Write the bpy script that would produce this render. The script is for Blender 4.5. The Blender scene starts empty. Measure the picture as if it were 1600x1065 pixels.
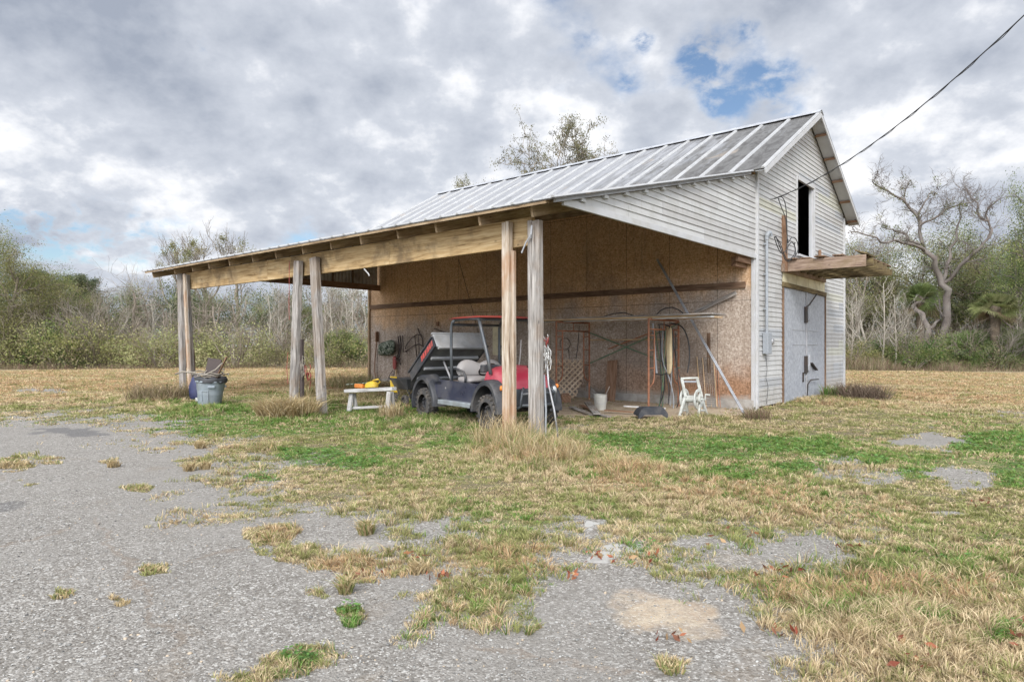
import bpy, bmesh, math, random
import numpy as np
from mathutils import Vector, Matrix, noise as mnoise
R = math.radians
random.seed(7)
rng = np.random.default_rng(11)
SC = bpy.context.scene
COL = SC.collection

# ------------------------------------------------------------------ camera
CAM_H = 1.45
F = 1031.0                     # focal length in photo pixels (1600 wide)
HOR = 540.0                    # horizon row in the photo
cam_d = bpy.data.cameras.new('camera')
cam_d.sensor_width = 36.0
cam_d.lens = F / 1600 * 36.0
cam_d.shift_y = 7.5 / 1600
cam_d.clip_start = 0.05
cam_d.clip_end = 3000
cam = bpy.data.objects.new('camera', cam_d)
cam.location = (0, 0, CAM_H)
cam.rotation_euler = (R(90), 0, 0)
COL.objects.link(cam)
SC.camera = cam

# ------------------------------------------------------------------ world
SUN_EL, SUN_AZ = 35.0, 190.0      # azimuth clockwise from +Y: behind the camera, a little to the right
sun_dir = Vector((math.sin(R(SUN_AZ)) * math.cos(R(SUN_EL)), math.cos(R(SUN_AZ)) * math.cos(R(SUN_EL)), math.sin(R(SUN_EL))))
W = bpy.data.worlds.new('World')
SC.world = W
W.use_nodes = True
nt = W.node_tree
nt.nodes.clear()
def wn(t, **k):
    n = nt.nodes.new(t)
    for a, b in k.items(): setattr(n, a, b)
    return n
def wl(a, b): nt.links.new(a, b)
def wmath(op, a, b=None, c=None, clamp=False):
    n = wn('ShaderNodeMath', operation=op, use_clamp=clamp)
    for i, v in enumerate((a, b, c)):
        if v is None: continue
        if isinstance(v, (int, float)): n.inputs[i].default_value = v
        else: wl(v, n.inputs[i])
    return n.outputs[0]
sky = wn('ShaderNodeTexSky', sky_type='NISHITA')
sky.sun_disc = False
sky.sun_elevation = R(SUN_EL)
sky.sun_rotation = R(SUN_AZ)
sky.air_density = 1.0; sky.dust_density = 0.6; sky.ozone_density = 2.0
tc = wn('ShaderNodeTexCoord')
nrm = wn('ShaderNodeVectorMath', operation='NORMALIZE'); wl(tc.outputs['Generated'], nrm.inputs[0])
sep = wn('ShaderNodeSeparateXYZ'); wl(nrm.outputs[0], sep.inputs[0])
zc = wmath('ADD', wmath('MAXIMUM', sep.outputs[2], 0.0), 0.50)
u = wmath('DIVIDE', sep.outputs[0], zc); v = wmath('DIVIDE', sep.outputs[1], zc)
comb = wn('ShaderNodeCombineXYZ'); wl(u, comb.inputs[0]); wl(v, comb.inputs[1])
comb.inputs[2].default_value = 3.7
def wnoise(vec, scale, detail, rough, dist=0.0, off=(0, 0, 0)):
    m = wn('ShaderNodeMapping'); wl(vec, m.inputs[0]); m.inputs['Location'].default_value = off
    n = wn('ShaderNodeTexNoise'); wl(m.outputs[0], n.inputs['Vector'])
    n.inputs['Scale'].default_value = scale; n.inputs['Detail'].default_value = detail
    n.inputs['Roughness'].default_value = rough; n.inputs['Distortion'].default_value = dist
    return n.outputs[0]
nbig = wnoise(comb.outputs[0], 0.55, 3, 0.5, 0.2, (4.0, 1.0, 0))
nmid = wnoise(comb.outputs[0], 3.4, 9, 0.56, 0.1, (1.5, 7.0, 0))
nfine = wnoise(comb.outputs[0], 10.0, 7, 0.55, 0.0, (11, 3, 2))
wisp = wnoise(comb.outputs[0], 17.0, 9, 0.62, 0.2, (5, 8, 1))
def sdir(px, py):
    d = Vector(((px - 800) / F, 1.0, (HOR - py) / F)); return d.normalized()
dens = wmath('ADD', wmath('MULTIPLY', nmid, 0.80), wmath('MULTIPLY', nbig, 0.25))
dens = wmath('ADD', dens, wmath('ADD', wmath('MULTIPLY', nfine, 0.25), wmath('MULTIPLY', wmath('SUBTRACT', wisp, 0.3), 0.22)))       # about 0.66 on average
# clear gaps of the cloud deck, each a direction in the sky
GAPS = ((1005, 62, 0.018, 0.3), (1170, 40, 0.02, 0.24), (1240, 190, .02, .2), (980, 130, .02, .2), (1420, 150, .03, .12), (300, 60, .03, .14), (1095, 92, 0.040, 0.34), (1205, 128, 0.042, 0.28), (1125, 163, 0.03, 0.24), (930, 65, 0.05, 0.16), (350, 100, 0.05, 0.14), (1290, 108, 0.03, .12),
        (100, 354, 0.06, 0.22), (10, 345, 0.05, 0.2), (250, 372, 0.07, 0.20), (150, 405, 0.06, 0.08), (560, 370, 0.07, 0.16), (470, 362, 0.04, 0.12), (640, 8, .03, .2), (870, 190, .04, .15))
for gx, gy, gr, gw in GAPS:
    d = sdir(gx, gy)
    dp = wn('ShaderNodeVectorMath', operation='DOT_PRODUCT'); wl(nrm.outputs[0], dp.inputs[0]); dp.inputs[1].default_value = d
    # 1 - dot ~ angle^2 / 2
    a = wmath('DIVIDE', wmath('SUBTRACT', 1.0, dp.outputs['Value']), gr * gr / 2)
    g = wmath('POWER', 2.718, wmath('MULTIPLY', a, -1.0))
    g = wmath('MULTIPLY', g, wmath('MAXIMUM', wmath('MULTIPLY_ADD', wisp, 5.5, -1.9), -0.3))
    dens = wmath('SUBTRACT', dens, wmath('MULTIPLY', g, gw * .7))
cover = wn('ShaderNodeMapRange', interpolation_type='SMOOTHSTEP'); wl(dens, cover.inputs[0])
cover.inputs[1].default_value = 0.36; cover.inputs[2].default_value = 0.56
# cloud brightness: thick bellies grey, thin edges white
belly = wnoise(comb.outputs[0], 4.2, 8, 0.52, 0.1, (9.5, 2.2, 5))
bel2 = wnoise(comb.outputs[0], 1.5, 4, 0.5, 0.1, (2.5, 12.2, 5))
bel3 = wnoise(comb.outputs[0], 11.0, 8, 0.6, 0.0, (3, 6, 9))
shade = wmath('ADD', wmath('ADD', wmath('MULTIPLY', belly, 0.52), wmath('MULTIPLY', bel2, 0.24)), wmath('MULTIPLY', bel3, .24))
shade = wmath('ADD', shade, wmath('MULTIPLY', wmath('SUBTRACT', 0.62, dens), 0.35))
cr = wn('ShaderNodeValToRGB'); wl(shade, cr.inputs[0])
els = cr.color_ramp.elements
els[0].position = 0.35; els[0].color = (0.295, 0.33, 0.40, 1)
els[1].position = 0.60; els[1].color = (0.90, 0.90, 0.91, 1)
e = els.new(0.50); e.color = (0.51, 0.54, 0.60, 1)
# cloud glow round the unseen sun, added to light faces turned to the camera
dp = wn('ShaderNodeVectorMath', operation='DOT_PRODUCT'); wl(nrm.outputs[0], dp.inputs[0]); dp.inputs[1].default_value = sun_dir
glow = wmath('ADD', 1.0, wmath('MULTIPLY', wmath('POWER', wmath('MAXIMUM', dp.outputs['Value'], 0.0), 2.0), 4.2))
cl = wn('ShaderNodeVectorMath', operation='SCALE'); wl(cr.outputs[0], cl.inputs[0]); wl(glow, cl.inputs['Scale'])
SKY_STR = 0.05
skb = wn('ShaderNodeBackground'); wl(sky.outputs[0], skb.inputs[0]); skb.inputs[1].default_value = SKY_STR
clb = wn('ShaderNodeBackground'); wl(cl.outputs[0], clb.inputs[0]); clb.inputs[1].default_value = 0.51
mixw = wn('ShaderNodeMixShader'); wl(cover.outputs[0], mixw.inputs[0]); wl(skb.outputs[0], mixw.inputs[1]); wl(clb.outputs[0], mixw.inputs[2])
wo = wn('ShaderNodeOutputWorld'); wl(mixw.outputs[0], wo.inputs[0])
W.cycles.sampling_method = 'MANUAL'; W.cycles.sample_map_resolution = 512

sd = bpy.data.lights.new('sun', 'SUN')
sd.energy = 1.0; sd.angle = R(16); sd.color = (1.0, 0.955, 0.89)
so = bpy.data.objects.new('sun', sd)
so.rotation_euler = (-sun_dir).to_track_quat('-Z', 'Y').to_euler()
COL.objects.link(so)
SC.view_settings.view_transform = 'Standard'
SC.view_settings.look = 'None'
SC.view_settings.gamma = 1.0
SC.view_settings.exposure = 1.38
SC.cycles.use_denoising = True
SC.cycles.max_bounces = 9
SC.cycles.diffuse_bounces = 7
SC.cycles.transparent_max_bounces = 6

# ------------------------------------------------------------------ mesh helpers
def wm(o):
    m = Matrix.Identity(4)
    if o.parent: m = wm(o.parent) @ o.matrix_parent_inverse
    return m @ o.matrix_basis
class MB:
    """collects polygons with uv in metres along the longest side"""
    def __init__(s): s.v = []; s.f = []; s.uv = []; s.col = []
    def poly(s, pts, uvs=None):
        b = len(s.v); s.v += [tuple(p) for p in pts]
        s.f.append(tuple(range(b, b + len(pts))))
        if uvs is None:
            a = Vector(pts[1]) - Vector(pts[0]); a = a.normalized() if a.length > 0 else Vector((1, 0, 0))
            n = a.cross(Vector(pts[-1]) - Vector(pts[0])); w = n.cross(a)
            w = w.normalized() if w.length > 0 else Vector((0, 0, 1))
            uvs = [((Vector(p) - Vector(pts[0])).dot(a), (Vector(p) - Vector(pts[0])).dot(w)) for p in pts]
        s.uv += list(uvs)
    def box(s, c, size, M=None):
        """box centred at c; M a rotation about c"""
        sx, sy, sz = [k / 2 for k in size]
        o = (random.random() * 40, random.random() * 40)
        L = max(range(3), key=lambda k: size[k])
        C = Vector(c); M = M or Matrix.Identity(3)
        P = [Vector((x * sx, y * sy, z * sz)) for x in (-1, 1) for y in (-1, 1) for z in (-1, 1)]
        b = len(s.v); s.v += [tuple(C + M @ p) for p in P]
        for q in ((0, 1, 3, 2), (4, 6, 7, 5), (0, 4, 5, 1), (2, 3, 7, 6), (0, 2, 6, 4), (1, 5, 7, 3)):
            s.f.append(tuple(b + k for k in q))
            for k in q:
                p = P[k]; oth = [j for j in range(3) if j != L]
                s.uv.append((o[0] + p[L], o[1] + p[oth[0]] + p[oth[1]]))
    def bar(s, p0, p1, w, h, up=(0, 0, 1)):
        """square timber from p0 to p1, w across, h along up"""
        a = Vector(p0); b_ = Vector(p1); d = b_ - a; L = d.length; x = d.normalized()
        y = Vector(up).cross(x)
        if y.length < 1e-4: y = Vector((0, 1, 0)).cross(x)
        if y.length < 1e-4: y = Vector((1, 0, 0)).cross(x)
        y.normalize(); z = x.cross(y)
        M = Matrix((x, y, z)).transposed()
        s.box((a + b_) / 2, (L, w, h), M)
    def tube(s, pts, r, n=6, closed=False, cap=True):
        pts = [Vector(p) for p in pts]; N = len(pts)
        rs = r if isinstance(r, (list, tuple)) else [r] * N
        b = len(s.v); up = None; L = 0
        for i, p in enumerate(pts):
            if closed: d = pts[(i + 1) % N] - pts[i - 1]
            else: d = pts[min(i + 1, N - 1)] - pts[max(i - 1, 0)]
            d = d.normalized() if d.length > 1e-9 else Vector((0, 0, 1))
            if up is None:
                up = Vector((0, 0, 1)) if abs(d.z) < 0.9 else Vector((1, 0, 0))
            x = up - d * up.dot(d)
            if x.length < 1e-4: x = d.orthogonal()
            x.normalize(); up = x; y = d.cross(x)
            for k in range(n):
                a = 2 * math.pi * k / n
                s.v.append(tuple(p + (x * math.cos(a) + y * math.sin(a)) * rs[i]))
        m = N if closed else N - 1
        for i in range(m):
            L1 = L + (pts[(i + 1) % N] - pts[i]).length
            for k in range(n):
                k2 = (k + 1) % n; i2 = (i + 1) % N
                s.f.append((b + i * n + k, b + i * n + k2, b + i2 * n + k2, b + i2 * n + k))
                c0 = k * 2 * math.pi * rs[i] / n; c1 = (k + 1) * 2 * math.pi * rs[i] / n
                s.uv += [(L, c0), (L, c1), (L1, c1), (L1, c0)]
            L = L1
        if cap and not closed:
            s.f.append(tuple(b + k for k in range(n))[::-1]); s.uv += [(0, 0)] * n
            s.f.append(tuple(b + (N - 1) * n + k for k in range(n))); s.uv += [(0, 0)] * n
    def lathe(s, prof, n=24, M=None, cap=True):
        """profile of (r, z) turned about z, then moved by 4x4 M"""
        M = M or Matrix.Identity(4); b = len(s.v); N = len(prof)
        for r, z in prof:
            for k in range(n):
                a = 2 * math.pi * k / n
                s.v.append(tuple(M @ Vector((r * math.cos(a), r * math.sin(a), z))))
        for i in range(N - 1):
            for k in range(n):
                k2 = (k + 1) % n
                s.f.append((b + i * n + k, b + i * n + k2, b + (i + 1) * n + k2, b + (i + 1) * n + k))
                s.uv += [(k / n, prof[i][1]), ((k + 1) / n, prof[i][1]), ((k + 1) / n, prof[i + 1][1]), (k / n, prof[i + 1][1])]
        if cap:
            if prof[0][0] > 1e-5: s.f.append(tuple(b + k for k in range(n))[::-1]); s.uv += [(0, 0)] * n
            if prof[-1][0] > 1e-5: s.f.append(tuple(b + (N - 1) * n + k for k in range(n))); s.uv += [(0, 0)] * n
    def prism(s, poly, thick, O, U, V):
        """polygon in plane (U, V) at O pushed by thick along U x V"""
        O, U, V = Vector(O), Vector(U).normalized(), Vector(V).normalized(); Nn = U.cross(V).normalized()
        a = [O + U * p[0] + V * p[1] for p in poly]; c = [p + Nn * thick for p in a]
        s.poly(a[::-1], [(p[0], p[1]) for p in poly][::-1]); s.poly(c, [(p[0], p[1]) for p in poly])
        n = len(poly); L = 0
        for i in range(n):
            j = (i + 1) % n; s.poly([a[i], a[j], c[j], c[i]])
    def loft(s, rings, cap=True):
        """rings: equal length closed loops of points"""
        b = len(s.v); n = len(rings[0])
        for r_ in rings: s.v += [tuple(p) for p in r_]
        for i in range(len(rings) - 1):
            for k in range(n):
                k2 = (k + 1) % n
                s.f.append((b + i * n + k, b + i * n + k2, b + (i + 1) * n + k2, b + (i + 1) * n + k)); s.uv += [(0, 0), (0, .1), (.1, .1), (.1, 0)]
        if cap:
            s.f.append(tuple(b + k for k in range(n))[::-1]); s.uv += [(0, 0)] * n
            s.f.append(tuple(b + (len(rings) - 1) * n + k for k in range(n))); s.uv += [(0, 0)] * n
    def build(s, name, mat, parent=None, smooth=False, bevel=0, loc=False, sub=0, fixn=True, auto=None, org=True):
        """loc: vertices are already in the parent's own frame; otherwise in world space"""
        me = bpy.data.meshes.new(name); me.from_pydata(s.v, [], s.f); me.materials.append(mat)
        l = me.uv_layers.new(name='UVMap'); l.data.foreach_set('uv', np.array(s.uv, 'f').ravel())
        if fixn:
            bm = bmesh.new(); bm.from_mesh(me); bmesh.ops.recalc_face_normals(bm, faces=bm.faces); bm.to_mesh(me); bm.free()
        o = bpy.data.objects.new(name, me); COL.objects.link(o)
        if parent:
            o.parent = parent
            if not loc: o.matrix_parent_inverse = wm(parent).inverted()
        elif org:
            co = np.array(s.v); c = Vector((float(co[:, 0].min() + co[:, 0].max()) / 2, float(co[:, 1].min() + co[:, 1].max()) / 2, float(co[:, 2].min())))
            me.transform(Matrix.Translation(-c)); o.location = c
        if smooth:
            me.polygons.foreach_set('use_smooth', [True] * len(me.polygons))
            if auto:
                m = o.modifiers.new('edges', 'EDGE_SPLIT'); m.split_angle = R(auto)
        if bevel:
            m = o.modifiers.new('bevel', 'BEVEL'); m.width = bevel; m.segments = 2; m.limit_method = 'ANGLE'; m.angle_limit = R(40); m.harden_normals = False
        if sub:
            m = o.modifiers.new('sub', 'SUBSURF'); m.levels = sub; m.render_levels = sub
        return o
def tag(o, label=None, cat=None, group=None, kind=None):
    if label: o['label'] = label
    if cat: o['category'] = cat
    if group: o['group'] = group
    if kind: o['kind'] = kind
    return o
def empty(name, loc=(0, 0, 0), rz=0, label=None, cat=None, group=None):
    o = bpy.data.objects.new(name, None); COL.objects.link(o); o.location = loc; o.rotation_euler = (0, 0, rz)
    o.empty_display_size = 0.2
    return tag(o, label, cat, group)
def children(o): return [c for c in bpy.data.objects if c.parent == o]
def copy_tree(o, kids):
    c = o.copy(); COL.objects.link(c)
    for k in kids:
        d = k.copy(); COL.objects.link(d); d.parent = c; d.matrix_parent_inverse = k.matrix_parent_inverse.copy()
    return c

# ------------------------------------------------------------------ barn frame: x = s (into the gable wall), y = t (along the shed), z up
C0 = Vector((5.51, 14.95, 0)); D2 = Vector((.6455, .7637, 0)); D1 = Vector((-.7637, .6456, 0))
BANG = math.atan2(.7637, .6455)
def bl(s, t, z=0): return C0 + D2 * s + D1 * t + Vector((0, 0, z))
def st(x, y):
    dx, dy = x - C0.x, y - C0.y
    return dx * D2.x + dy * D2.y, dx * D1.x + dy * D1.y
def smooth01(x): 
    x = np.clip(x, 0, 1); return x * x * (3 - 2 * x)
def ghn(x, y):
    """terrain height for arrays"""
    dx, dy = x - C0.x, y - C0.y
    s_ = dx * D2.x + dy * D2.y; t_ = dx * D1.x + dy * D1.y
    g = 0.19 * smooth01(np.clip(t_ + 1.0, 0, 16) / 16.0) * smooth01((s_ + 16) / 8.0)
    far = smooth01((np.hypot(x, y) - 22) / 25.0)
    return g * (1 - 0.4 * far)
def gh(x, y): return float(ghn(np.array([x]), np.array([y]))[0])
def pg(px, py):
    """ground point seen at a photo pixel"""
    g = 0.0
    for _ in range(8):
        Y = (CAM_H - g) * F / (py - HOR); X = (px - 800) / F * Y; g = gh(X, Y)
    return Vector((X, Y, g))
def at(px, py, Y): return Vector(((px - 800) / F * Y, Y, CAM_H + (HOR - py) / F * Y))
def to_px(x, y, z): return 800 + F * x / y, HOR - F * (z - CAM_H) / y

# vectorised value noise
_perm = rng.random((256, 256))
def vnoise(x, y):
    xi = np.floor(x).astype(int); yi = np.floor(y).astype(int); fx = x - xi; fy = y - yi
    fx = fx * fx * (3 - 2 * fx); fy = fy * fy * (3 - 2 * fy)
    g = lambda a, b: _perm[a & 255, b & 255]
    return (g(xi, yi) * (1 - fx) + g(xi + 1, yi) * fx) * (1 - fy) + (g(xi, yi + 1) * (1 - fx) + g(xi + 1, yi + 1) * fx) * fy
def fbm(x, y, o=4):
    a, s_, t = 0.5, 0, 0
    for i in range(o):
        s_ = s_ + a * vnoise(x * 2 ** i + 17.3 * i, y * 2 ** i + 5.1 * i); t += a; a *= .55
    return s_ / t

# ------------------------------------------------------------------ material helpers
class NT:
    def __init__(s, name):
        s.m = bpy.data.materials.new(name); s.m.use_nodes = True; s.t = s.m.node_tree
        s.b = s.t.nodes['Principled BSDF']; s.out = s.t.nodes['Material Output']
    def n(s, t, **k):
        x = s.t.nodes.new(t)
        for a, b in k.items(): setattr(x, a, b)
        return x
    def l(s, a, b): s.t.links.new(a, b)
    def coord(s, kind='Object', scale=(1, 1, 1), loc=(0, 0, 0), rot=(0, 0, 0)):
        c = s.n('ShaderNodeTexCoord'); m = s.n('ShaderNodeMapping'); s.l(c.outputs[kind], m.inputs[0])
        m.inputs['Scale'].default_value = scale; m.inputs['Location'].default_value = loc; m.inputs['Rotation'].default_value = rot
        return m.outputs[0]
    def noise(s, vec, scale=5, detail=5, rough=.55, dist=0):
        x = s.n('ShaderNodeTexNoise'); s.l(vec, x.inputs['Vector'])
        x.inputs['Scale'].default_value = scale; x.inputs['Detail'].default_value = detail; x.inputs['Roughness'].default_value = rough; x.inputs['Distortion'].default_value = dist
        return x.outputs[0]
    def ramp(s, fac, stops, interp='LINEAR'):
        x = s.n('ShaderNodeValToRGB'); s.l(fac, x.inputs[0]); e = x.color_ramp.elements; x.color_ramp.interpolation = interp
        while len(e) < len(stops): e.new(0.5)
        for q, (p, c) in zip(e, stops): q.position = p; q.color = (*c, 1) if len(c) == 3 else c
        return x.outputs[0]
    def mix(s, fac, a, b, mode='MIX'):
        x = s.n('ShaderNodeMix', data_type='RGBA', blend_type=mode)
        for i, v in ((0, fac), (6, a), (7, b)):
            if isinstance(v, (int, float)): x.inputs[i].default_value = v
            elif isinstance(v, tuple): x.inputs[i].default_value = (*v, 1) if len(v) == 3 else v
            else: s.l(v, x.inputs[i])
        return x.outputs[2]
    def math(s, op, a, b=None, c=None, clamp=False):
        x = s.n('ShaderNodeMath', operation=op, use_clamp=clamp)
        for i, v in enumerate((a, b, c)):
            if v is None: continue
            if isinstance(v, (int, float)): x.inputs[i].default_value = v
            else: s.l(v, x.inputs[i])
        return x.outputs[0]
    def rng(s, v, a, b, c=0, d=1, smooth=False):
        x = s.n('ShaderNodeMapRange'); 
        if smooth: x.interpolation_type = 'SMOOTHSTEP'
        s.l(v, x.inputs[0]); x.inputs[1].default_value = a; x.inputs[2].default_value = b; x.inputs[3].default_value = c; x.inputs[4].default_value = d
        return x.outputs[0]
    def bump(s, h, strength=.3, dist=.01, prev=None):
        x = s.n('ShaderNodeBump'); s.l(h, x.inputs['Height']); x.inputs['Strength'].default_value = strength; x.inputs['Distance'].default_value = dist
        if prev is not None: s.l(prev, x.inputs['Normal'])
        return x.outputs[0]
    def done(s, col=None, rough=.6, bump=None, metal=0, spec=None):
        if col is not None:
            if isinstance(col, tuple): s.b.inputs['Base Color'].default_value = (*col, 1)
            else: s.l(col, s.b.inputs['Base Color'])
        if isinstance(rough, (int, float)): s.b.inputs['Roughness'].default_value = rough
        else: s.l(rough, s.b.inputs['Roughness'])
        if isinstance(metal, (int, float)): s.b.inputs['Metallic'].default_value = metal
        else: s.l(metal, s.b.inputs['Metallic'])
        if bump is not None: s.l(bump, s.b.inputs['Normal'])
        if spec is not None: s.b.inputs['Specular IOR Level'].default_value = spec
        return s.m

def wood_mat(name, c_dark, c_mid, c_light, stain=None, stain_amt=.4, gscale=1.0):
    k = NT(name)
    uv = k.coord('UV', (2.2 * gscale, 38 * gscale, 1))
    g = k.noise(uv, 1.0, 8, .62, .6)
    uv2 = k.coord('UV', (1.3, 7, 1)); b = k.noise(uv2, 1.0, 5, .6, .5)
    f = k.math('ADD', k.math('MULTIPLY', g, .65), k.math('MULTIPLY', b, .4))
    c = k.ramp(f, [(.36, c_dark), (.50, c_mid), (.64, c_light)])
    if stain:
        sn = k.noise(k.coord('Object', (1, 1, 1)), 1.7, 4, .6, .4)
        c = k.mix(k.rng(sn, .48, .62, 0, stain_amt), c, stain)
    cr = k.noise(k.coord('UV', (1.0, 60, 1)), 1.0, 3, .5, .2)
    crk = k.rng(cr, .66, .72, 0, .75)
    c = k.mix(crk, c, tuple(x * .25 for x in c_dark))
    kn = k.n('ShaderNodeTexVoronoi'); k.l(k.coord('UV', (1.4, 3.2, 1)), kn.inputs['Vector']); kn.inputs['Scale'].default_value = 1.6
    knot = k.rng(kn.outputs['Distance'], .035, .09, .8, 0)
    c = k.mix(knot, c, tuple(x * .3 for x in c_mid))
    bp = k.bump(k.math('SUBTRACT', f, crk), .6, .006)
    return k.done(c, .85, bp, spec=.25)
def simple_mat(name, col, rough=.6, metal=0, var=.25, scale=6, dirt=None, dirt_amt=.4, bump=.15, dirt_scale=3.0, coat=0):
    k = NT(name)
    v = k.coord('Object')
    n = k.noise(v, scale, 6, .6)
    c = k.mix(k.rng(n, .3, .7), tuple(x * (1 - var) for x in col), tuple(min(1, x * (1 + var)) for x in col))
    if dirt:
        d = k.noise(v, dirt_scale, 7, .65, .4)
        c = k.mix(k.rng(d, .45, .65, 0, dirt_amt), c, dirt)
    r = k.rng(n, .3, .7, max(.05, rough - .1), min(1, rough + .1))
    if coat: k.b.inputs['Coat Weight'].default_value = coat; k.b.inputs['Coat Roughness'].default_value = .25
    return k.done(c, r, k.bump(n, bump, .004), metal)
M = {}
M['wood_grey'] = wood_mat('weathered_grey_wood', (.06, .053, .048), (.235, .215, .195), (.44, .41, .375), (.22, .145, .085), .4)
M['wood_rust'] = wood_mat('stained_post_wood', (.10, .055, .03), (.38, .30, .22), (.56, .50, .42), (.36, .17, .07), .5)
M['wood_beam'] = wood_mat('yellow_pine_beam', (.17, .105, .045), (.43, .295, .145), (.56, .42, .24), (.17, .12, .07), .75, .7)
M['wood_raft'] = wood_mat('rafter_timber', (.11, .07, .04), (.35, .25, .15), (.50, .39, .26), (.18, .12, .075), .5)
M['wood_shelf'] = wood_mat('platform_timber', (.10, .065, .05), (.25, .175, .13), (.38, .29, .22), (.17, .12, .06), .55)
M['wood_moss'] = wood_mat('mossy_timber', (.045, .032, .018), (.135, .10, .05), (.23, .18, .09), (.08, .055, .035), .6)
M['wood_brown'] = wood_mat('brown_board', (.10, .05, .028), (.24, .14, .085), (.34, .22, .15), (.2, .12, .07), .4)
M['wood_white'] = wood_mat('chipped_white_wood', (.35, .34, .32), (.66, .66, .64), (.78, .78, .76), (.30, .28, .25), .5)
M['wood_plywood'] = wood_mat('plywood_edge', (.30, .19, .10), (.48, .34, .2), (.60, .46, .30), (.3, .2, .12), .4)
# ------------------------------------------------------------------ ground layout
def wpoly(pts): return np.array([[*pg(x, y)[:2]] for x, y in pts])
def sdist(P, X, Y):
    """signed distance to polygon P in metres, positive inside"""
    d = np.full(X.shape, 1e9); ins = np.zeros(X.shape, bool); n = len(P)
    for i in range(n):
        ax, ay = P[i]; bx, by = P[(i + 1) % n]; ex, ey = bx - ax, by - ay
        t = np.clip(((X - ax) * ex + (Y - ay) * ey) / (ex * ex + ey * ey + 1e-12), 0, 1)
        d = np.minimum(d, np.hypot(X - ax - t * ex, Y - ay - t * ey))
        c = ((ay > Y) != (by > Y)) & (X < (bx - ax) * (Y - ay) / (by - ay + 1e-12) + ax)
        ins ^= c
    return np.where(ins, d, -d)
PAVE = wpoly([(-2600, 662), (-600, 656), (0, 658), (140, 655), (205, 664), (190, 682), (262, 692), (330, 696), (352, 712), (318, 742), (372, 772), (372, 800), (440, 812), (500, 800), (600, 806), (680, 820),
    (640, 852), (608, 880), (660, 905), (700, 942), (742, 950), (800, 905), (850, 862), (920, 828), (1000, 850), (1060, 872), (1150, 862), (1200, 836), (1300, 852), (1372, 876), (1300, 880),
    (1215, 905), (1120, 905), (1200, 965), (1290, 1030), (1350, 1090), (1420, 1300), (700, 3000), (-2600, 3000)])
ROADR = None
BARE = [(1452, 689, 52, 15, 1.2), (1505, 748, 55, 20, 1.2), (1345, 742, 85, 16, .9), (1485, 804, 38, 10, .9), (1300, 722, 50, 8, .9), (1545, 1, 1, 1, 0), (60, 610, 60, 4, .9), (1580, 648, 50, 5, .9),
        (1240, 860, 70, 20, .6), (760, 690, 30, 6, .4), (935, 822, 20, 8, .9), (1090, 850, 40, 10, .5), (1370, 905, 60, 10, .3), (700, 770, 40, 8, .35), (900, 668, 90, 9, .5)]
TUFT = [(425, 832, 45, 20, 1.3), (530, 882, 60, 14, 1.0), (480, 858, 40, 14, 1.1), (20, 725, 32, 7, 1.1), (215, 763, 24, 6, 1.1), (245, 888, 20, 7, 1.1), (100, 928, 18, 6, 1.0), (190, 942, 14, 5, .9), (178, 724, 12, 5, 1.),
        (550, 966, 22, 10, 1.1), (500, 935, 26, 7, .6), (470, 1040, 60, 12, .8), (400, 1058, 60, 12, .7), (500, 1025, 60, 10, .6), (40, 755, 14, 4, .9), (70, 716, 24, 6, .5), (660, 640, 1, 1, 0), (1040, 900, 20, 6, .4),
        (1050, 1040, 26, 8, .8), (300, 722, 34, 12, .9), (640, 838, 40, 10, .6), (570, 905, 30, 8, .6), (745, 965, 30, 10, .5), (830, 982, 14, 4, .6), (1160, 918, 34, 7, .8), (1450, 1000, 1, 1, 0)]
GREEN = [(520, 660, 380, 26, .6), (950, 692, 300, 20, .5), (1200, 700, 240, 26, .45), (760, 735, 220, 16, .3), (870, 800, 200, 40, .15), (1520, 720, 130, 40, .4), (480, 712, 62, 16, 1.1), (545, 722, 70, 12, 1.0), (590, 700, 60, 12, .7), (410, 745, 40, 8, .7), (300, 672, 80, 7, .8), (420, 640, 150, 14, .55), (620, 668, 120, 16, .6), (705, 690, 50, 12, .7), (1065, 712, 70, 12, 1.1),
         (950, 690, 70, 10, .8), (1150, 700, 90, 14, .8), (1210, 690, 60, 12, .9), (1270, 695, 50, 12, 1.0), (1345, 718, 60, 8, .8), (1260, 735, 50, 10, .9), (1560, 692, 90, 16, 1.1), (1600, 740, 60, 22, .9), (1440, 740, 60, 12, .6), (550, 966, 20, 10, 1.2),
         (1485, 882, 30, 7, 1.2), (740, 820, 110, 30, .35), (480, 1038, 30, 8, 1.0), (1450, 965, 40, 18, .5), (1580, 985, 40, 12, .7), (1150, 740, 60, 8, .6), (640, 640, 60, 6, .6), (820, 668, 30, 8, .7), (1000, 860, 40, 8, .5), (420, 620, 60, 10, .5)]
STRAW = [(1400, 980, 230, 70, 1.0), (1300, 930, 150, 30, .8), (820, 712, 80, 22, 1.1), (980, 740, 70, 16, .7), (800, 880, 120, 30, .6), (560, 900, 120, 30, .7), (430, 830, 60, 20, .6), (1100, 765, 200, 16, .6), (1300, 800, 160, 26, .5), (500, 760, 120, 20, .4), (610, 640, 30, 14, .6), (460, 650, 30, 10, .7), (1240, 770, 1, 1, 0)]
SAND = [(1040, 958, 76, 34, .72), (1080, 985, 50, 18, .55), (985, 935, 44, 20, .5), (560, 862, 100, 20, .3), (1150, 885, 80, 16, .3)]
PALE = [(950, 868, 30, 7, .9), (1005, 862, 30, 7, .9), (960, 858, 18, 5, .8), (932, 822, 14, 4, 1.2), (560, 858, 90, 18, .5), (480, 860, 60, 10, .4), (1040, 870, 30, 6, .5), (690, 990, 1, 1, 0)]
DARK = [(110, 675, 70, 5, .9), (170, 662, 40, 4, .6), (0, 790, 40, 12, .7), (1260, 1062, 1, 1, 0)]
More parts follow.
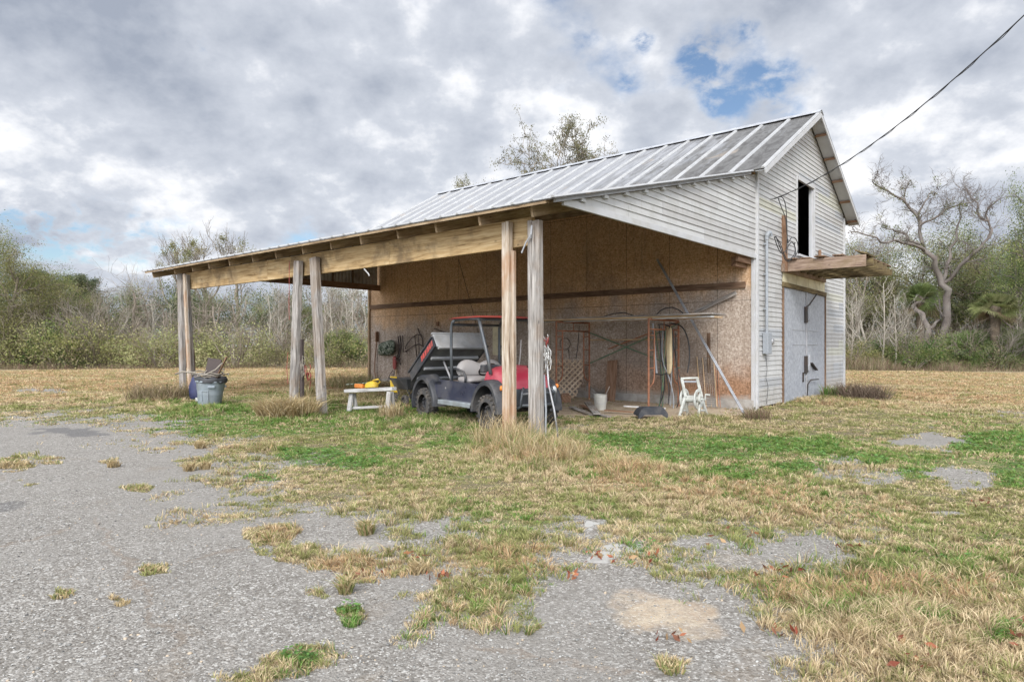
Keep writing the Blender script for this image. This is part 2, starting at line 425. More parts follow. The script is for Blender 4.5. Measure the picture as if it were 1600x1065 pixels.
def blobs(L, px, py, nz):
    o = np.zeros(px.shape)
    wx, wy = WARP; px = px + wx * 22 * (py > 560); py = py + wy * np.clip((py - 560) / 13, 0, 24)
    for x, y, rx, ry, w in L:
        if w == 0: continue
        q = ((px - x) / rx) ** 2 + ((py - y) / ry) ** 2
        o = np.maximum(o, w * np.clip(1.6 - q * (0.5 + 1.6 * nz), 0, 1))
    return o
def layout(X, Y):
    """grass, green, straw, sand, pale, dark in 0..1 for ground points"""
    Z = ghn(X, Y); Yc = np.maximum(Y, .3)
    px = np.where(Y > .3, 800 + F * X / Yc, -9999); py = HOR - F * (Z - CAM_H) / Yc
    n1 = fbm(X * 1.1 + 40, Y * 1.1 + 7, 5); n2 = fbm(X * .35 + 3, Y * .35 + 90, 4); n3 = fbm(X * 4 + 9, Y * 4, 3)
    sd_ = sdist(PAVE, X, Y)
    g = np.clip(.5 - sd_ / (0.22 + 0.075 * np.hypot(X, Y)) * .5 + (n1 - .5) * 1.25 + (n3 - .5) * 1.0 - .25, 0, 1)
    nz = n3
    global WARP
    WARP = ((fbm(X * 2.2 + 5, Y * 2.2, 4) - .5) * 2.4, (fbm(X * 2.2 + 55, Y * 2.2 + 31, 4) - .5) * 2.4)
    g = np.clip(np.maximum(g, blobs(TUFT, px, py, nz)) - .9 * blobs(BARE, px, py, nz) + np.where(blobs(BARE, px, py, nz) > .1, .9 * (n3 - .45), 0), 0, 1)
    s_ = (X - C0.x) * D2.x + (Y - C0.y) * D2.y; t_ = (X - C0.x) * D1.x + (Y - C0.y) * D1.y
    # trodden dirt on the shed floor
    floor = smooth01((s_ + 4.4 + .12 * (t_ - 4) + (n1 - .5) * 1.6) / .8) * smooth01((t_ + .4 + (n1 - .5) * 1.0 - np.clip((-s_-1.8), 0, 3) * .35) / .6) * smooth01((9.2 - t_ + (n2 - .5) * 2) / 1.5) * (s_ < .3)
    g = g * (1 - .93 * floor)
    inb = (s_ > 0) & (s_ < 7.7) & (t_ > 0) & (t_ < 14)
    g = np.where(inb, 0, g)
    gr = np.clip((n2 - .50) * 1.4 + (n1 - .5) * .6, 0, .35) + blobs(GREEN, px, py, nz)
    d = np.hypot(X, Y)
    gr = gr * (1 - .85 * smooth01((d - 17) / 6))
    stw = np.clip((n1 - .47) * 1.5, 0, .5) + blobs(STRAW, px, py, nz) + .9 * smooth01((d - 15.5) / 6)
    sa = np.clip(blobs(SAND, px, py, nz) + floor * 1.0, 0, 1)
    return [np.clip(a, 0, 1) for a in (g, gr, stw, sa, np.maximum(blobs(PALE, px, py, nz), .33 * blobs(BARE, px, py, nz)), blobs(DARK, px, py, nz))]

rr = np.concatenate([[0.0], np.geomspace(1.2, 42, 620), np.geomspace(43, 900, 60)])
front = np.radians(np.linspace(-50, 50, 560)); back = np.radians(np.linspace(50, 310, 72)[1:-1])
th = np.concatenate([front, back]); nT = len(th); nR = len(rr) - 1
TH, RR = np.meshgrid(th, rr[1:]); GX = (RR * np.sin(TH)).ravel(); GY = (RR * np.cos(TH)).ravel()
GZ = ghn(GX, GY)
Ls = layout(GX, GY)
bumpz = (fbm(GX * 2.2, GY * 2.2, 4) - .5) * .035 * np.clip(np.hypot(GX, GY) / 3, 0, 1) * (.35 + Ls[0])
cx = np.concatenate([[0], GX]); cy = np.concatenate([[0], GY]); cz = np.concatenate([[0.0], GZ + bumpz])
idx = np.arange(nR * nT).reshape(nR, nT) + 1
a = idx[:-1, :]; b = np.roll(idx, -1, 1)[:-1, :]; c = np.roll(idx, -1, 1)[1:, :]; d = idx[1:, :]
quads = np.stack([a, d, c, b], -1).reshape(-1, 4)
tris = np.stack([np.zeros(nT, int), idx[0], np.roll(idx[0], -1)], -1)
me = bpy.data.meshes.new('ground')
me.vertices.add(len(cx)); me.vertices.foreach_set('co', np.stack([cx, cy, cz], -1).astype('f').ravel())
nl = quads.size + tris.size
me.loops.add(nl); me.loops.foreach_set('vertex_index', np.concatenate([quads.ravel(), tris.ravel()]).astype('i'))
me.polygons.add(len(quads) + len(tris))
me.polygons.foreach_set('loop_start', np.concatenate([np.arange(len(quads)) * 4, quads.size + np.arange(len(tris)) * 3]).astype('i'))
me.polygons.foreach_set('loop_total', np.concatenate([np.full(len(quads), 4), np.full(len(tris), 3)]).astype('i'))
me.update(calc_edges=True)
me.polygons.foreach_set('use_smooth', [True] * len(me.polygons))
for nm, arr in zip(('grass', 'green', 'straw', 'sand', 'pale', 'dark'), Ls):
    at_ = me.attributes.new(nm, 'FLOAT', 'POINT'); at_.data.foreach_set('value', np.concatenate([[0], arr]).astype('f'))
k = NT('ground_gravel_and_soil')
pos = k.coord('Object')
def attr(nm):
    x = k.n('ShaderNodeAttribute'); x.attribute_name = nm; return x.outputs['Fac']
def vor(scale, feat='F1', rnd=1):
    x = k.n('ShaderNodeTexVoronoi', feature=feat); k.l(pos, x.inputs['Vector']); x.inputs['Scale'].default_value = scale; x.inputs['Randomness'].default_value = rnd; return x
v1 = vor(92); v2 = vor(52); v3 = vor(170)
sp = k.n('ShaderNodeSeparateColor'); k.l(v1.outputs['Color'], sp.inputs[0]); sp2 = k.n('ShaderNodeSeparateColor'); k.l(v2.outputs['Color'], sp2.inputs[0])
stone = k.ramp(sp.outputs[0], [(0, (.05, .047, .043)), (.25, (.11, .105, .098)), (.5, (.20, .194, .182)), (.78, (.32, .31, .29)), (1, (.60, .585, .55))])
stone2 = k.ramp(sp2.outputs[0], [(0, (.055, .052, .048)), (.35, (.15, .144, .134)), (.7, (.26, .25, .233)), (1, (.54, .53, .50))])
big = k.noise(pos, .45, 6, .62, .3); med = k.noise(pos, 2.3, 7, .65, .2)
stone = k.mix(k.rng(sp2.outputs[1], .62, .66), stone, stone2)
# binder between stones: pale worn asphalt in some areas, loose grey gravel in others
binder = k.mix(k.rng(med, .35, .65), (.15, .145, .135), (.25, .242, .225))
gap = k.rng(v1.outputs['Distance'], .38, .62)
pav = k.mix(k.math('MULTIPLY', gap, .6), stone, binder)
worn = k.rng(k.math('ADD', big, k.math('MULTIPLY', med, .35)), .58, .80, 0, .5, True)
pav = k.mix(worn, pav, k.mix(k.rng(v3.outputs['Distance'], .2, .6), (.28, .27, .25), (.18, .175, .165)))
brn = k.rng(k.noise(pos, 1.1, 8, .7, .8), .58, .70, 0, .45)
pav = k.mix(brn, pav, (.19, .145, .10))
dk = k.rng(k.noise(pos, .8, 6, .6, .5), .60, .75, 0, .4)
pav = k.mix(dk, pav, (.09, .087, .084))
def seam(loc, rot, ox, ln, w):
    """thin crack line filled with brown debris, in metres"""
    m = k.n('ShaderNodeMapping', vector_type='TEXTURE'); k.l(pos, m.inputs[0]); m.inputs['Location'].default_value = loc; m.inputs['Rotation'].default_value = (0, 0, rot)
    s_ = k.n('ShaderNodeSeparateXYZ'); k.l(m.outputs[0], s_.inputs[0])
    wob = k.math('MULTIPLY', k.math('SUBTRACT', med, .5), .55)
    dd = k.math('ABSOLUTE', k.math('ADD', s_.outputs[1], wob))
    aa = k.math('ABSOLUTE', s_.outputs[0])
    return k.math('MULTIPLY', k.rng(dd, w * .3, w, 1, 0), k.rng(aa, ln * .8, ln, 1, 0))
for (p0, p1, w) in (((150, 810), (215, 905), .03), ((215, 905), (275, 1010), .03), ((0, 855), (85, 832), .03), ((318, 870), (385, 860), .03), ((480, 850), (640, 855), .04), ((770, 1010), (980, 1050), .03)):
    A = pg(*p0); B = pg(*p1); mid = (A + B) / 2; dv = B - A
    sm = seam(mid, math.atan2(dv.y, dv.x), 0, dv.length / 2 + .15, w)
    pav = k.mix(k.math('MULTIPLY', sm, .4), pav, (.17, .125, .09))
sandc = k.mix(k.rng(k.noise(pos, 9, 7, .7), .35, .65), (.40, .30, .20), (.56, .46, .33))
sandc = k.mix(k.rng(k.noise(pos, 2.2, 5, .6), .45, .65, 0, .55), sandc, (.30, .20, .13))
fn = k.noise(pos, 14, 5, .7)
def msk(nm, lo=.35, hi=.6, amt=.5):
    return k.rng(k.math('ADD', attr(nm), k.math('MULTIPLY', k.math('SUBTRACT', fn, .5), amt)), lo, hi, 0, 1, True)
pav = k.mix(.16, pav, (.34, .27, .185))
pav = k.mix(msk('pale', .4, .75), pav, (.40, .385, .355))
pav = k.mix(k.math('MULTIPLY', msk('dark', .2, 1.0, .9), .6), pav, (.075, .075, .08))
pav = k.mix(k.math('MULTIPLY', msk('sand', .12, 1.0, .9), .85), pav, sandc)
soil = k.ramp(k.noise(pos, 22, 6, .7), [(.3, (.055, .042, .028)), (.5, (.13, .10, .062)), (.7, (.27, .21, .13))])
soil = k.mix(k.rng(attr('green'), .05, .6, .15, .75), soil, (.12, .155, .05))
soil = k.mix(k.math('MULTIPLY', attr('straw'), .55), soil, k.mix(k.rng(k.noise(pos, 7, 6, .7, .4), .35, .65), (.28, .20, .115), (.46, .36, .21)))
dist = k.n('ShaderNodeCombineXYZ')
fac = k.rng(k.math('ADD', attr('grass'), k.math('MULTIPLY', k.math('SUBTRACT', fn, .5), .7)), .42, .72, 0, 1, True)
col = k.mix(fac, pav, soil)
hgt = k.math('SUBTRACT', 1.0, v1.outputs['Distance'])
pav = None
bp = k.bump(hgt, .7, .008)
bp = k.bump(k.noise(pos, 30, 6, .7), .5, .015, bp)
k.done(col, .88, bp, spec=.3)
me.materials.append(k.m)
ground = bpy.data.objects.new('ground', me); COL.objects.link(ground); ground['kind'] = 'structure'
# ------------------------------------------------------------------ picture ray helpers onto barn planes
CS = C0.dot(D2); CT = C0.dot(D1)
def ps(px, py, s):
    """world point where the pixel ray meets the plane s = const"""
    dx = (px - 800) / F; Y = (s + CS) / (dx * D2.x + D2.y); return Vector((dx * Y, Y, CAM_H + (HOR - py) / F * Y))
def pt(px, py, t):
    dx = (px - 800) / F; Y = (t + CT) / (dx * D1.x + D1.y); return Vector((dx * Y, Y, CAM_H + (HOR - py) / F * Y))
def loc_b(w):
    s, t = st(w.x, w.y); return Vector((s, t, w.z))

# ------------------------------------------------------------------ barn materials
def siding_mat():
    k = NT('white_vinyl_siding'); v = k.coord('Object')
    s_ = k.n('ShaderNodeSeparateXYZ'); k.l(v, s_.inputs[0])
    row = k.math('FLOOR', k.math('DIVIDE', s_.outputs[2], .232))
    seg = k.math('FLOOR', k.math('DIVIDE', k.math('ADD', s_.outputs[0], k.math('MULTIPLY', row, 1.73)), 2.9))
    cb = k.n('ShaderNodeCombineXYZ'); k.l(row, cb.inputs[0]); k.l(seg, cb.inputs[1])
    wn_ = k.n('ShaderNodeTexWhiteNoise', noise_dimensions='3D'); k.l(cb.outputs[0], wn_.inputs[0])
    c = k.ramp(wn_.outputs[0], [(0, (.41, .40, .385)), (.3, (.465, .46, .445)), (.72, (.50, .495, .48)), (.78, (.47, .465, .40)), (.88, (.46, .45, .37)), (.92, (.38, .39, .40))], 'CONSTANT')
    d = k.noise(k.coord('Object', (1, 1, .5)), 2.6, 8, .68, .3)
    c = k.mix(k.rng(d, .46, .72, 0, .45), c, (.28, .27, .23))
    up = k.rng(s_.outputs[2], 0, .9, .8, 0)
    c = k.mix(k.math('MULTIPLY', up, k.rng(k.noise(v, 9, 6, .7), .35, .65)), c, (.30, .26, .21))
    fx = k.math('FRACT', k.math('DIVIDE', k.math('ADD', s_.outputs[0], k.math('MULTIPLY', row, 1.73)), 2.9))
    c = k.mix(k.rng(fx, .0, .006, .7, 0), c, (.10, .10, .10))
    rs = k.noise(k.coord('Object', (7, 1, 1.2)), 1.6, 6, .7, .2)
    c = k.mix(k.rng(rs, .58, .72, 0, .38), c, (.24, .20, .15))
    return k.done(c, .5, k.bump(k.noise(k.coord('Object', (1, 1, 3)), 3.0, 3, .5), .25, .01), spec=.4)
M['siding'] = siding_mat()
def osb_mat():
    k = NT('weathered_strand_board'); v = k.coord('Object')
    s_ = k.n('ShaderNodeSeparateXYZ'); k.l(v, s_.inputs[0])
    vo = k.n('ShaderNodeTexVoronoi'); k.l(k.coord('Object', (1, 20, 44), rot=(.7, 0, 0)), vo.inputs['Vector']); vo.inputs['Scale'].default_value = 1.0
    vo2 = k.n('ShaderNodeTexVoronoi'); k.l(k.coord('Object', (1, 48, 17), rot=(-.4, 0, 0)), vo2.inputs['Vector']); vo2.inputs['Scale'].default_value = 1.2
    a = k.n('ShaderNodeSeparateColor'); k.l(vo.outputs['Color'], a.inputs[0]); b_ = k.n('ShaderNodeSeparateColor'); k.l(vo2.outputs['Color'], b_.inputs[0])
    sfac = k.math('ADD', k.math('MULTIPLY', a.outputs[0], .5), k.math('MULTIPLY', b_.outputs[0], .5))
    fresh = k.ramp(sfac, [(.1, (.42, .255, .13)), (.5, (.58, .37, .21)), (.9, (.74, .52, .33))])
    grey = k.ramp(sfac, [(.1, (.25, .20, .165)), (.5, (.36, .30, .25)), (.9, (.52, .455, .39))])
    rust = k.ramp(sfac, [(.1, (.17, .085, .04)), (.9, (.36, .19, .10))])
    n = k.noise(v, .75, 6, .62, .3)
    zz = k.math('ADD', s_.outputs[2], k.math('MULTIPLY', k.math('SUBTRACT', n, .5), 2.0))
    # exposed end of the wall (low t) and foot of the wall weathered grey
    yy = k.math('MULTIPLY', k.rng(s_.outputs[1], 0, 7, .55, 0), 1.0)
    f = k.rng(k.math('SUBTRACT', zz, yy), 1.9, 2.7, .92, 0, True)
    c = k.mix(f, fresh, grey)
    fr = k.math('MULTIPLY', k.rng(zz, .5, 1.25, .85, 0, True), k.rng(s_.outputs[1], 1.5, 5, 1, .15))
    c = k.mix(fr, c, rust)
    # dark sodden patches
    dn = k.noise(v, .55, 7, .65, .5)
    c = k.mix(k.rng(dn, .50, .72, 0, .5), c, (.17, .14, .12))
    drip = k.noise(k.coord('Object', (1, 5, .35)), 1.4, 6, .65, .3)
    c = k.mix(k.rng(drip, .55, .72, 0, .45), c, (.20, .14, .095))
    nx = k.n('ShaderNodeTexVoronoi'); k.l(k.coord('Object', (0, 2.46, 3.6)), nx.inputs['Vector']); nx.inputs['Scale'].default_value = 1; nx.inputs['Randomness'].default_value = .25
    c = k.mix(k.rng(nx.outputs['Distance'], .03, .05, .7, 0), c, (.05, .035, .025))
    pale = k.math('MULTIPLY', k.rng(k.math('ADD', s_.outputs[2], k.math('MULTIPLY', k.noise(v, 4, 6, .7), .3)), .38, .50, .75, 0), 1.0)
    c = k.mix(pale, c, (.34, .31, .27))
    # board joints
    def joint(axis, per, off):
        m = k.math('FRACT', k.math('DIVIDE', k.math('ADD', s_.outputs[axis], off), per))
        return k.rng(k.math('ABSOLUTE', k.math('SUBTRACT', m, .5)), .5 - .009 / per, .5 - .003 / per, 0, .8)
    j = k.math('MAXIMUM', joint(1, 1.22, .35), joint(2, 2.44, -.05))
    c = k.mix(j, c, (.05, .035, .025))
    return k.done(c, .85, k.bump(sfac, .35, .004), spec=.2)
M['osb'] = osb_mat()
def roof_mat():
    k = NT('stained_galvanised_roofing'); v = k.coord('Object')
    s_ = k.n('ShaderNodeSeparateXYZ'); k.l(v, s_.inputs[0])
    n1 = k.noise(k.coord('Object', (.45, 3.4, .45)), 1.5, 8, .68, .4)
    n2 = k.noise(k.coord('Object', (.8, 5, .8)), 2.2, 8, .7, .2)
    base = k.mix(k.rng(n2, .35, .65), (.215, .22, .23), (.33, .33, .335))
    grey = k.mix(k.rng(n2, .3, .7), (.13, .13, .135), (.22, .217, .215))
    c = k.mix(k.rng(k.math('ADD', n1, k.math('MULTIPLY', s_.outputs[1], -.016)), .38, .52, 0, .85), base, grey)
    # dark mildew toward the near end, streaked down the slope
    near = k.math('ADD', k.rng(s_.outputs[1], 0, 6.0, .36, 0), k.rng(s_.outputs[0], -.5, 3.0, .08, 0))
    st_ = k.rng(k.math('ADD', k.math('ADD', k.math('MULTIPLY', n1, .5), k.math('MULTIPLY', n2, .5)), near), .68, .80, 0, .85)
    c = k.mix(st_, c, (.12, .115, .105))
    n3_ = k.noise(k.coord('Object', (1.0, 2.0, 1.0)), 1.9, 9, .78, .6)
    c = k.mix(k.rng(k.math('ADD', n3_, k.math('MULTIPLY', near, .36)), .60, .70, 0, .8), c, (.055, .05, .045))
    c = k.mix(k.rng(k.noise(v, 1.1, 5, .6), .62, .72, 0, .5), c, (.42, .33, .24))
    return k.done(c, .52, k.bump(k.noise(v, 3, 3, .5), .12, .01), metal=.15)
M['roof'] = roof_mat()
M['rib'] = simple_mat('galvanised_ribs', (.40, .40, .395), .45, .15, .12, 4, (.40, .39, .37), .5, .1, 1.5)
M['galv'] = simple_mat('galvanised_sheet', (.42, .43, .45), .55, .35, .2, 6, (.27, .26, .25), .5, .1, 2)
M['corr'] = simple_mat('corrugated_tin', (.50, .50, .50), .5, .4, .2, 5, (.20, .12, .07), .6, .1, 2)
def door_mat():
    k = NT('mottled_zinc_door_skin'); v = k.coord('Object')
    n = k.noise(k.coord('Object', (1, 1, .8)), 16, 6, .72, .3); n2 = k.noise(k.coord('Object', (1.5, 1, .5)), 1.6, 6, .6, .2)
    c = k.mix(k.rng(n, .38, .62), (.26, .275, .305), (.44, .46, .49))
    c = k.mix(k.rng(n2, .45, .7, 0, .4), c, (.30, .31, .33))
    return k.done(c, .55, k.bump(n2, .3, .02), metal=.1)
M['door'] = door_mat()
M['white_trim'] = simple_mat('white_trim', (.47, .47, .47), .5, 0, .06, 5, (.38, .36, .31), .5, .1, 3)
M['soffit'] = simple_mat('pale_soffit_sheet', (.50, .51, .52), .5, 0, .06, 2, (.36, .35, .33), .4, .05, 1.5)
M['yellow_panel'] = simple_mat('yellowed_panel', (.62, .56, .38), .6, 0, .12, 3, (.35, .28, .15), .6, .1, 2)
M['concrete'] = simple_mat('weathered_concrete', (.36, .34, .31), .9, 0, .2, 8, (.18, .14, .10), .6, .4, 2.5)
M['black_iron'] = simple_mat('black_iron', (.045, .04, .038), .6, .4, .3, 20, (.12, .06, .03), .4)
M['interior'] = simple_mat('interior_darkness', (.03, .022, .02), .9)  # near-black colour stands in for the unlit inside of the barn
M['wood_dark'] = wood_mat('dark_framing_timber', (.06, .035, .022), (.155, .095, .06), (.25, .165, .11), (.09, .06, .04), .4)
M['pvc_grey'] = simple_mat('grey_pvc', (.28, .30, .32), .5, 0, .1, 6, (.18, .17, .16), .3)
M['black_cable'] = simple_mat('black_cable', (.035, .035, .037), .6)
M['steel'] = simple_mat('dull_steel', (.40, .40, .41), .45, .5, .2, 6, (.22, .18, .15), .4)

# ------------------------------------------------------------------ barn
barn = empty('barn', C0, BANG, 'old white sided barn with a ribbed metal roof and an open side shed', 'barn')
def b(mb, name, mat, parent=None, **kw): return mb.build(name, mat, parent or barn, loc=True, **kw)
RZ, EZ, SW, LT = 7.69, 5.57, 7.64, 13.97           # ridge, wall top, gable width, barn length
PIT = .554
def ztop(s): return RZ - PIT * abs(s - SW / 2) - .04
H = .116
def siding(mb, zlo, zhi, xr, holes=(), y0=0.0, sgn=-1):
    kk = 0
    z = zlo
    while z < zhi - 1e-4:
        z1 = min(z + H, zhi)
        cuts = sorted({z, z1} | {h[j] for h in holes for j in (2, 3) if z < h[j] < z1})
        for q in range(len(cuts) - 1):
            za, zb = cuts[q], cuts[q + 1]; zm = (za + zb) / 2
            la, ra = xr(za); lb, rb = xr(zb)
            segs = [((la, lb), (ra, rb))]
            for hx0, hx1, hz0, hz1 in holes:
                if hz0 < zm < hz1:
                    new = []
                    for (l_, r_) in segs:
                        if l_[0] < hx0: new.append((l_, (min(hx0, r_[0]), min(hx0, r_[1]))))
                        if r_[0] > hx1: new.append(((max(hx1, l_[0]), max(hx1, l_[1])), r_))
                    segs = new
            ya = y0 + sgn * (.004 + .016 * (1 - (za - z) / H)); yb = y0 + sgn * (.004 + .016 * (1 - (zb - z) / H))
            for (l_, r_) in segs:
                if r_[0] - l_[0] < .002 and r_[1] - l_[1] < .002: continue
                mb.poly([(l_[0], ya, za), (r_[0], ya, za), (max(r_[1], l_[1] + 1e-4), yb, zb), (l_[1], yb, zb)])
                if q == 0: mb.poly([(l_[0], ya, za), (l_[0], y0 + sgn * .002, za), (r_[0], y0 + sgn * .002, za), (r_[0], ya, za)])
        z = z1; kk += 1
def gable_x(z):
    if z <= EZ - .04: return (0.07, SW - .07)
    h = (RZ - .04 - z) / PIT
    return (max(.07, SW / 2 - h), min(SW - .07, SW / 2 + h))
WIN = (2.86, 4.42, 3.79, 5.88); DOOR = (1.78, 5.50, -.1, 2.92); PAN = (1.86, 5.50, 2.92, 3.32)
mb = MB(); siding(mb, .06, RZ - .05, gable_x, [WIN, (DOOR[0], DOOR[1], -.1, 3.32)])
gw = b(mb, 'end_wall', M['siding'])
# backing sheet of the gable wall with the two openings
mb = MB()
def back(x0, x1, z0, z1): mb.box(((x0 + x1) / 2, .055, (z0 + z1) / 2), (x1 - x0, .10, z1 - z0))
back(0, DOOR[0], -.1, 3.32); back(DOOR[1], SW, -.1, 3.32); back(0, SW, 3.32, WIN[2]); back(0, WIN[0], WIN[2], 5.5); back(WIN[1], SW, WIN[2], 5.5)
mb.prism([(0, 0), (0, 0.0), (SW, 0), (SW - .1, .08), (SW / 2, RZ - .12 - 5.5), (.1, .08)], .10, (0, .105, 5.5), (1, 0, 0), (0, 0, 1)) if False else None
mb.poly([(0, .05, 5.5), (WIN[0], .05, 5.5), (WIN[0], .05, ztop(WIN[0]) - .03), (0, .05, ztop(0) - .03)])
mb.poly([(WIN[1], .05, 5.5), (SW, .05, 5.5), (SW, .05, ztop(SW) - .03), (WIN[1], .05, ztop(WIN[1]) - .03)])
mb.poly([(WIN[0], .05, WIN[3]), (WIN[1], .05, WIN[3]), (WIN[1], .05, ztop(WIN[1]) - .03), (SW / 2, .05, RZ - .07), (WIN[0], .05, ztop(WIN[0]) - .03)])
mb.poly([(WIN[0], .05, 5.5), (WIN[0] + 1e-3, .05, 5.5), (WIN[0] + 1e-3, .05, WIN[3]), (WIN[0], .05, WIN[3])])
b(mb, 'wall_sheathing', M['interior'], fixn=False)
# other walls: OSB side wall in the shed, far end, back
mb = MB(); mb.box((-.02, LT / 2, 2.75), (.04, LT, 5.34)); b(mb, 'strand_board_wall', M['osb'])
mb = MB(); mb.box((-.05, LT / 2, .11), (.10, LT - .02, .22)); b(mb, 'foundation', M['concrete'])
mb = MB(); mb.box((-.065, LT / 2 + .1, 2.84), (.05, LT - .2, .145)); b(mb, 'wall_rail', M['wood_dark'])
mb = MB(); mb.box((-.055, LT - .045, 2.7), (.10, .09, 5.2)); b(mb, 'corner_board', M['wood_raft'], bevel=.003)
mb = MB(); mb.poly([(0, LT, -.1), (SW, LT, -.1), (SW, LT, EZ), (SW / 2, LT, RZ - .05), (0, LT, EZ)]); mb.poly([(SW, 0, -.1), (SW, LT, -.1), (SW, LT, EZ), (SW, 0, EZ)]); mb.poly([(.01, .11, -.05), (SW, .11, -.05), (SW, LT, -.05), (.01, LT, -.05)])
mb.poly([(.02, .12, 3.6), (SW, .12, 3.6), (SW, LT, 3.6), (.02, LT, 3.6)])
b(mb, 'rear_wall', M['interior'], fixn=False)
# corner trims
mb = MB(); mb.box((.03, -.035, 2.72), (.10, .055, 5.45)); mb.box((-.045, .03, 1.76), (.05, .075, 3.4)); b(mb, 'corner_trim', M['white_trim'], bevel=.004)
mb = MB(); mb.box((SW - .03, -.03, 2.72), (.10, .045, 5.45)); b(mb, 'corner_trim', M['white_trim'], bevel=.004)
# lean-to end: siding triangle above an open bay
LS, LZ = -7.45, 3.46
def lroof(s): return 5.30 + (5.30 - 3.47) / (7.75 - .44) * (s + .44)      # top of the lean-to sheet
def tri_x(z):
    zl = lroof(LS) - .08
    if z <= zl: return (LS, -.005)
    return (min(-.02, (z + .08 - 5.30) / .2503 - .44), -.005)
mb = MB(); siding(mb, LZ + .05, lroof(0) - .1, tri_x); b(mb, 'shed_end_wall', M['siding'])
mb = MB(); mb.prism([(LS, LZ), (0, LZ), (0, lroof(0) - .1), (LS, lroof(LS) - .08)], -.03, (0, .012, 0), (1, 0, 0), (0, 0, 1)); b(mb, 'shed_end_sheathing', M['wood_plywood'])
mb = MB(); mb.box((LS / 2, -.012, LZ + .01), (-LS - .01, .045, .10)); b(mb, 'end_trim', M['white_trim'], bevel=.003)
mb = MB(); mb.bar((LS - .25, -.06, lroof(LS - .25) - .035), (-.46, -.06, lroof(-.46) - .035), .05, .07); b(mb, 'rake_trim', M['galv'], bevel=.004)
for s_ in np.arange(-7.0, -.5, .62):
    mb = MB(); mb.box((s_, -.045, lroof(s_) - .10), (.12, .05, .05)); b(mb, 'rake_block', M['white_trim'], bevel=.003)
# roofs
def sheet(mb, mr, s0, z0, s1, z1, t0, t1, ribs, th=.018, rw=.05, rh=.04):
    """sloped metal sheet from (s0, z0) down to (s1, z1) with raised ribs"""
    d = Vector((s1 - s0, 0, z1 - z0)); L = d.length; d.normalize(); n = Vector((-d.z, 0, d.x)) if d.x > 0 else Vector((d.z, 0, -d.x))
    a, c = Vector((s0, 0, z0)), Vector((s1, 0, z1))
    T = lambda v, t: v + Vector((0, t, 0))
    q = [T(a, t0), T(c, t0), T(c, t1), T(a, t1)]; w = [p - n * th for p in q]
    mb.poly(q); mb.poly(w[::-1])
    for i in range(4): mb.poly([q[i], w[i], w[(i + 1) % 4], q[(i + 1) % 4]])
    for t in ribs:
        jit = random.uniform(-.01, .01); t += jit
        pr = [(-rw, .001), (-rw * .55, rh), (rw * .55, rh), (rw, .001)]
        e0 = [T(a, t + x) + n * y for x, y in pr]; e1 = [T(c + d * .012, t + x) + n * y for x, y in pr]
        for i in range(3): mr.poly([e0[i], e0[i + 1], e1[i + 1], e1[i]])
        mr.poly(e0); mr.poly(e1[::-1])
T0, T1 = -.37, 14.5
ribs = [T0 + .03] + [.42 + .73 * k for k in range(20)]
ribs = [r for r in ribs if r < T1]
mb, mr = MB(), MB(); sheet(mb, mr, SW / 2, RZ, -.44, 5.33, T0, T1, ribs)
main = b(mb, 'main_roof', M['roof']); b(mr, 'roof_ribs', M['rib'], main)
mb, mr = MB(), MB(); sheet(mb, mr, SW / 2, RZ - .002, SW + .45, RZ - PIT * (SW / 2 + .45), T0, T1, ribs)
m2 = b(mb, 'back_roof', M['roof']); b(mr, 'roof_ribs', M['rib'], m2)
mb, mr = MB(), MB(); sheet(mb, mr, -.36, lroof(-.36) + .0, -7.78, lroof(-7.78), -.16, 13.75, [r for r in np.arange(-.1, 13.8, .365)], rw=.035, rh=.028)
lr = b(mb, 'shed_roof', M['roof']); b(mr, 'roof_ribs', M['rib'], lr)
mb = MB()
for i in range(9):
    t0 = T0 - .02 + i * 1.66; mb.prism([(-.19, -.095), (0, .012), (.19, -.095), (.19, -.085), (0, .024 + .004 * (i % 2)), (-.19, -.085)], -1.69 if i < 8 else -1.6, (SW / 2, t0, RZ + .045), (1, 0, 0), (0, 0, 1))
b(mb, 'ridge_cap', M['galv'])
# rake soffits, lookouts and fascia at the near gable
for sg, nm in ((1, 'rake_soffit'), (-1, 'rake_soffit')):
    se = SW / 2 + sg * (SW / 2 + .44) if sg > 0 else -.43
    mb = MB(); a = Vector((SW / 2, 0, RZ - .05)); c = Vector((se, 0, RZ - PIT * abs(se - SW / 2) - .05))
    mb.bar(a + Vector((0, T0 / 2 - .02, 0)), c + Vector((0, T0 / 2 - .02, 0)), -T0 - .05, .012); b(mb, nm, M['soffit'])
    mb = MB(); mb.bar(a + Vector((0, T0, -.03)), c + Vector((0, T0, -.03)), .03, .11); b(mb, 'fascia', M['white_trim'], bevel=.003)
    for k_ in range(5):
        f_ = (k_ + .7) / 5; p = a.lerp(c, f_) + Vector((0, 0, -.04))
        if sg < 0 and k_ > 3: continue
        mb = MB(); mb.box(p + Vector((0, T0 / 2 - .02, -.02)), (.05, -T0 - .08, .06), Matrix.Rotation(math.atan(PIT) * sg, 3, 'Y')); b(mb, 'lookout', M['wood_brown'])
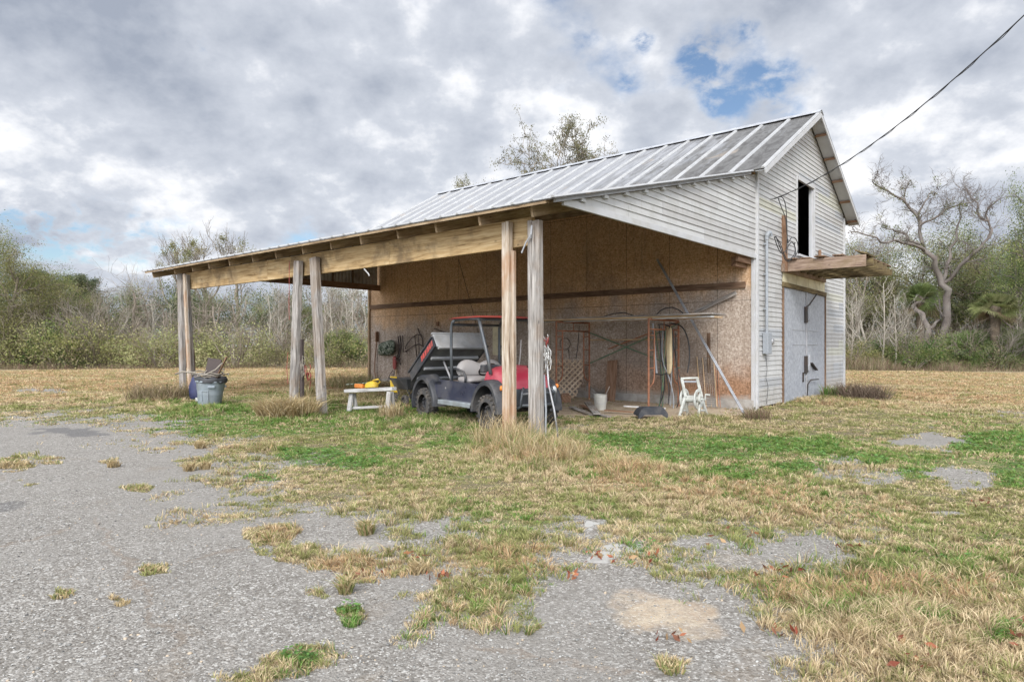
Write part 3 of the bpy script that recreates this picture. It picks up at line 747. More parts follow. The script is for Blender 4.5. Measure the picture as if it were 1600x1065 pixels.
# lean-to framing
mb = MB()
for s_ in np.arange(-7.72, -.3, .92): mb.box((s_, 6.85, lroof(s_) - .042), (.085, 13.6, .04), Matrix.Rotation(-math.atan(.25), 3, 'Y'))
b(mb, 'purlins', M['wood_raft'])
for i in range(14):
    t = .44 + .98 * i if i < 13 else 13.4
    mb = MB(); p0 = Vector((-.03, t, lroof(-.03) - .145)); p1 = Vector((-7.62 + random.uniform(-.03, .05), t + random.uniform(-.02, .02), 0)); p1.z = lroof(p1.x) - .145
    mb.bar(p0, p1, .042, .155); b(mb, 'rafter', M['wood_raft'], bevel=.003)
mb = MB(); mb.box((-.05, LT / 2, 5.08), (.045, LT - .3, .18)); b(mb, 'ledger', M['wood_raft'])
# sagging pine beam over the posts, boards butted end to end
def beam_run(y0, y1, s0, th, sag):
    segs = [(.66, 3.95), (3.955, 8.15), (8.155, 12.75)]
    for a_, c_ in segs:
        mb = MB(); N = 6
        for i in range(N):
            ta, tb = a_ + (c_ - a_) * i / N, a_ + (c_ - a_) * (i + 1) / N
        rings = []
        for i in range(N + 1):
            t = a_ + (c_ - a_) * i / N; dz = -sag * math.sin(math.pi * t / 12.75) - .03 * (t / 12.75)
            rings.append([(s0, t, y0 + dz), (s0 + th, t, y0 + dz), (s0 + th, t, y1 + dz * .6), (s0, t, y1 + dz * .6)])
        bI = len(mb.v)
        for r_ in rings: mb.v += r_
        off = random.random() * 30
        for i in range(N):
            for q in range(4):
                q2 = (q + 1) % 4; mb.f.append((bI + i * 4 + q, bI + i * 4 + q2, bI + i * 4 + 4 + q2, bI + i * 4 + 4 + q))
                u0, u1 = off + rings[i][0][1], off + rings[i + 1][0][1]
                va, vb = (0, .09, .49, .58, .98)[q], (0, .09, .49, .58, .98)[q + 1]
                mb.uv += [(u0, va), (u0, vb), (u1, vb), (u1, va)]
        mb.f.append(tuple(bI + q for q in range(4))); mb.f.append(tuple(bI + N * 4 + q for q in (3, 2, 1, 0))); mb.uv += [(0, 0)] * 8
        b(mb, 'beam', M['wood_beam'], bevel=.004)
beam_run(2.95, 3.37, -7.30, .075, .03)
# far end header with corrugated infill above
mb = MB(); mb.box((-3.55, 13.35, 3.50), (7.05, .06, .20)); b(mb, 'header', M['wood_brown'], bevel=.003)
mb = MB(); N = 150
for i in range(N):
    s0, s1 = -7.1 + 7.0 * i / N, -7.1 + 7.0 * (i + 1) / N; y0_, y1_ = [13.42 + .012 * math.sin(i_ * math.pi * .66) for i_ in (i, i + 1)]
    mb.poly([(s0, y0_, 3.58), (s1, y1_, 3.58), (s1, y1_, max(3.59, lroof(s1) - .05)), (s0, y0_, max(3.59, lroof(s0) - .05))])
b(mb, 'tin_infill', M['corr'], fixn=False)
for s_ in (-6, -5.2, -4.4, -3.6, -2.8, -2.0, -1.2):
    mb = MB(); mb.bar((s_, 13.36, 3.59), (s_, 13.36, lroof(s_) - .08), .04, .04, (1, 0, 0)); b(mb, 'stud', M['wood_dark'])
# posts: (top px, bottom px, width m, material, boards)
def post(top, bot, s, wd, mat, boards=2, dp=.09, thin=0):
    a = loc_b(ps(*top, s)); c = loc_b(ps(*bot, s)); c.z -= .12
    ax = (a - c).normalized(); e = c; mb = MB(); w = wd / boards
    for i in range(boards):
        off = (i - (boards - 1) / 2) * w
        # faces the camera: width runs along the shed
        o = Vector((0, off, 0)); dd = dp - (.018 if (i + thin) % 2 else 0)
        zz = random.uniform(-.015, .015) if i else 0
        mb.bar(c + o, a + o + ax * zz, w - .003, dd, (-1, 0, 0))
    return b(mb, 'post', mat, bevel=.004)
post((836, 345), (838, 689), -7.40, .215, M['wood_grey'], 3, .10)
post((792, 347), (793, 673), -7.40, .15, M['wood_rust'], 2, .10)
post((800, 392), (801, 674), -7.355, .11, M['wood_rust'], 1, .06)
post((491, 402), (503.5, 644), -7.40, .24, M['wood_grey'], 2, .10)
post((466, 408), (458, 633), -7.40, .22, M['wood_grey'], 2, .10)
post((282, 428), (286, 617), -7.40, .24, M['wood_grey'], 2, .10)
post((288, 428), (297, 620), -7.52, .10, M['wood_rust'], 1, .05)
post((292, 430), (302, 619), -7.36, .16, M['wood_grey'], 1, .08)
# window of the loft
mb = MB(); x0, x1, z0, z1 = WIN; w = .11
mb.box((x0 + .02, -.03, (z0 + z1) / 2), (.04, .05, z1 - z0)); mb.box((x1 - w / 2, -.03, (z0 + z1) / 2), (w, .06, z1 - z0)); mb.box(((x0 + x1) / 2, -.033, z1 - w / 2), (x1 - x0 - 2 * w, .062, w)); mb.box(((x0 + x1) / 2, -.033, z0 + .03), (x1 - x0 - 2 * w, .08, .06))
lw = b(mb, 'loft_opening', M['white_trim'], bevel=.004)
for jx, jy, jw, jd in ((x1 - w - .02, .03, .04, .08), (x0 + .03, .09, .03, .2)):
    mb = MB(); mb.box((jx, jy, (z0 + z1) / 2), (jw, jd, z1 - z0 - .1)); b(mb, 'jamb', M['soffit'], lw, bevel=.003)
mb = MB(); mb.box(((x0 + x1) / 2, .9, (z0 + z1) / 2), (x1 - x0 + 1.6, .04, 3.2)); b(mb, 'loft_shade_sheet', M['interior'])  # near-black sheet behind the opening, the loft's shade put into its colour
# double door
mb = MB(); xa, xb, zt = 1.86, 5.46, 2.90; xm = (xa + xb) / 2 + .0
dl = MB(); dl.box(((xa + xm) / 2 - .006, .0, zt / 2), (xm - xa - .012, .05, zt)); dl = b(dl, 'door', M['door'], bevel=.004)
dr = MB(); dr.box(((xb + xm) / 2 + .006, .006, zt / 2), (xb - xm - .012, .05, zt)); dr = b(dr, 'door', M['door'], bevel=.004)
for fx in (xa - .035, xb + .035):
    mb = MB(); mb.box((fx, -.02, zt / 2), (.055, .06, zt)); b(mb, 'door_frame', M['wood_dark'], bevel=.003)
mb = MB(); mb.bar((xa - .09, -.04, 2.97), (xb + .05, -.04, 2.93), .05, .12); b(mb, 'door_header', M['wood_moss'], bevel=.004)
for dz, dh in ((.0, 0),):
    mb = MB(); mb.box((xm, -.045, 1.5), (.03, .03, 2.8)); b(mb, 'door_seam_strip', M['steel'], dl)
for zc, hh in ((2.28, .42), (.95, .46)):
    mb = MB(); mb.box((xm - .07, -.055, zc), (.16, .05, hh)); b(mb, 'latch_plate', M['black_iron'], dl, bevel=.004)
    mb = MB(); mb.box((xm + .22, -.045, zc + .04), (.14, .03, hh * .9)); mb.box((xm + .22, -.055, zc + .04), (.05, .04, hh * .95)); b(mb, 'latch_plate', M['galv'], dr, bevel=.003)
mb = MB(); mb.tube([(xm - .05, -.07, 2.5), (xm + .1, -.09, 2.55), (xm + .75, -.10, 2.88)], .018); b(mb, 'door_bar', M['black_iron'], dl)
mb = MB(); mb.tube([(xm - .02, -.07, .05), (xm, -.08, .42), (xm + .25, -.09, .53), (xm + .9, -.10, .52)], .016); b(mb, 'door_bar', M['black_iron'], dl)
mb = MB(); mb.bar((xm + .38, -.06, .98), (xm + .78, -.08, .78), .03, .08, (0, -1, 0)); b(mb, 'hasp', M['black_iron'], dr)
mb = MB(); mb.box((xm - .28, -.045, .62), (.05, .03, .26)); b(mb, 'pull_handle', M['black_iron'], dl, bevel=.004)
mb = MB()
for z_ in (1.48, 1.86):
    mb.box((xm, -.028, z_), (2.2, .012, .018))
b(mb, 'door_battens', M['galv'], dl)
# yellowed panel above the header
mb = MB()
for i in range(7):
    x0_ = PAN[0] + (PAN[1] - PAN[0]) * i / 7; x1_ = PAN[0] + (PAN[1] - PAN[0]) * (i + 1) / 7
    mb.box(((x0_ + x1_) / 2, -.005 + .004 * (i % 2), 3.15), (x1_ - x0_ - .006, .03, .36))
b(mb, 'panel_over_door', M['yellow_panel'])
# projecting loft platform
plat = MB(); plat.box((3.55, -.05, 3.37), (3.7, .06, .2)); plat = b(plat, 'loft_platform', M['wood_shelf'], bevel=.003)
for i, s_ in enumerate((1.92, 2.47, 3.05, 3.6, 4.12, 4.6, 5.08, 5.3)):
    mb = MB(); L = 1.8 + random.uniform(-.03, .03) - (.1 if i > 4 else 0)
    mb.box((s_, -.081 - L / 2, 3.42 if i == 0 else 3.44), (.05, L, .27 if i == 0 else .17)); b(mb, 'joist', M['wood_shelf'] if i == 0 else M['wood_moss'], plat, bevel=.004)
for i, (y_, x_, l_, ) in enumerate(((-.22, 3.3, 3.0), (-.52, 3.6, 3.3), (-.9, 3.5, 3.4), (-1.22, 3.55, 3.3), (-1.62, 3.9, 2.9))):
    mb = MB(); mb.box((x_, y_, 3.585 + .004 * i), (l_, .24, .03), Matrix.Rotation(random.uniform(-.03, .03), 3, 'Z') @ Matrix.Rotation(random.uniform(-.02, .02), 3, 'X')); b(mb, 'deck_board', M['wood_dark'], plat, bevel=.003)
mb = MB(); mb.box((2.5, -1.72, 3.64), (1.1, .28, .03), Matrix.Rotation(.35, 3, 'X') @ Matrix.Rotation(.05, 3, 'Z')); b(mb, 'loose_board', M['wood_moss'], plat)
mb = MB(); mb.bar((1.84, -.07, 3.28), (1.80, -.06, 4.66), .09, .11, (0, 1, 0)); b(mb, 'upright', M['wood_brown'], plat, bevel=.004)
mb = MB(); mb.bar((4.85, -.07, 3.55), (4.85, -.06, 4.15), .11, .05, (0, 1, 0)); b(mb, 'upright', M['wood_brown'], plat, bevel=.004)
# rafter stub in the notch beside the corner
mb = MB(); mb.box((-.42, .10, 3.36), (.80, .06, .13)); mb.box((-.36, .22, 3.31), (.7, .10, .20)); b(mb, 'wall_tie', M['wood_brown'], bevel=.003)

# electric service
meter = MB(); meter.box((.52, -.09, 1.51), (.26, .13, .50)); meter = meter.build('electric_meter', M['pvc_grey'], barn, loc=True, bevel=.012)
mb = MB(); mb.lathe([(.0, .0), (.085, .0), (.085, .08), (.07, .12), (0, .13)], 20, Matrix.Translation((.73, -.04, 1.55)) @ Matrix.Rotation(R(90), 4, 'X')); b(mb, 'glass_dial', M['steel'], meter, smooth=True, auto=40)
mb = MB(); mb.tube([(.50, -.085, 1.76), (.50, -.085, 3.95)], .033, 10)
mb.tube([(.50, -.085, 3.9), (.50, -.085, 4.0)], .045, 10); mb.tube([(.50, -.085, 3.98), (.52, -.11, 4.06), (.60, -.12, 4.07), (.64, -.12, 4.0)], .055, 10)
for z_ in (2.3, 3.1, 3.8): mb.box((.50, -.06, z_), (.12, .05, .03))
b(mb, 'conduit', M['pvc_grey'], meter, smooth=True, auto=40)
mb = MB(); mb.tube([(.6, -.03, 1.25), (.62, -.05, .9), (.55, -.05, .7), (.66, -.06, .5), (.56, -.06, .1)], .006, 5); b(mb, 'ground_wire', M['black_cable'], meter)
# ------------------------------------------------------------------ utility vehicle under the shed
M['tyre'] = simple_mat('dusty_tyre_rubber', (.055, .052, .05), .85, 0, .2, 30, (.17, .14, .11), .55, .3, 9)
M['rim'] = simple_mat('dark_wheel_rim', (.10, .10, .105), .5, .3, .2, 12, (.20, .17, .14), .5)
M['black_plastic'] = simple_mat('faded_black_plastic', (.035, .037, .043), .55, 0, .2, 8, (.17, .155, .14), .5, .1, 2.5)
M['navy'] = simple_mat('dark_body_panel', (.028, .032, .055), .35, 0, .15, 4, (.15, .14, .13), .4, .05, 2)
M['hood_red'] = simple_mat('faded_red_hood', (.33, .028, .05), .42, 0, .10, 3, (.50, .18, .17), .35, .05, 2)
M['roof_red'] = simple_mat('red_canopy', (.42, .06, .045), .45, 0, .10, 3, (.35, .13, .10), .5, .05, 2)
M['decal'] = simple_mat('red_decal', (.50, .07, .06), .5, 0, .2, 20, (.3, .16, .14), .5)
M['frame_grey'] = simple_mat('dark_grey_tube', (.075, .085, .095), .45, .2, .15, 8, (.2, .18, .16), .35)
M['bed_grey'] = simple_mat('scuffed_bed_steel', (.46, .47, .48), .5, .3, .2, 5, (.36, .34, .31), .6, .1, 2.5)
M['bed_dark'] = simple_mat('dirty_bed_underside', (.13, .13, .125), .7, .2, .3, 4, (.20, .19, .17), .6, .2, 3)
M['vinyl'] = simple_mat('dusty_grey_vinyl', (.31, .295, .285), .6, 0, .08, 5, (.28, .24, .21), .4, .1, 3)
M['amber'] = simple_mat('amber_lens', (.75, .22, .03), .25, 0, .1)
M['lens'] = simple_mat('clear_lens', (.62, .63, .62), .2, .2, .1)
M['alu'] = simple_mat('worn_aluminium_step', (.34, .37, .38), .5, .4, .2, 8, (.2, .18, .16), .4)

u_loc = Vector((-1.205, 13.36, .0)); u_loc.z = gh(u_loc.x, u_loc.y) + .0        # midpoint of the rear axle
UF = Vector((.583, -.812, 0)); UL = Vector((.812, .583, 0)); u_ang = math.atan2(UF.y, UF.x)
utv = empty('utility_vehicle', u_loc, u_ang, 'dusty red and black utility vehicle with its cargo bed tipped up', 'utility vehicle')
def U(mb, name, mat, parent=None, **kw):
    mb.v = [(x if x < 2.35 else 2.35 + (x - 2.35) * .74, y * .91, z) for x, y, z in mb.v]
    return mb.build(name, mat, parent or utv, loc=(parent is None) or True, **kw)
WB, TR, WR = 2.25, .575, .285
# wheels
def wheel_parts(mbt, mbr, c, r, w, knob=True, side=-1):
    n = 30; prof = [(-.5, .60), (-.50, .78), (-.46, .90), (-.34, .97), (0, 1.0), (.34, .97), (.46, .90), (.5, .78), (.5, .60)]
    rings = []
    b0 = len(mbt.v)
    for i in range(n):
        a = 2 * math.pi * i / n
        for y, q in prof: mbt.v.append((c[0] + math.cos(a) * r * q, c[1] + y * w, c[2] + math.sin(a) * r * q))
    m = len(prof)
    for i in range(n):
        for j in range(m - 1):
            i2 = (i + 1) % n; mbt.f.append((b0 + i * m + j, b0 + i * m + j + 1, b0 + i2 * m + j + 1, b0 + i2 * m + j)); mbt.uv += [(0, 0)] * 4
    if knob:
        for i in range(20):
            a = 2 * math.pi * (i + .5 * 0) / 20
            for j, yy in enumerate((-.42, -.14, .14, .42)):
                aa = a + (j % 2) * math.pi / 20
                rad = r * (.985 if abs(yy) < .3 else .94)
                Mx = Matrix.Rotation(-aa, 3, 'Y') @ Matrix.Rotation(.35 * (1 if j % 2 else -1), 3, 'X')
                mbt.box((c[0] + math.cos(aa) * rad, c[1] + yy * w, c[2] + math.sin(aa) * rad), (.035, w * .2, r * .17), Mx)
    Mr = Matrix.Translation(c) @ Matrix.Rotation(R(90), 4, 'X')
    s_ = side
    pr = [(0.0, -s_ * w * .30), (r * .16, -s_ * w * .34), (r * .22, -s_ * w * .30), (r * .25, -s_ * w * .12), (r * .50, -s_ * w * .08), (r * .56, -s_ * w * .42), (r * .63, -s_ * w * .50), (r * .66, -s_ * w * .44), (r * .60, 0)]
    mbr.lathe([(p, -q * s_ * s_) for p, q in pr], 28, Mr, cap=False)
    for i in range(8):
        a = 2 * math.pi * i / 8
        mbr.box((c[0] + math.cos(a) * r * .36, c[1] + s_ * w * .16, c[2] + math.sin(a) * r * .36), (.02, .03, .05), Matrix.Rotation(-a, 3, 'Y'))
def add_wheel(name, x, y, r, w, parent, builder=None, knob=True, side=-1, z=None, mt='tyre'):
    t, rm = MB(), MB(); wheel_parts(t, rm, (x, y, r if z is None else z), r, w, knob, side)
    tt = t.build('tyre', M[mt], parent, loc=True, smooth=True, auto=35)
    tt.name = name
    rm.build('rim', M['rim'], tt, loc=True, smooth=True, auto=35)
    return tt
for x in (0, WB):
    for sd_ in (-1, 1): add_wheel('wheel', x, sd_ * TR, WR, .22, utv, side=sd_)
# chassis and axles
mb = MB(); mb.box((1.1, -.28, .36), (2.5, .07, .09)); U(mb, 'frame_rail', M['black_plastic'])
mb = MB(); mb.box((1.1, .28, .36), (2.5, .07, .09)); U(mb, 'frame_rail', M['black_plastic'])
mb = MB(); mb.tube([(0, -.55, WR), (0, .55, WR)], .035, 8); U(mb, 'axle', M['black_iron'])
mb = MB(); mb.tube([(WB, -.55, WR), (WB, .55, WR)], .035, 8); U(mb, 'axle', M['black_iron'])
mb = MB(); mb.box((.15, 0, .38), (.55, .5, .3)); U(mb, 'engine', M['black_iron'], bevel=.03)
mb = MB(); mb.box((1.3, 0, .40), (1.2, 1.16, .05)); U(mb, 'floor_pan', M['black_plastic'])
# body sides: profile in x-z with wheel arches, pushed inward
def arch(cx, r, a0, a1, n=9): return [(cx + r * math.cos(R(a0 + (a1 - a0) * i / n)), WR + r * math.sin(R(a0 + (a1 - a0) * i / n))) for i in range(n + 1)]
for sg in (-1, 1):
    prof = [(.42, .42)] + [(1.80, .36), (1.86, .46), (1.80, .70), (1.66, .735), (1.18, .745), (.6, .76), (.36, .70)]
    mb = MB(); mb.prism(prof, .10 * 1, (0, sg * .62 + (.05 if sg < 0 else .05), 0), (1, 0, 0), (0, 0, 1)); U(mb, 'side_panel', M['navy'], bevel=.012)
    # rear and front fenders: swept arches
    for cx, nm, a0, a1, hi in ((0, 'rear_fender', -8, 200, 1.0), (WB, 'front_fender', -4, 186, 1.0)):
        mb = MB(); rings = []
        for i in range(17):
            a = R(a0 + (a1 - a0) * i / 16); ri, ro = WR + .085, WR + .165
            sq = 1 + .16 * max(0, math.sin(a)) ** 2 * (1.0 if cx else 1.1)
            def P_(r_, y): return (cx + r_ * math.cos(a) * (1.06 if cx else 1.05), y, WR + .02 + r_ * math.sin(a) * sq)
            y0_, y1_ = sg * .44, sg * .765
            rings.append([P_(ri, y1_), P_(ro - .02, y1_), P_(ro, y1_ - sg * .03), P_(ro + .01, y0_), P_(ri, y0_)])
        mb.loft(rings); U(mb, nm, M['black_plastic'], smooth=True, auto=40)
    mb = MB(); mb.box((1.22, sg * .70, .375), (1.12, .16, .05)); mb.box((1.22, sg * .775, .355), (1.12, .02, .08)); U(mb, 'side_step', M['alu'], bevel=.01)
    mb = MB(); mb.box((.20, sg * .60, .70), (.85, .14, .08)); U(mb, 'bed_sill', M['black_plastic'], bevel=.01)
for zx in (.62, 1.24):
    mb = MB(); mb.box((zx, -.6215, .58), (.012, .006, .28)); U(mb, 'panel_seam', M['black_iron'])
mb = MB(); mb.box((1.22, -.6215, .655), (1.15, .006, .010)); U(mb, 'panel_crease', M['black_iron'])
for zx, zz in ((.50, .46), (1.0, .45), (1.5, .44), (1.72, .66), (.50, .70)):
    mb = MB(); mb.lathe([(0, .0), (.013, 0), (.010, .008), (0, .009)], 8, Matrix.Translation((zx, -.622, zz)) @ Matrix.Rotation(R(90), 4, 'X')); U(mb, 'bolt', M['vinyl'])
for sy in (-.28, .28):
    for i_ in range(3):
        mb = MB(); mb.box((2.30 + i_ * .07, sy, 1.035 - i_ * .018), (.035, .20, .012), Matrix.Rotation(.26, 3, 'Y')); U(mb, 'hood_vent', M['black_iron'])
# round filler cap on the side
mb = MB(); mb.lathe([(0, .0), (.055, 0), (.055, .03), (.04, .04), (0, .04)], 16, Matrix.Translation((.78, -.625, .615)) @ Matrix.Rotation(R(90), 4, 'X')); U(mb, 'fuel_cap', M['rim'], smooth=True, auto=40)
mb = MB(); mb.lathe([(0, .041), (.02, .041), (.018, .046), (0, .046)], 12, Matrix.Translation((.78, -.625, .615)) @ Matrix.Rotation(R(90), 4, 'X')); U(mb, 'cap_boss', M['vinyl'])
# hood: lofted sections across the width
mb = MB(); rings = []
for x, hw, zt_, zb_ in ((2.00, .60, .90, .72), (2.04, .62, 1.00, .71), (2.12, .60, 1.06, .70), (2.3, .55, 1.02, .68), (2.55, .50, .95, .66), (2.72, .45, .86, .64), (2.80, .40, .76, .62)):
    ring = [(-hw, zb_), (-hw * 1.0, zb_ + (zt_ - zb_) * .45), (-hw * .93, zb_ + (zt_ - zb_) * .80), (-hw * .72, zt_ - .02), (-hw * .4, zt_), (0, zt_ + .015), (hw * .4, zt_), (hw * .72, zt_ - .02), (hw * .93, zb_ + (zt_ - zb_) * .8), (hw, zb_ + (zt_ - zb_) * .45), (hw, zb_)]
    rings.append([(x, y, z) for y, z in ring])
mb.loft(rings); hood = U(mb, 'hood', M['hood_red'], smooth=True, auto=50)
mb = MB(); mb.box((1.84, -.30, 1.00), (.10, .5, .14)); mb.box((1.80, .30, .98), (.08, .55, .12)); U(mb, 'dashboard', M['black_plastic'], bevel=.02)
# front panel, bumper, lamps
mb = MB(); rings = []
for y, x_ in ((-.66, 2.55), (-.60, 2.76), (-.40, 2.86), (0, 2.90), (.40, 2.86), (.60, 2.76), (.66, 2.55)):
    rings.append([(x_ - .16, y, .70), (x_ - .01, y, .68), (x_ + .02, y, .52), (x_ - .01, y, .40), (x_ - .14, y, .38)])
mb.loft(rings); U(mb, 'front_panel', M['black_plastic'], smooth=True, auto=40)
mb = MB(); mb.tube([(2.78, -.42, .34), (2.99, -.40, .40), (3.0, -.38, .62), (2.92, -.3, .70)], .024, 8); mb.tube([(2.78, .42, .34), (2.99, .40, .40), (3.0, .38, .62), (2.92, .3, .70)], .024, 8); mb.tube([(2.98, -.40, .42), (3.0, 0, .40), (2.98, .40, .42)], .028, 8); mb.tube([(3.0, -.38, .6), (3.02, 0, .62), (3.0, .38, .6)], .024, 8)
U(mb, 'bumper', M['frame_grey'], smooth=True)
for sg in (-1, 1):
    mb = MB(); mb.lathe([(.0, 0), (.075, 0), (.08, .03), (.065, .065), (.03, .085), (0, .09)], 18, Matrix.Translation((2.74, sg * .50, .64)) @ Matrix.Rotation(sg * .35, 4, 'Z') @ Matrix.Rotation(R(90), 4, 'Y')); hl = U(mb, 'headlight', M['lens'], smooth=True)
    mb = MB(); mb.lathe([(.0, 0), (.04, 0), (.042, .03), (.03, .045), (0, .05)], 14, Matrix.Translation((2.66, sg * .67, .70)) @ Matrix.Rotation(sg * -.9, 4, 'Z') @ Matrix.Rotation(R(90), 4, 'Y')); U(mb, 'turn_signal', M['amber'], smooth=True)
    mb = MB(); mb.lathe([(.078, -.01), (.095, -.01), (.095, .05), (.08, .055)], 18, Matrix.Translation((2.74, sg * .50, .64)) @ Matrix.Rotation(sg * .35, 4, 'Z') @ Matrix.Rotation(R(90), 4, 'Y'), cap=False); U(mb, 'lamp_bezel', M['black_plastic'], hl, smooth=True)
# seats with two humped backrests
mb = MB(); rings = []
for y, zz in ((-.56, .93), (-.50, 1.06), (-.36, 1.13), (-.18, 1.12), (-.03, 1.05), (.03, 1.05), (.18, 1.12), (.36, 1.13), (.50, 1.06), (.56, .93)):
    rings.append([(1.06, y, .84), (.98, y, .90), (.94, y, zz), (.97, y, zz + .03), (1.04, y, zz + .02), (1.10, y, zz - .04), (1.12, y, .92), (1.10, y, .84)])
mb.loft(rings); U(mb, 'backrest', M['vinyl'], smooth=True, sub=1)
mb = MB(); rings = []
for y in (-.56, -.52, -.06, 0, .06, .52, .56):
    e_ = .03 if abs(y) in (.56, 0) else 0
    rings.append([(.98 + e_, y, .72), (.98 + e_, y, .82 - e_), (1.08, y, .86 - e_), (1.38, y, .85 - e_), (1.46 - e_, y, .80 - e_), (1.46 - e_, y, .72)])
mb.loft(rings); U(mb, 'seat', M['vinyl'], smooth=True, sub=1)
mb = MB(); mb.box((1.2, 0, .58), (.5, 1.1, .28)); U(mb, 'seat_base', M['navy'], bevel=.02)
for sg in (-1, 1):
    mb = MB(); mb.tube([(.98, sg * .60, .98), (1.15, sg * .61, .97), (1.34, sg * .61, .93), (1.41, sg * .61, .84), (1.38, sg * .61, .72)], .024, 8); U(mb, 'hip_guard', M['black_plastic'], smooth=True)
# steering wheel and gear lever
mb = MB(); cen = Vector((1.66, -.28, .98)); ax = Vector((-.6, 0, .8)); e1 = Vector((0, 1, 0)); e2 = ax.cross(e1)
mb.tube([cen + (e1 * math.cos(2 * math.pi * i / 20) + e2 * math.sin(2 * math.pi * i / 20)) * .17 for i in range(20)], .016, 6, closed=True)
for i in range(3): mb.tube([cen, cen + (e1 * math.cos(2.1 * i + .5) + e2 * math.sin(2.1 * i + .5)) * .17], .012, 5)
mb.tube([cen, cen - ax * .35], .02, 6); U(mb, 'steering_wheel', M['black_iron'], smooth=True)
# roll cage
HT = 1.88
for sg in (-1, 1):
    mb = MB(); mb.tube([(.90, sg * .60, .72), (.88, sg * .60, 1.3), (.88, sg * .60, 1.74), (.92, sg * .60, 1.84), (1.02, sg * .60, HT)], .03, 10)
    mb.tube([(1.0, sg * .60, HT), (1.4, sg * .60, HT + .01), (1.88, sg * .60, HT)], .028, 10); U(mb, 'cage_hoop', M['frame_grey'], smooth=True)
    mb = MB(); mb.tube([(1.82, sg * .59, HT), (1.90, sg * .595, 1.70), (2.12, sg * .60, 1.20), (2.20, sg * .60, .92)], .034, 10); U(mb, 'windscreen_post', M['frame_grey'], smooth=True)
for x, z in ((.88, 1.80), (.88, 1.0), (1.86, HT - .01)):
    mb = MB(); mb.tube([(x, -.60, z), (x, .60, z)], .026, 8); U(mb, 'cage_crossbar', M['frame_grey'], smooth=True)
mb = MB(); rings = []
for x, dz in ((.84, -.02), (.95, .005), (1.2, .012), (1.7, .012), (1.98, .004), (2.06, -.02)):
    rings.append([(x, -.66, HT + .02 + dz * .2), (x, -.60, HT + .04 + dz), (x, 0, HT + .055 + dz), (x, .60, HT + .04 + dz), (x, .66, HT + .02 + dz * .2), (x, 0, HT + .03 + dz * .3)])
mb.loft(rings); U(mb, 'canopy', M['roof_red'], smooth=True, auto=40)
mb = MB(); mb.tube([(1.55, .55, .78), (1.70, .50, 1.25), (1.72, .50, 1.52)], .012, 6); U(mb, 'side_rod', M['vinyl'])
# tipped bed: built flat then turned about the rear hinge
hx, hz = -.60, .69; TILT = R(36)
def bedM():
    return Matrix.Translation((hx, 0, hz)) @ Matrix.Rotation(-TILT, 4, 'Y')
BM = bedM()
def bb(mb): mb.v = [tuple(BM @ Vector(p)) for p in mb.v]; return mb
L_, HW, HB = 1.20, .66, .23
mb = MB(); mb.box((L_ / 2, 0, 0), (L_, 2 * HW - .06, .02)); bed = U(bb(mb), 'cargo_bed', M['bed_dark'])
for sg in (-1, 1):
    mb = MB(); mb.box((L_ / 2, sg * (HW - .01), .10), (L_, .04, HB)); mb.box((L_ / 2, sg * (HW + .012), .21), (L_ + .02, .06, .03)); mb.box((L_ / 2, sg * (HW + .012), .0), (L_ + .02, .03, .03)); s1 = U(bb(mb), 'bed_side', M['black_plastic'], bed, bevel=.005)
    mb = MB(); mb.box((L_ / 2, sg * (HW - .01), .232), (L_ + .01, .05, .012)); U(bb(mb), 'bed_rim', M['bed_grey'], bed)
    # red lettering stripes on the side: worn block shapes
    x = .58
    for i, w_ in enumerate((.10, .09, .10, .03, .09, .10, .08)):
        mb = MB(); sk = .03
        y_ = sg * (HW + .0125)
        mb.prism([(0, .0), (w_ * .75, .0), (w_ * .75 + sk, .10), (sk, .10)] if i % 2 else [(0, 0), (w_ * .6, .0), (w_ * .9, .05), (w_ * .75 + sk, .10), (sk, .10), (w_ * .3, .05)], .004 * (1 if sg > 0 else -1) * -1, (x, y_, .06), (1, 0, 0), (0, 0, 1)); x += w_ * .94 + .005
        if x < L_ - .03: U(bb(mb), 'bed_decal', M['decal'], bed)
mb = MB(); mb.box((L_ - .01, 0, .14), (.03, 2 * HW - .08, .32)); mb.box((L_ - .01, 0, .31), (.06, 2 * HW - .04, .03)); mb.box((L_ + .012, 0, .0), (.03, 2 * HW - .06, .035)); U(bb(mb), 'headboard', M['bed_grey'], bed, bevel=.005)
mb = MB(); mb.box((.02, 0, .12), (.03, 2 * HW - .08, .24)); U(bb(mb), 'tailgate', M['bed_dark'], bed, bevel=.004)
for x in (.12, .48, .84, 1.2):
    mb = MB(); mb.box((x, 0, -.035), (.06, 2 * HW - .12, .05)); U(bb(mb), 'bed_rib', M['bed_grey'], bed, bevel=.004)
mb = MB()
mb.tube([(.5, -.25, .55), BM @ Vector((.75, -.25, -.05))], .022, 7); U(mb, 'lift_strut', M['steel'])
# ------------------------------------------------------------------ things stored in and around the shed
M['copper'] = simple_mat('rusty_orange_pipe', (.34, .15, .08), .7, .1, .3, 14, (.13, .06, .035), .6, .2, 5)
M['green_pipe'] = simple_mat('green_painted_tube', (.09, .17, .10), .6, 0, .25, 10, (.24, .18, .12), .5)
M['white_plastic'] = simple_mat('weathered_white_plastic', (.50, .51, .47), .6, 0, .15, 8, (.24, .22, .17), .7, .1, 5)
M['bucket'] = simple_mat('dirty_white_bucket', (.48, .47, .42), .6, 0, .15, 8, (.24, .20, .15), .6)
M['camo'] = None
M['wood_lattice'] = wood_mat('tan_lattice_wood', (.30, .21, .14), (.54, .41, .29), (.64, .51, .38), (.3, .2, .13), .4)
M['wood_horse'] = wood_mat('worn_sawhorse_wood', (.22, .21, .195), (.43, .42, .40), (.60, .59, .57), (.24, .21, .18), .6)
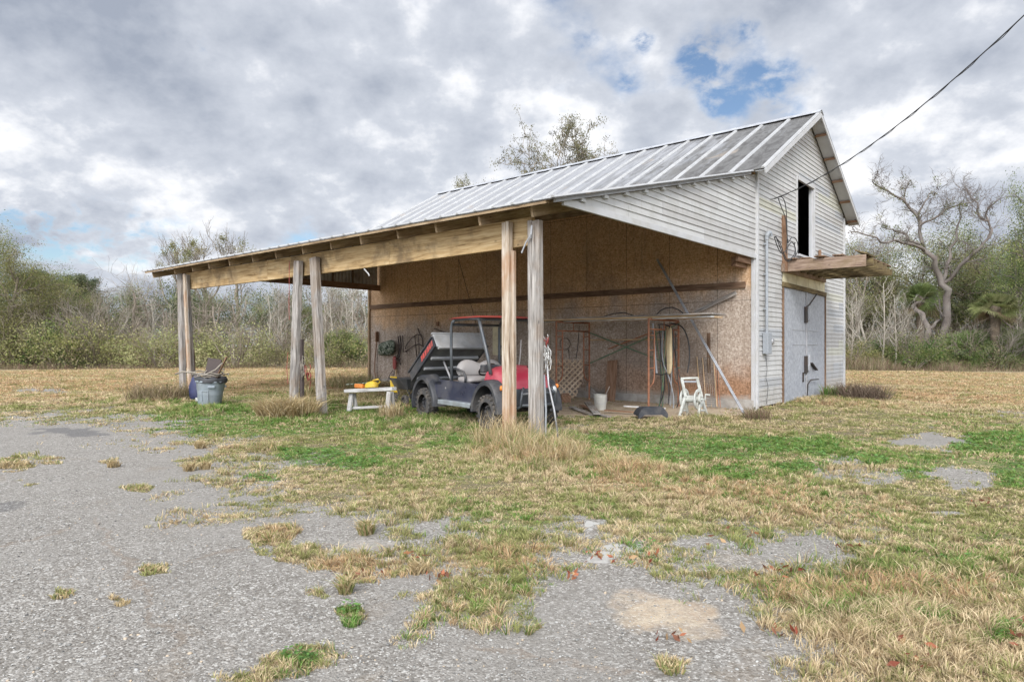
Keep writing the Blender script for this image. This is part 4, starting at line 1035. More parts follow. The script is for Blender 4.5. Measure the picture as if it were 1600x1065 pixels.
def camo():
    k = NT('camouflage_fabric'); v = k.coord('Object'); n = k.noise(v, 11, 3, .5, .8)
    c = k.ramp(n, [(0, (.02, .03, .02)), (.45, (.075, .10, .055)), (.52, (.30, .31, .26)), (.58, (.05, .075, .04)), (.66, (.015, .02, .015))], 'CONSTANT'); return k.done(c, .9)
M['camo'] = camo()
M['yellow'] = simple_mat('yellow_plastic', (.62, .42, .03), .5, 0, .12, 8, (.3, .22, .1), .4)
M['orange'] = simple_mat('orange_plastic', (.60, .19, .03), .5, 0, .12, 8, (.3, .18, .1), .4)
M['bin'] = simple_mat('blue_grey_bin_plastic', (.25, .285, .31), .55, 0, .08, 4, (.17, .17, .16), .35, .1, 3)
M['strap'] = simple_mat('dark_leather_strap', (.06, .045, .04), .8)
M['rope'] = simple_mat('tan_rope', (.24, .21, .17), .9, 0, .2, 30)
M['rope_white'] = simple_mat('white_cord', (.62, .61, .58), .8, 0, .15, 30)
M['canvas'] = simple_mat('tan_canvas', (.56, .46, .29), .85, 0, .12, 10, (.35, .27, .16), .4)
M['navy_bag'] = simple_mat('navy_tarp', (.03, .035, .09), .6, 0, .3, 8)
M['red_tool'] = simple_mat('red_tool_paint', (.32, .06, .05), .6, 0, .2, 10, (.2, .1, .08), .4)
def solid(name, mb, mat, label, cat, group=None, **kw): return tag(mb.build(name, M[mat] if isinstance(mat, str) else mat, None, **kw), label, cat, group)
def thing_at(name, w, label, cat, group=None): return empty(name, w, 0, label, cat, group)
def GP(p): return Vector((p.x, p.y, gh(p.x, p.y)))
def seg(*pts): return [Vector(p) for p in pts]
def hang(p0, p1, sag, n=10):
    p0, p1 = Vector(p0), Vector(p1)
    return [p0.lerp(p1, i / n) - Vector((0, 0, sag * 4 * (i / n) * (1 - i / n))) for i in range(n + 1)]

# ---- scaffold frames of rusty pipe carrying sheets of plywood
def frame_(t, sA, sB, label):
    g = gh(*bl(sA, t)[:2]); e = thing_at('scaffold_frame', bl(sA, t, g), label, 'scaffold frame', 'rusty scaffold frames against the shed wall')
    z1 = 2.04; wdt = sB - sA
    for s_ in (sA, sB):
        mb = MB(); mb.tube([bl(s_, t, g - .02), bl(s_, t, z1)], .024, 8); mb.build('leg', M['copper'], e, smooth=True, auto=40)
    mb = MB(); mb.tube([bl(sA, t, z1), bl(sB, t, z1)], .024, 8); mb.build('top_rail', M['copper'], e, smooth=True)
    mb = MB(); mb.tube([bl(sA, t, z1 - .22), bl(sB, t, z1 - .22)], .018, 8); mb.build('rail', M['copper'], e, smooth=True)
    for sg, s0 in ((1, sA), (-1, sB)):
        mb = MB(); w_ = .26 * sg
        mb.tube([bl(s0 + w_, t, z1 - .2), bl(s0 + w_, t, .75), bl(s0 + w_ * .8, t, .62), bl(s0 + w_ * .35, t, .55), bl(s0, t, .54)], .018, 8)
        for z_ in (.95, 1.35, 1.68): mb.tube([bl(s0, t, z_), bl(s0 + w_, t, z_)], .013, 6)
        mb.build('ladder_rungs', M['copper'], e, smooth=True, auto=50)
    for s_ in (.5,):
        mb = MB(); mb.tube([bl(sA + wdt * s_, t, z1), bl(sA + wdt * s_, t, z1 - .22)], .012, 6); mb.build('stub', M['copper'], e)
frame_(1.67, -1.88, -.42, 'rusty orange scaffold frame with hoses hung over its rungs')
frame_(4.2, -1.88, -.42, 'rusty scaffold frame standing behind the lattice panel')
def brace(a, c_, mat, label, grp=None, nm='cross_brace'):
    mb = MB(); mb.tube([a, c_], .017, 7); solid(nm, mb, mat, label, 'brace', grp, smooth=True, auto=40)
brace(ps(922, 520, -.44), ps(1062, 575, -.50), 'green_pipe', 'green pipe brace sloping down to the right under the plywood sheets')
brace(ps(922, 567, -.52), ps(1062, 505, -.44), 'green_pipe', 'green pipe brace rising to the right under the plywood sheets')
brace(ps(922, 531, -.40), ps(1052, 530, -.40), 'wood_plywood', 'pale level bar between the two scaffold frames')
brace(ps(950, 545, -.33), ps(1060, 503, -.33), 'copper', 'thin rusty brace rising behind the green pipes')
# plywood sheets
mb = MB(); mb.box(bl(-1.25, 2.95, 2.085), (1.2, 4.9, .035), Matrix.Rotation(BANG + .02, 3, 'Z')); solid('plywood_sheet', mb, 'wood_plywood', 'large plywood sheet lying on top of the scaffold frames', 'plywood sheet', bevel=.002)
mb = MB(); mb.box(bl(-1.5, 2.0, 2.12), (.7, 3.6, .03), Matrix.Rotation(BANG - .03, 3, 'Z')); solid('plywood_sheet', mb, 'wood_grey', 'narrower grey plywood sheet on top of the larger sheet', 'plywood sheet', bevel=.002)
mb = MB(); mb.bar(bl(-1.75, .25, 2.06), bl(-1.5, 5.1, 2.055), .14, .035); solid('plank', mb, 'wood_white', 'pale plank under the front edge of the plywood sheets', 'plank', bevel=.002)
mb = MB(); mb.tube([ps(x, y, -1.0) for x, y in ((1022, 497), (1026, 491), (1032, 485), (1040, 481), (1050, 480), (1059, 483), (1066, 488), (1071, 495))], .013, 6); solid('hose', mb, 'black_cable', 'black hose arching up from the top of the plywood sheets', 'hose', smooth=True)
mb = MB(); mb.tube([ps(935, 497, -1), ps(958, 490, -1), ps(975, 488, -1), ps(990, 493, -1), ps(1010, 496, -1)], .012, 6); solid('cable', mb, 'black_cable', 'thin black cable heaped on the plywood near the left scaffold frame', 'cable', smooth=True)

# ---- hoses and canvas hung on the right scaffold frame
def hose(pts, r, mat, label, cat='hose', nm='hose', s0=-1.1):
    P = [ps(x, y, s0 + ds) for x, y, ds in pts]
    # smooth the polyline
    for _ in range(2):
        Q = [P[0]]
        for i in range(len(P) - 1): Q += [P[i].lerp(P[i + 1], .25), P[i].lerp(P[i + 1], .75)]
        P = Q + [P[-1]]
    mb = MB(); mb.tube(P, r, 7); solid(nm, mb, mat, label, cat, smooth=True)
hose([(1020, 505, -.4), (1022, 530, -.4), (1024, 560, -.4), (1026, 583, -.4)], .022, 'pvc_grey', 'short stiff grey hose with a fitting, hung next to the orange leg')
hose([(1028, 507, 0), (1038, 506, 0), (1052, 513, 0), (1052, 560, 0), (1046, 580, 0), (1036, 586, 0), (1022, 583, 0)], .015, 'black_cable', 'black hose looped low beside the short grey hose')
hose([(1048, 505, .2), (1066, 508, .2), (1076, 530, .2), (1078, 560, .2), (1074, 582, .2)], .016, 'black_cable', 'black hose arching to the right of the canvas')
hose([(1030, 510, 0), (1034, 560, .1), (1040, 600, .1), (1034, 625, .2), (1026, 641, .2)], .013, 'black_cable', 'black hose hanging from the frame to the dirt floor')
hose([(1036, 510, 0), (1033, 560, 0), (1046, 590, 0), (1053, 620, .1), (1052, 642, .1)], .014, 'pvc_grey', 'grey hose hanging in a long curve behind the hose reel')
hose([(1040, 512, 0), (1038, 570, 0), (1036, 600, 0), (1031, 628, .1), (1030, 640, .1)], .012, 'green_pipe', 'green hose hanging down among the black ones')
hose([(1056, 520, .3), (1056, 570, .3), (1061, 600, .3), (1062, 625, .3), (1056, 640, .3)], .011, 'black_cable', 'thin black cable hanging just left of the hose reel')
hose([(905, 510, .6), (903, 540, .6), (900, 560, .6)], .01, 'black_cable', 'short cord hanging above the lattice panel', 'cord', 'cord')
mb = MB(); mb.tube([ps(883 + 8 * math.cos(a), 537 + 9 * math.sin(a), -.10) for a in np.linspace(0, 6.2, 16)], .009, 5, closed=True); mb.tube([ps(888, 545, -.1), ps(890, 560, -.1)], .008, 5); solid('wire_coil', mb, 'strap', 'small wire coil hung on the wall above the lattice panel', 'wire coil', smooth=True)
for i, (x0, x1, x2, mt, lb_) in enumerate(((1030, 1031, 1034, 'black_cable', 'black hose hanging straight down behind the canvas strip'), (1037, 1040, 1046, 'black_cable', 'black hose hanging just in front of the tan canvas'), (1043, 1049, 1049, 'pvc_grey', 'grey hose hanging right behind the tan canvas'), (1024, 1033, 1037, 'green_pipe', 'dark green hose swinging out left of the canvas'), (1050, 1058, 1068, 'black_cable', 'black cable hanging down the right scaffold leg'))):
    hose([(x0, 508 + i, .1 * i - .1), (x0 + 3, 540, .1 * i), (x1, 575, .1 * i), (x2, 610, .1 * i), (x2 - 2, 630 + 2 * i, .1 * i)], .011 + .002 * (i % 2), mt, lb_)
# canvas: folded strip
mb = MB(); P = [(1048, 508), (1045, 540), (1047, 570), (1045, 586)]
rings = []
for i, (x, y) in enumerate(P):
    c_ = ps(x, y, -1.15); w_ = (.045, .075, .07, .055)[i]
    rings.append([c_ + D1 * (w_ * math.cos(a)) + D2 * (.035 * math.sin(a) * (1 + .5 * math.cos(3 * a))) for a in np.linspace(0, 2 * math.pi, 13)[:-1]])
mb.loft(rings); solid('canvas_strip', mb, 'canvas', 'folded tan canvas strip hanging among the hoses', 'canvas strip', smooth=True, sub=1)
mb = MB(); rings = []
for i, (x, y) in enumerate([(1043, 510), (1041, 535), (1038, 560)]):
    c_ = ps(x, y, -1.05); w_ = (.03, .035, .02)[i]
    rings.append([c_ + D1 * (w_ * math.cos(a)) + D2 * (.02 * math.sin(a)) for a in np.linspace(0, 2 * math.pi, 9)[:-1]])
mb.loft(rings); solid('canvas_strip', mb, 'wood_plywood', 'narrow brown cloth strip hanging left of the tan canvas', 'cloth strip', smooth=True)

# ---- lattice panel leaning on the wall: clipped diagonal slats
e = thing_at('lattice_panel', GP(bl(-.5, 4.6)), 'brown wooden lattice panel leaning on the wall behind the vehicle', 'lattice')
A_ = lambda x, y: ps(x, y, -.32 - .16 * (y - 560) / 75)
LP = [(850, 560), (914, 562), (912, 590), (903, 612), (897, 634), (888, 630), (868, 610), (850, 600)]
def in_poly(x, y, P):
    c_ = False
    for i in range(len(P)):
        (ax, ay), (bx, by) = P[i], P[(i + 1) % len(P)]
        if (ay > y) != (by > y) and x < (bx - ax) * (y - ay) / (by - ay) + ax: c_ = not c_
    return c_
for di, (sx, nm) in enumerate(((1, 'lattice_slats'), (-1, 'lattice_slats'))):
    mb = MB()
    for o in range(-30, 60):
        run = []
        for q in range(0, 120):
            x = 830 + o * 8.6 * 1.0 + sx * q * .86 * (1) + (0 if sx > 0 else 60); y = 556 + q * .86
            if in_poly(x, y, LP): run.append((x, y))
        if len(run) > 4:
            a_, c_ = A_(*run[0]), A_(*run[-1]); off = D2 * (-.012 * di)
            mb.bar(a_ + off, c_ + off, .010, .044, (c_ - a_).cross(D2))
    if mb.v: mb.build(nm, M['wood_lattice'], e)

# ---- bucket
c_ = pg(938, 640); c_ = GP(c_)
e = thing_at('bucket', c_, 'dirty white plastic bucket in front of the leaning brown board', 'bucket')
Mx = Matrix.Translation(c_)
mb = MB(); mb.lathe([(.0, .01), (.12, 0), (.125, .01), (.145, .28), (.152, .285), (.152, .30), (.147, .31), (.147, .33), (.152, .335), (.15, .345), (.14, .345), (.138, .3), (.115, .03), (0, .03)], 24, Mx); mb.build('tub', M['bucket'], e, smooth=True, auto=35)
mb = MB(); mb.tube([c_ + Vector((.15 * math.cos(a), -.02 - .17 * math.sin(a), .28 - .14 * math.sin(a))) for a in np.linspace(0, math.pi, 12)], .004, 5); mb.build('handle', M['steel'], e)
mb = MB(); mb.tube([c_ + Vector((-.02, 0, .05)), c_ + Vector((.22, .08, .52))], .014, 6); solid('stick', mb, 'wood_grey', 'short grey stick poking out of the white bucket', 'stick')

# ---- planks
def plank(a, c_, w, h, mat, label, nm='plank', up=(0, 0, 1), cat='plank'):
    mb = MB(); mb.bar(a, c_, w, h, up); solid(nm, mb, mat, label, cat, bevel=.002)
plank(ps(952, 636, -.55), ps(957, 563, -.10), .30, .03, 'wood_brown', 'wide brown board leaning upright on the wall by the bucket', up=D2)
plank(ps(917, 602, -.25), ps(934, 620, -.6), .14, .025, 'wood_grey', 'short grey board leaning behind the white bucket', up=D2)
pl = [((893, 638), (925, 650), .13, 'wood_grey', 'leftmost grey plank lying flat below the lattice panel'), ((908, 637), (930, 645), .10, 'wood_brown', 'short brown plank lying below the lattice panel'), ((918, 634), (933, 652), .16, 'wood_grey', 'split grey plank lying in front of the bucket'), ((934, 650), (952, 653), .12, 'wood_grey', 'broken plank end lying farthest forward on the dirt'),
      ((945, 645), (1000, 648), .10, 'wood_brown', 'long thin brown plank lying between bucket and black arch'), ((975, 640), (1040, 643), .08, 'wood_white', 'pale narrow plank lying along the foot of the wall')]
for i, ((x0, y0), (x1, y1), w_, mt, lb_) in enumerate(pl):
    a_, c_ = pg(x0, y0), pg(x1, y1); z_ = .04 + .022 * (i % 3)
    plank(a_ + Vector((0, 0, z_)), c_ + Vector((0, 0, z_ - .012)), w_, .024, mt, lb_)
plank(ps(1086, 488, -.10), ps(1150, 457, -.12), .09, .03, 'wood_grey', 'grey board fixed aslant high on the right end of the wall', up=D2)
mb = MB(); c_ = GP(pg(880, 628)); mb.box(c_ + Vector((0, 0, .09)), (.26, .3, .18), Matrix.Rotation(.5, 3, 'Z')); mb.box(c_ + Vector((.05, -.03, .20)), (.30, .12, .04), Matrix.Rotation(1.2, 3, 'Z')); solid('wood_blocks', mb, 'wood_brown', 'brown wood offcuts under the lower edge of the lattice', 'wood offcut', bevel=.006)
mb = MB(); mb.bar(ps(1107.5, 520, -.03), ps(1108, 582, -.03), .03, .09, D1); solid('wall_strip', mb, 'wood_dark', 'dark upright batten on the wall behind the leaning metal bar', 'batten')

# ---- long metal bar leaning on the wall
mb = MB(); a_, c_ = GP(pg(1162, 645)), ps(1027, 405, -.12); mb.bar(a_, c_, .055, .03, D2); mb.bar(a_ + D2 * -.02, c_ + D2 * -.02, .008, .06, D2)
solid('metal_bar', mb, 'galv', 'long metal bar leaning from the grass up against the board wall', 'metal bar', bevel=.002)
# ---- wire mesh panels leaning on the wall
e = thing_at('garden_mesh', GP(bl(-.45, .9)), 'rusty wire mesh panel leaning on the wall behind the hose reel', 'wire panel')
mb = MB()
for i in range(4):
    f_ = i / 3; mb.tube([ps(1089 + 26 * f_, 557 + 1.5 * i, -.1), ps(1095 + 21 * f_ * 1.2, 635, -.4)], .012 if i in (0, 1, 3) else .006, 5)
mb.build('stiles', M['wood_plywood'], e)
mb = MB()
for i in range(22):
    f_ = i / 21; y = 558 + f_ * 72; mb.tube([ps(1089 + 6 * f_, y, -.1 - .3 * f_), ps(1115 + 4 * f_, y + 2, -.1 - .3 * f_)], .0045, 4)
for i in range(8):
    f_ = (i + .5) / 8; mb.tube([ps(1089 + 26 * f_, 558, -.1), ps(1095 + 24 * f_, 632, -.4)], .004, 4)
mb.build('mesh', M['wood_grey'], e)
for x, lb_ in ((1118, 'thin orange stake leaning just right of the wire panel'), (1121.5, 'thin orange stake farther right of the wire panel')):
    mb = MB(); mb.tube([ps(x, 575, -.1), ps(x + 4, 636, -.35)], .009, 5); solid('stake', mb, 'copper', lb_, 'stake')

# ---- hose reel cart
c_ = GP(pg(1084, 652)); e = thing_at('hose_reel', c_, 'weathered white plastic hose reel stand at the edge of the grass', 'hose reel')
def HP(x, y, d=0): 
    p = Vector(((x - 800) / F * (c_.y + d), c_.y + d, 0)); p.z = CAM_H + (HOR - y) / F * (c_.y + d); return p
for sx, nm in ((-1, 'stand'), (1, 'stand')):
    mb = MB()
    top = HP(1083 + sx * 12, 618, .05)
    for dx_, dd in ((-8, -.18), (6, .24)):
        q_ = HP(1084 + sx * 15 + dx_, 656, dd); q_.z = gh(q_.x, q_.y)
        mb.bar(top, q_, .045, .065)
    a1 = top.lerp(HP(1084 + sx * 15 - 8, 656, -.18), .6); a2 = top.lerp(HP(1084 + sx * 15 + 6, 656, .24), .6); mb.bar(a1, a2, .03, .04)
    mb.build(nm, M['white_plastic'], e, bevel=.008)
mb = MB(); mb.bar(HP(1071, 620), HP(1065, 591), .04, .06); mb.bar(HP(1096, 620), HP(1089, 590), .04, .06); mb.bar(HP(1063.5, 591), HP(1090.5, 590), .05, .04); mb.build('handle', M['white_plastic'], e, bevel=.008)
mb = MB(); mb.bar(HP(1068, 596), HP(1088, 596), .035, .035); mb.build('grip', M['pvc_grey'], e, bevel=.008)
ax_ = Vector((.76, -.65, 0)).normalized()
for off, nm in ((-.16, 'reel_disc'), (.14, 'reel_disc')):
    cc = HP(1081, 623) + ax_ * off
    Mq = Matrix.Translation(cc) @ ax_.to_track_quat('Z', 'Y').to_matrix().to_4x4()
    mb = MB(); mb.lathe([(.15, -.012), (.205, -.012), (.21, 0), (.205, .012), (.15, .012), (.15, -.012)], 26, Mq, cap=False)
    for i in range(6):
        a = i * math.pi / 3; mb.bar(Mq @ Vector((.03 * math.cos(a), .03 * math.sin(a), 0)), Mq @ Vector((.17 * math.cos(a), .17 * math.sin(a), 0)), .014, .028, ax_)
    mb.build(nm, M['white_plastic'], e)
Mq = Matrix.Translation(HP(1081, 623)) @ ax_.to_track_quat('Z', 'Y').to_matrix().to_4x4()
mb = MB(); mb.lathe([(.07, -.16), (.07, .2)], 18, Mq); mb.build('drum', M['white_plastic'], e, smooth=True, auto=40)
mb = MB(); mb.tube([Mq @ Vector((0, 0, .2)), Mq @ Vector((0, 0, .28)), Mq @ Vector((0, .10, .29)), Mq @ Vector((0, .10, .38))], .018, 7); mb.build('crank', M['white_plastic'], e)

# ---- black wheel arch on the dirt
a_, c_ = GP(pg(998, 655)), GP(pg(1044, 654)); mb = MB(); rings = []
ux = (c_ - a_); Lw = ux.length; ux.normalize(); uy = Vector((-ux.y, ux.x, 0))
for i in range(11):
    f_ = i / 10; zt = .18 * min(1, math.sin(math.pi * (.06 + .88 * f_)) * 1.7)
    p = a_ + ux * (Lw * f_)
    rings.append([p + Vector((0, 0, zt - .10)), p + Vector((0, 0, zt + .04)), p + uy * .05 + Vector((0, 0, zt + .07)), p + uy * .26 + Vector((0, 0, zt + .05)), p + uy * .26 + Vector((0, 0, zt + .02)), p + uy * .03 + Vector((0, 0, zt + .0)), p + uy * .03 + Vector((0, 0, zt - .10))])
rings = [[Vector((q.x, q.y, max(q.z, .005))) for q in r_] for r_ in rings]
mb.loft(rings); solid('wheel_arch_liner', mb, 'black_plastic', 'loose black wheel arch liner lying on the dirt by the hose reel', 'wheel arch', smooth=True, auto=45)

# ---- trash can heaped with debris by the far posts
c_ = GP(pg(327.5, 634)); c_.z += .0; e = thing_at('trash_can', c_, 'battered blue grey trash can beside the leftmost posts', 'trash can')
Mx = Matrix.Translation(c_) @ Matrix.Rotation(.05, 4, 'Y')
mb = MB(); pr = [(0, .0), (.225, 0), (.235, .02), (.245, .14), (.25, .15), (.262, .34), (.275, .36), (.29, .50), (.30, .52), (.315, .53), (.315, .56), (.30, .56), (.285, .48), (.23, .05), (0, .04)]
mb.lathe(pr, 32, Mx); mb.build('can', M['bin'], e, smooth=True, auto=40)
for a in (-1.1, 2.2, .6):
    mb = MB(); mb.box(Mx @ Vector((.29 * math.cos(a), .29 * math.sin(a), .44)), (.05, .14, .05), Matrix.Rotation(a, 3, 'Z')); mb.build('handle', M['bin'], e, bevel=.01)
mb = MB()
for x_, w_ in ((-.065, .012), (.075, .012)): mb.box(Mx @ Vector((x_, -.258, .24)), (w_, .02, .22))
mb.box(Mx @ Vector((.005, -.268, .345)), (.15, .02, .014)); mb.build('molded_frame', M['bin'], e)
mb = MB(); mb.lathe([(.318, .53), (.325, .60), (.30, .64), (.25, .60), (0, .58)], 28, Mx, cap=False)
mb.v = [(x + random.uniform(-.02, .02), y + random.uniform(-.02, .02), z + random.uniform(-.03, .02)) for x, y, z in mb.v]
solid('trash_bag', mb, 'black_cable', 'black bag liner folded over the rim of the trash can', 'trash bag', smooth=True)
mb = MB(); mb.box(c_ + Vector((.05, .05, .82)), (.30, .03, .44), Matrix.Rotation(.15, 3, 'Y') @ Matrix.Rotation(-.15, 3, 'X')); solid('dark_board', mb, 'strap', 'dark square board sticking up out of the trash can', 'board', bevel=.004)
mb = MB(); mb.bar(c_ + Vector((.12, 0, .55)), c_ + Vector((.40, -.05, 1.08)), .05, .02); solid('stick', mb, 'wood_brown', 'dark stick slanting up to the right out of the trash can', 'stick')
def hoop(n, seed, mat, label):
    r_ = random.Random(seed); mb = MB()
    for j in range(n):
        rad = r_.uniform(.2, .36); cx_, cy_ = r_.uniform(-.06, .14), r_.uniform(-.1, .05); tl = r_.uniform(-.12, .12); z0 = .62 + .025 * j
        P = [c_ + Vector((cx_ + rad * math.cos(a), cy_ + rad * .8 * math.sin(a), z0 + tl * math.cos(a + j) + .03 * math.sin(3 * a))) for a in np.linspace(0, r_.uniform(4.2, 6.1), 18)]
        mb.tube(P, .013, 6)
    solid('hose_bundle', mb, mat, label, 'hose', smooth=True)
hoop(6, 3, 'rope', 'tangled tan and grey hose heaped over the trash can rim')
mb = MB(); mb.tube([c_ + Vector(p) for p in ((-.7, -.1, .70), (-.5, -.2, .76), (-.25, -.2, .74), (0, -.25, .68), (.2, -.15, .80), (.33, -.1, .95))], .018, 6); solid('hose', mb, 'rope', 'pale hose running from the leftmost post across the trash can', 'hose', smooth=True)
bc = GP(pg(308, 626)); mb = MB(); rings = []
for z_, w_, d_ in ((0, .16, .12), (.15, .19, .14), (.35, .17, .12), (.52, .12, .09), (.62, .05, .05)):
    rings.append([bc + Vector((w_ * math.cos(a) * (1 + .15 * math.sin(3 * a + z_ * 9)), d_ * math.sin(a), z_)) for a in np.linspace(0, 2 * math.pi, 13)[:-1]])
mb.loft(rings); solid('tarp_bag', mb, 'navy_bag', 'dark navy tarp bag slumped between the far posts and the trash can', 'bag', smooth=True)
mb = MB(); p_ = GP(pg(313, 629)); mb.box(p_ + Vector((0, 0, .06)), (.20, .06, .12), Matrix.Rotation(.2, 3, 'Z')); solid('white_block', mb, 'white_plastic', 'small white block on the grass at the foot of the trash can', 'block', bevel=.005)
mb = MB(); a_ = GP(pg(305, 610)); mb.bar(a_, a_ + Vector((-.05, 0, 1.15)), .06, .04); solid('stake', mb, 'wood_dark', 'dark short stake standing behind the leftmost posts', 'stake')

# ---- sawhorse with the chainsaw
q0, q1 = GP(pg(551, 643)), GP(pg(611, 651)); q0.z += 0; e = thing_at('sawhorse', (q0 + q1) / 2, 'low chipped white sawhorse in the grass left of the vehicle', 'sawhorse')
def SHP(x, y, Y): return at(x, y, Y)
YA, YB = q0.y, q1.y
ta, tb = SHP(541, 610.5, YA), SHP(616, 607, YB)
mb = MB(); mb.bar(ta, tb, .13, .07); mb.build('top_beam', M['wood_horse'], e, bevel=.004)
sd_ = (tb - ta).cross(Vector((0, 0, 1))).normalized()
for q_, (x, y, Y_) in (('leg', (551, 612, YA)), ('leg', (610, 609, YB))):
    for sg in (1, -1):
        t_ = SHP(x, y, Y_) - Vector((0, 0, .03)); f_ = t_ + sd_ * (.10 * sg); f_.z = gh(f_.x, f_.y)
        mb = MB(); mb.bar(t_ + sd_ * .03 * sg, f_, .10 if sg > 0 else .08, .045, sd_); mb.build('leg', M['wood_horse'], e, bevel=.003)
mb = MB(); mb.bar(SHP(551, 637, YA), SHP(610, 634, YB), .04, .05); mb.build('brace_rail', M['wood_horse'], e)
top = (ta.lerp(tb, .42)) + Vector((0, 0, .035)); dv = (tb - ta).normalized()
e = thing_at('chainsaw', top, 'orange and yellow chainsaw lying on top of the white sawhorse', 'chainsaw')
mb = MB(); rings = []
for f_, h_, w_ in ((-.10, .05, .04), (-.06, .11, .08), (.0, .13, .09), (.10, .14, .09), (.17, .11, .08), (.2, .05, .05)):
    p = top + dv * (f_ + .12); rings.append([p + sd_ * w_ + Vector((0, 0, .01)), p + sd_ * w_ * .9 + Vector((0, 0, h_ * .8)), p + sd_ * w_ * .4 + Vector((0, 0, h_)), p - sd_ * w_ * .4 + Vector((0, 0, h_)), p - sd_ * w_ * .9 + Vector((0, 0, h_ * .8)), p - sd_ * w_ + Vector((0, 0, .01))])
mb.loft(rings); mb.build('motor_housing', M['yellow'], e, bevel=.01)
mb = MB(); mb.box(top + dv * -.16 + Vector((0, 0, .055)), (.24, .13, .09), Matrix.Rotation(math.atan2(dv.y, dv.x), 3, 'Z')); mb.build('tank', M['orange'], e, bevel=.02)
mb = MB(); mb.tube([top + dv * .34 + Vector((0, 0, .06)), top + dv * .42 + Vector((0, 0, .12)), top + dv * .36 + Vector((0, 0, .17)), top + dv * .20 + Vector((0, 0, .15))], .015, 6); mb.build('rear_handle', M['yellow'], e, smooth=True)
mb = MB(); mb.bar(top + dv * -.55 + Vector((0, 0, .10)), top + dv * .1 + Vector((0, 0, .11)), .09, .02); mb.build('guide_bar', M['camo'], e, bevel=.004)
mb = MB(); mb.bar(ps(560, 629, -4.9), ps(640, 627, -4.6), .10, .04); solid('plank', mb, 'wood_white', 'low pale plank lying behind the white sawhorse', 'plank', bevel=.003)

# ---- black garden cart behind the vehicle
cA = at(625, 628, 14.9); c_ = GP(cA); e = thing_at('garden_cart', c_, 'small black tub garden cart with yellow ends behind the vehicle', 'garden cart')
cx_ = c_ + Vector((.20, .1, 0))
mb = MB(); rings = []
for z_, l_, w_ in ((.33, .34, .20), (.36, .36, .22), (.56, .46, .30), (.58, .48, .31), (.58, .44, .28), (.38, .33, .19)):
    rings.append([cx_ + UF * (sx * l_) + UL * (sy * w_) + Vector((0, 0, z_ + .06)) for sx, sy in ((-1, -1), (1, -1), (1, 1), (-1, 1))])
mb.loft(rings, cap=True); mb.build('tub', M['black_plastic'], e, bevel=.01)
mb = MB(); mb.bar(cx_ - UF * .42 - UL * .2 + Vector((0, 0, .66)), cx_ - UF * .30 - UL * .24 + Vector((0, 0, .30)), .16, .04, UF); mb.build('yellow_end', M['yellow'], e, bevel=.008)
for sx in (-1, 1):
    for sy in (-1, 1):
        wc = cx_ + UF * (sx * .27) + UL * (sy * .25); wc.z = gh(wc.x, wc.y) + .145
        mb = MB(); rimb = MB(); wheel_parts(mb, rimb, (0, 0, 0), .145, .08, False, -1)
        Mw = Matrix.Translation(wc) @ Matrix.Rotation(u_ang, 4, 'Z')
        mb.v = [tuple(Mw @ Vector(p)) for p in mb.v]; rimb.v = [tuple(Mw @ Vector(p)) for p in rimb.v]
        w_ = mb.build('wheel', M['tyre'], e, smooth=True, auto=35); rimb.build('rim', M['rim'], w_, smooth=True, auto=35)
        mb = MB(); mb.tube([wc, wc - UL * (sy * .12) + Vector((0, 0, .12)), wc - UL * sy * .05 + Vector((0, 0, .26))], .012, 5); mb.build('strut', M['frame_grey'], e)

# ---- tools hung on the far part of the wall
S_ = -.12
mb = MB(); rings = []
for i, x in enumerate((591, 594, 600, 606, 611, 615, 617)):
    h_ = (7, 10, 11, 12, 12, 11, 8)[i]; cc = 546 - i * .8
    rings.append([ps(x + 1.2 * math.sin(i), cc + h_ * math.sin(a), S_ - .05 - .10 * math.cos(a)) for a in np.linspace(0, 2 * math.pi, 13)[:-1]])
mb.loft(rings); solid('camouflage_bag', mb, 'camo', 'rolled camouflage bag hung on the left end of the wall', 'bag', smooth=True)
mb = MB(); mb.bar(ps(589, 518, S_), ps(589, 534, S_), .05, .12, D2); mb.tube([ps(589, 530, S_), ps(586, 560, S_), ps(585, 580, S_), ps(590, 600, S_)], .02, 6); solid('leather_harness', mb, 'wood_brown', 'brown wooden handled strap hanging left of the camouflage bag', 'strap')
mb = MB(); mb.tube([ps(590, 545, S_), ps(589, 570, S_), ps(591, 592, S_)], .008, 5); solid('cord', mb, 'strap', 'thin dark cord hanging below the camouflage bag', 'cord')
for i, (P, r_, lb_) in enumerate(((((622, 525), (624, 545), (619, 565)), .03, 'leftmost dark leather strap hanging right of the camouflage bag'), (((625, 524), (627, 540), (623, 560), (626, 570)), .03, 'second dark leather strap from the camouflage bag'), (((629, 524), (630, 550), (634, 548), (636, 551)), .02, 'dark strap ending in a hook under the wall rail'),
                     (((616, 558), (618, 555), (622, 558), (626, 561), (621, 563), (616, 560)), .018, 'dark bridle ring hanging over the red tool'))):
    mb = MB(); mb.tube([ps(x, y, S_ - .02 * i) for x, y in P], r_ * .75, 6); solid('hanging_strap', mb, 'strap', lb_, 'strap', smooth=True)
mb = MB(); rings = [[ps(616.5 + w_ * math.cos(a), y, S_ - .03 - .04 * math.sin(a)) for a in np.linspace(0, 2 * math.pi, 9)[:-1]] for y, w_ in ((556, 1.5), (560, 3), (574, 3), (577, 1))]
mb.loft(rings); solid('red_tool', mb, 'red_tool', 'faded red handle tool hanging below the dark straps', 'tool', smooth=True)
mb = MB(); mb.tube([ps(x, y, S_) for x, y in ((614, 578), (609, 585), (605, 597), (606, 604))], .010, 5); mb.tube([ps(x, y, S_) for x, y in ((616, 578), (615, 588), (610, 600), (607, 606))], .008, 5); solid('cable', mb, 'strap', 'thin brown cable looping below the red tool', 'cable')
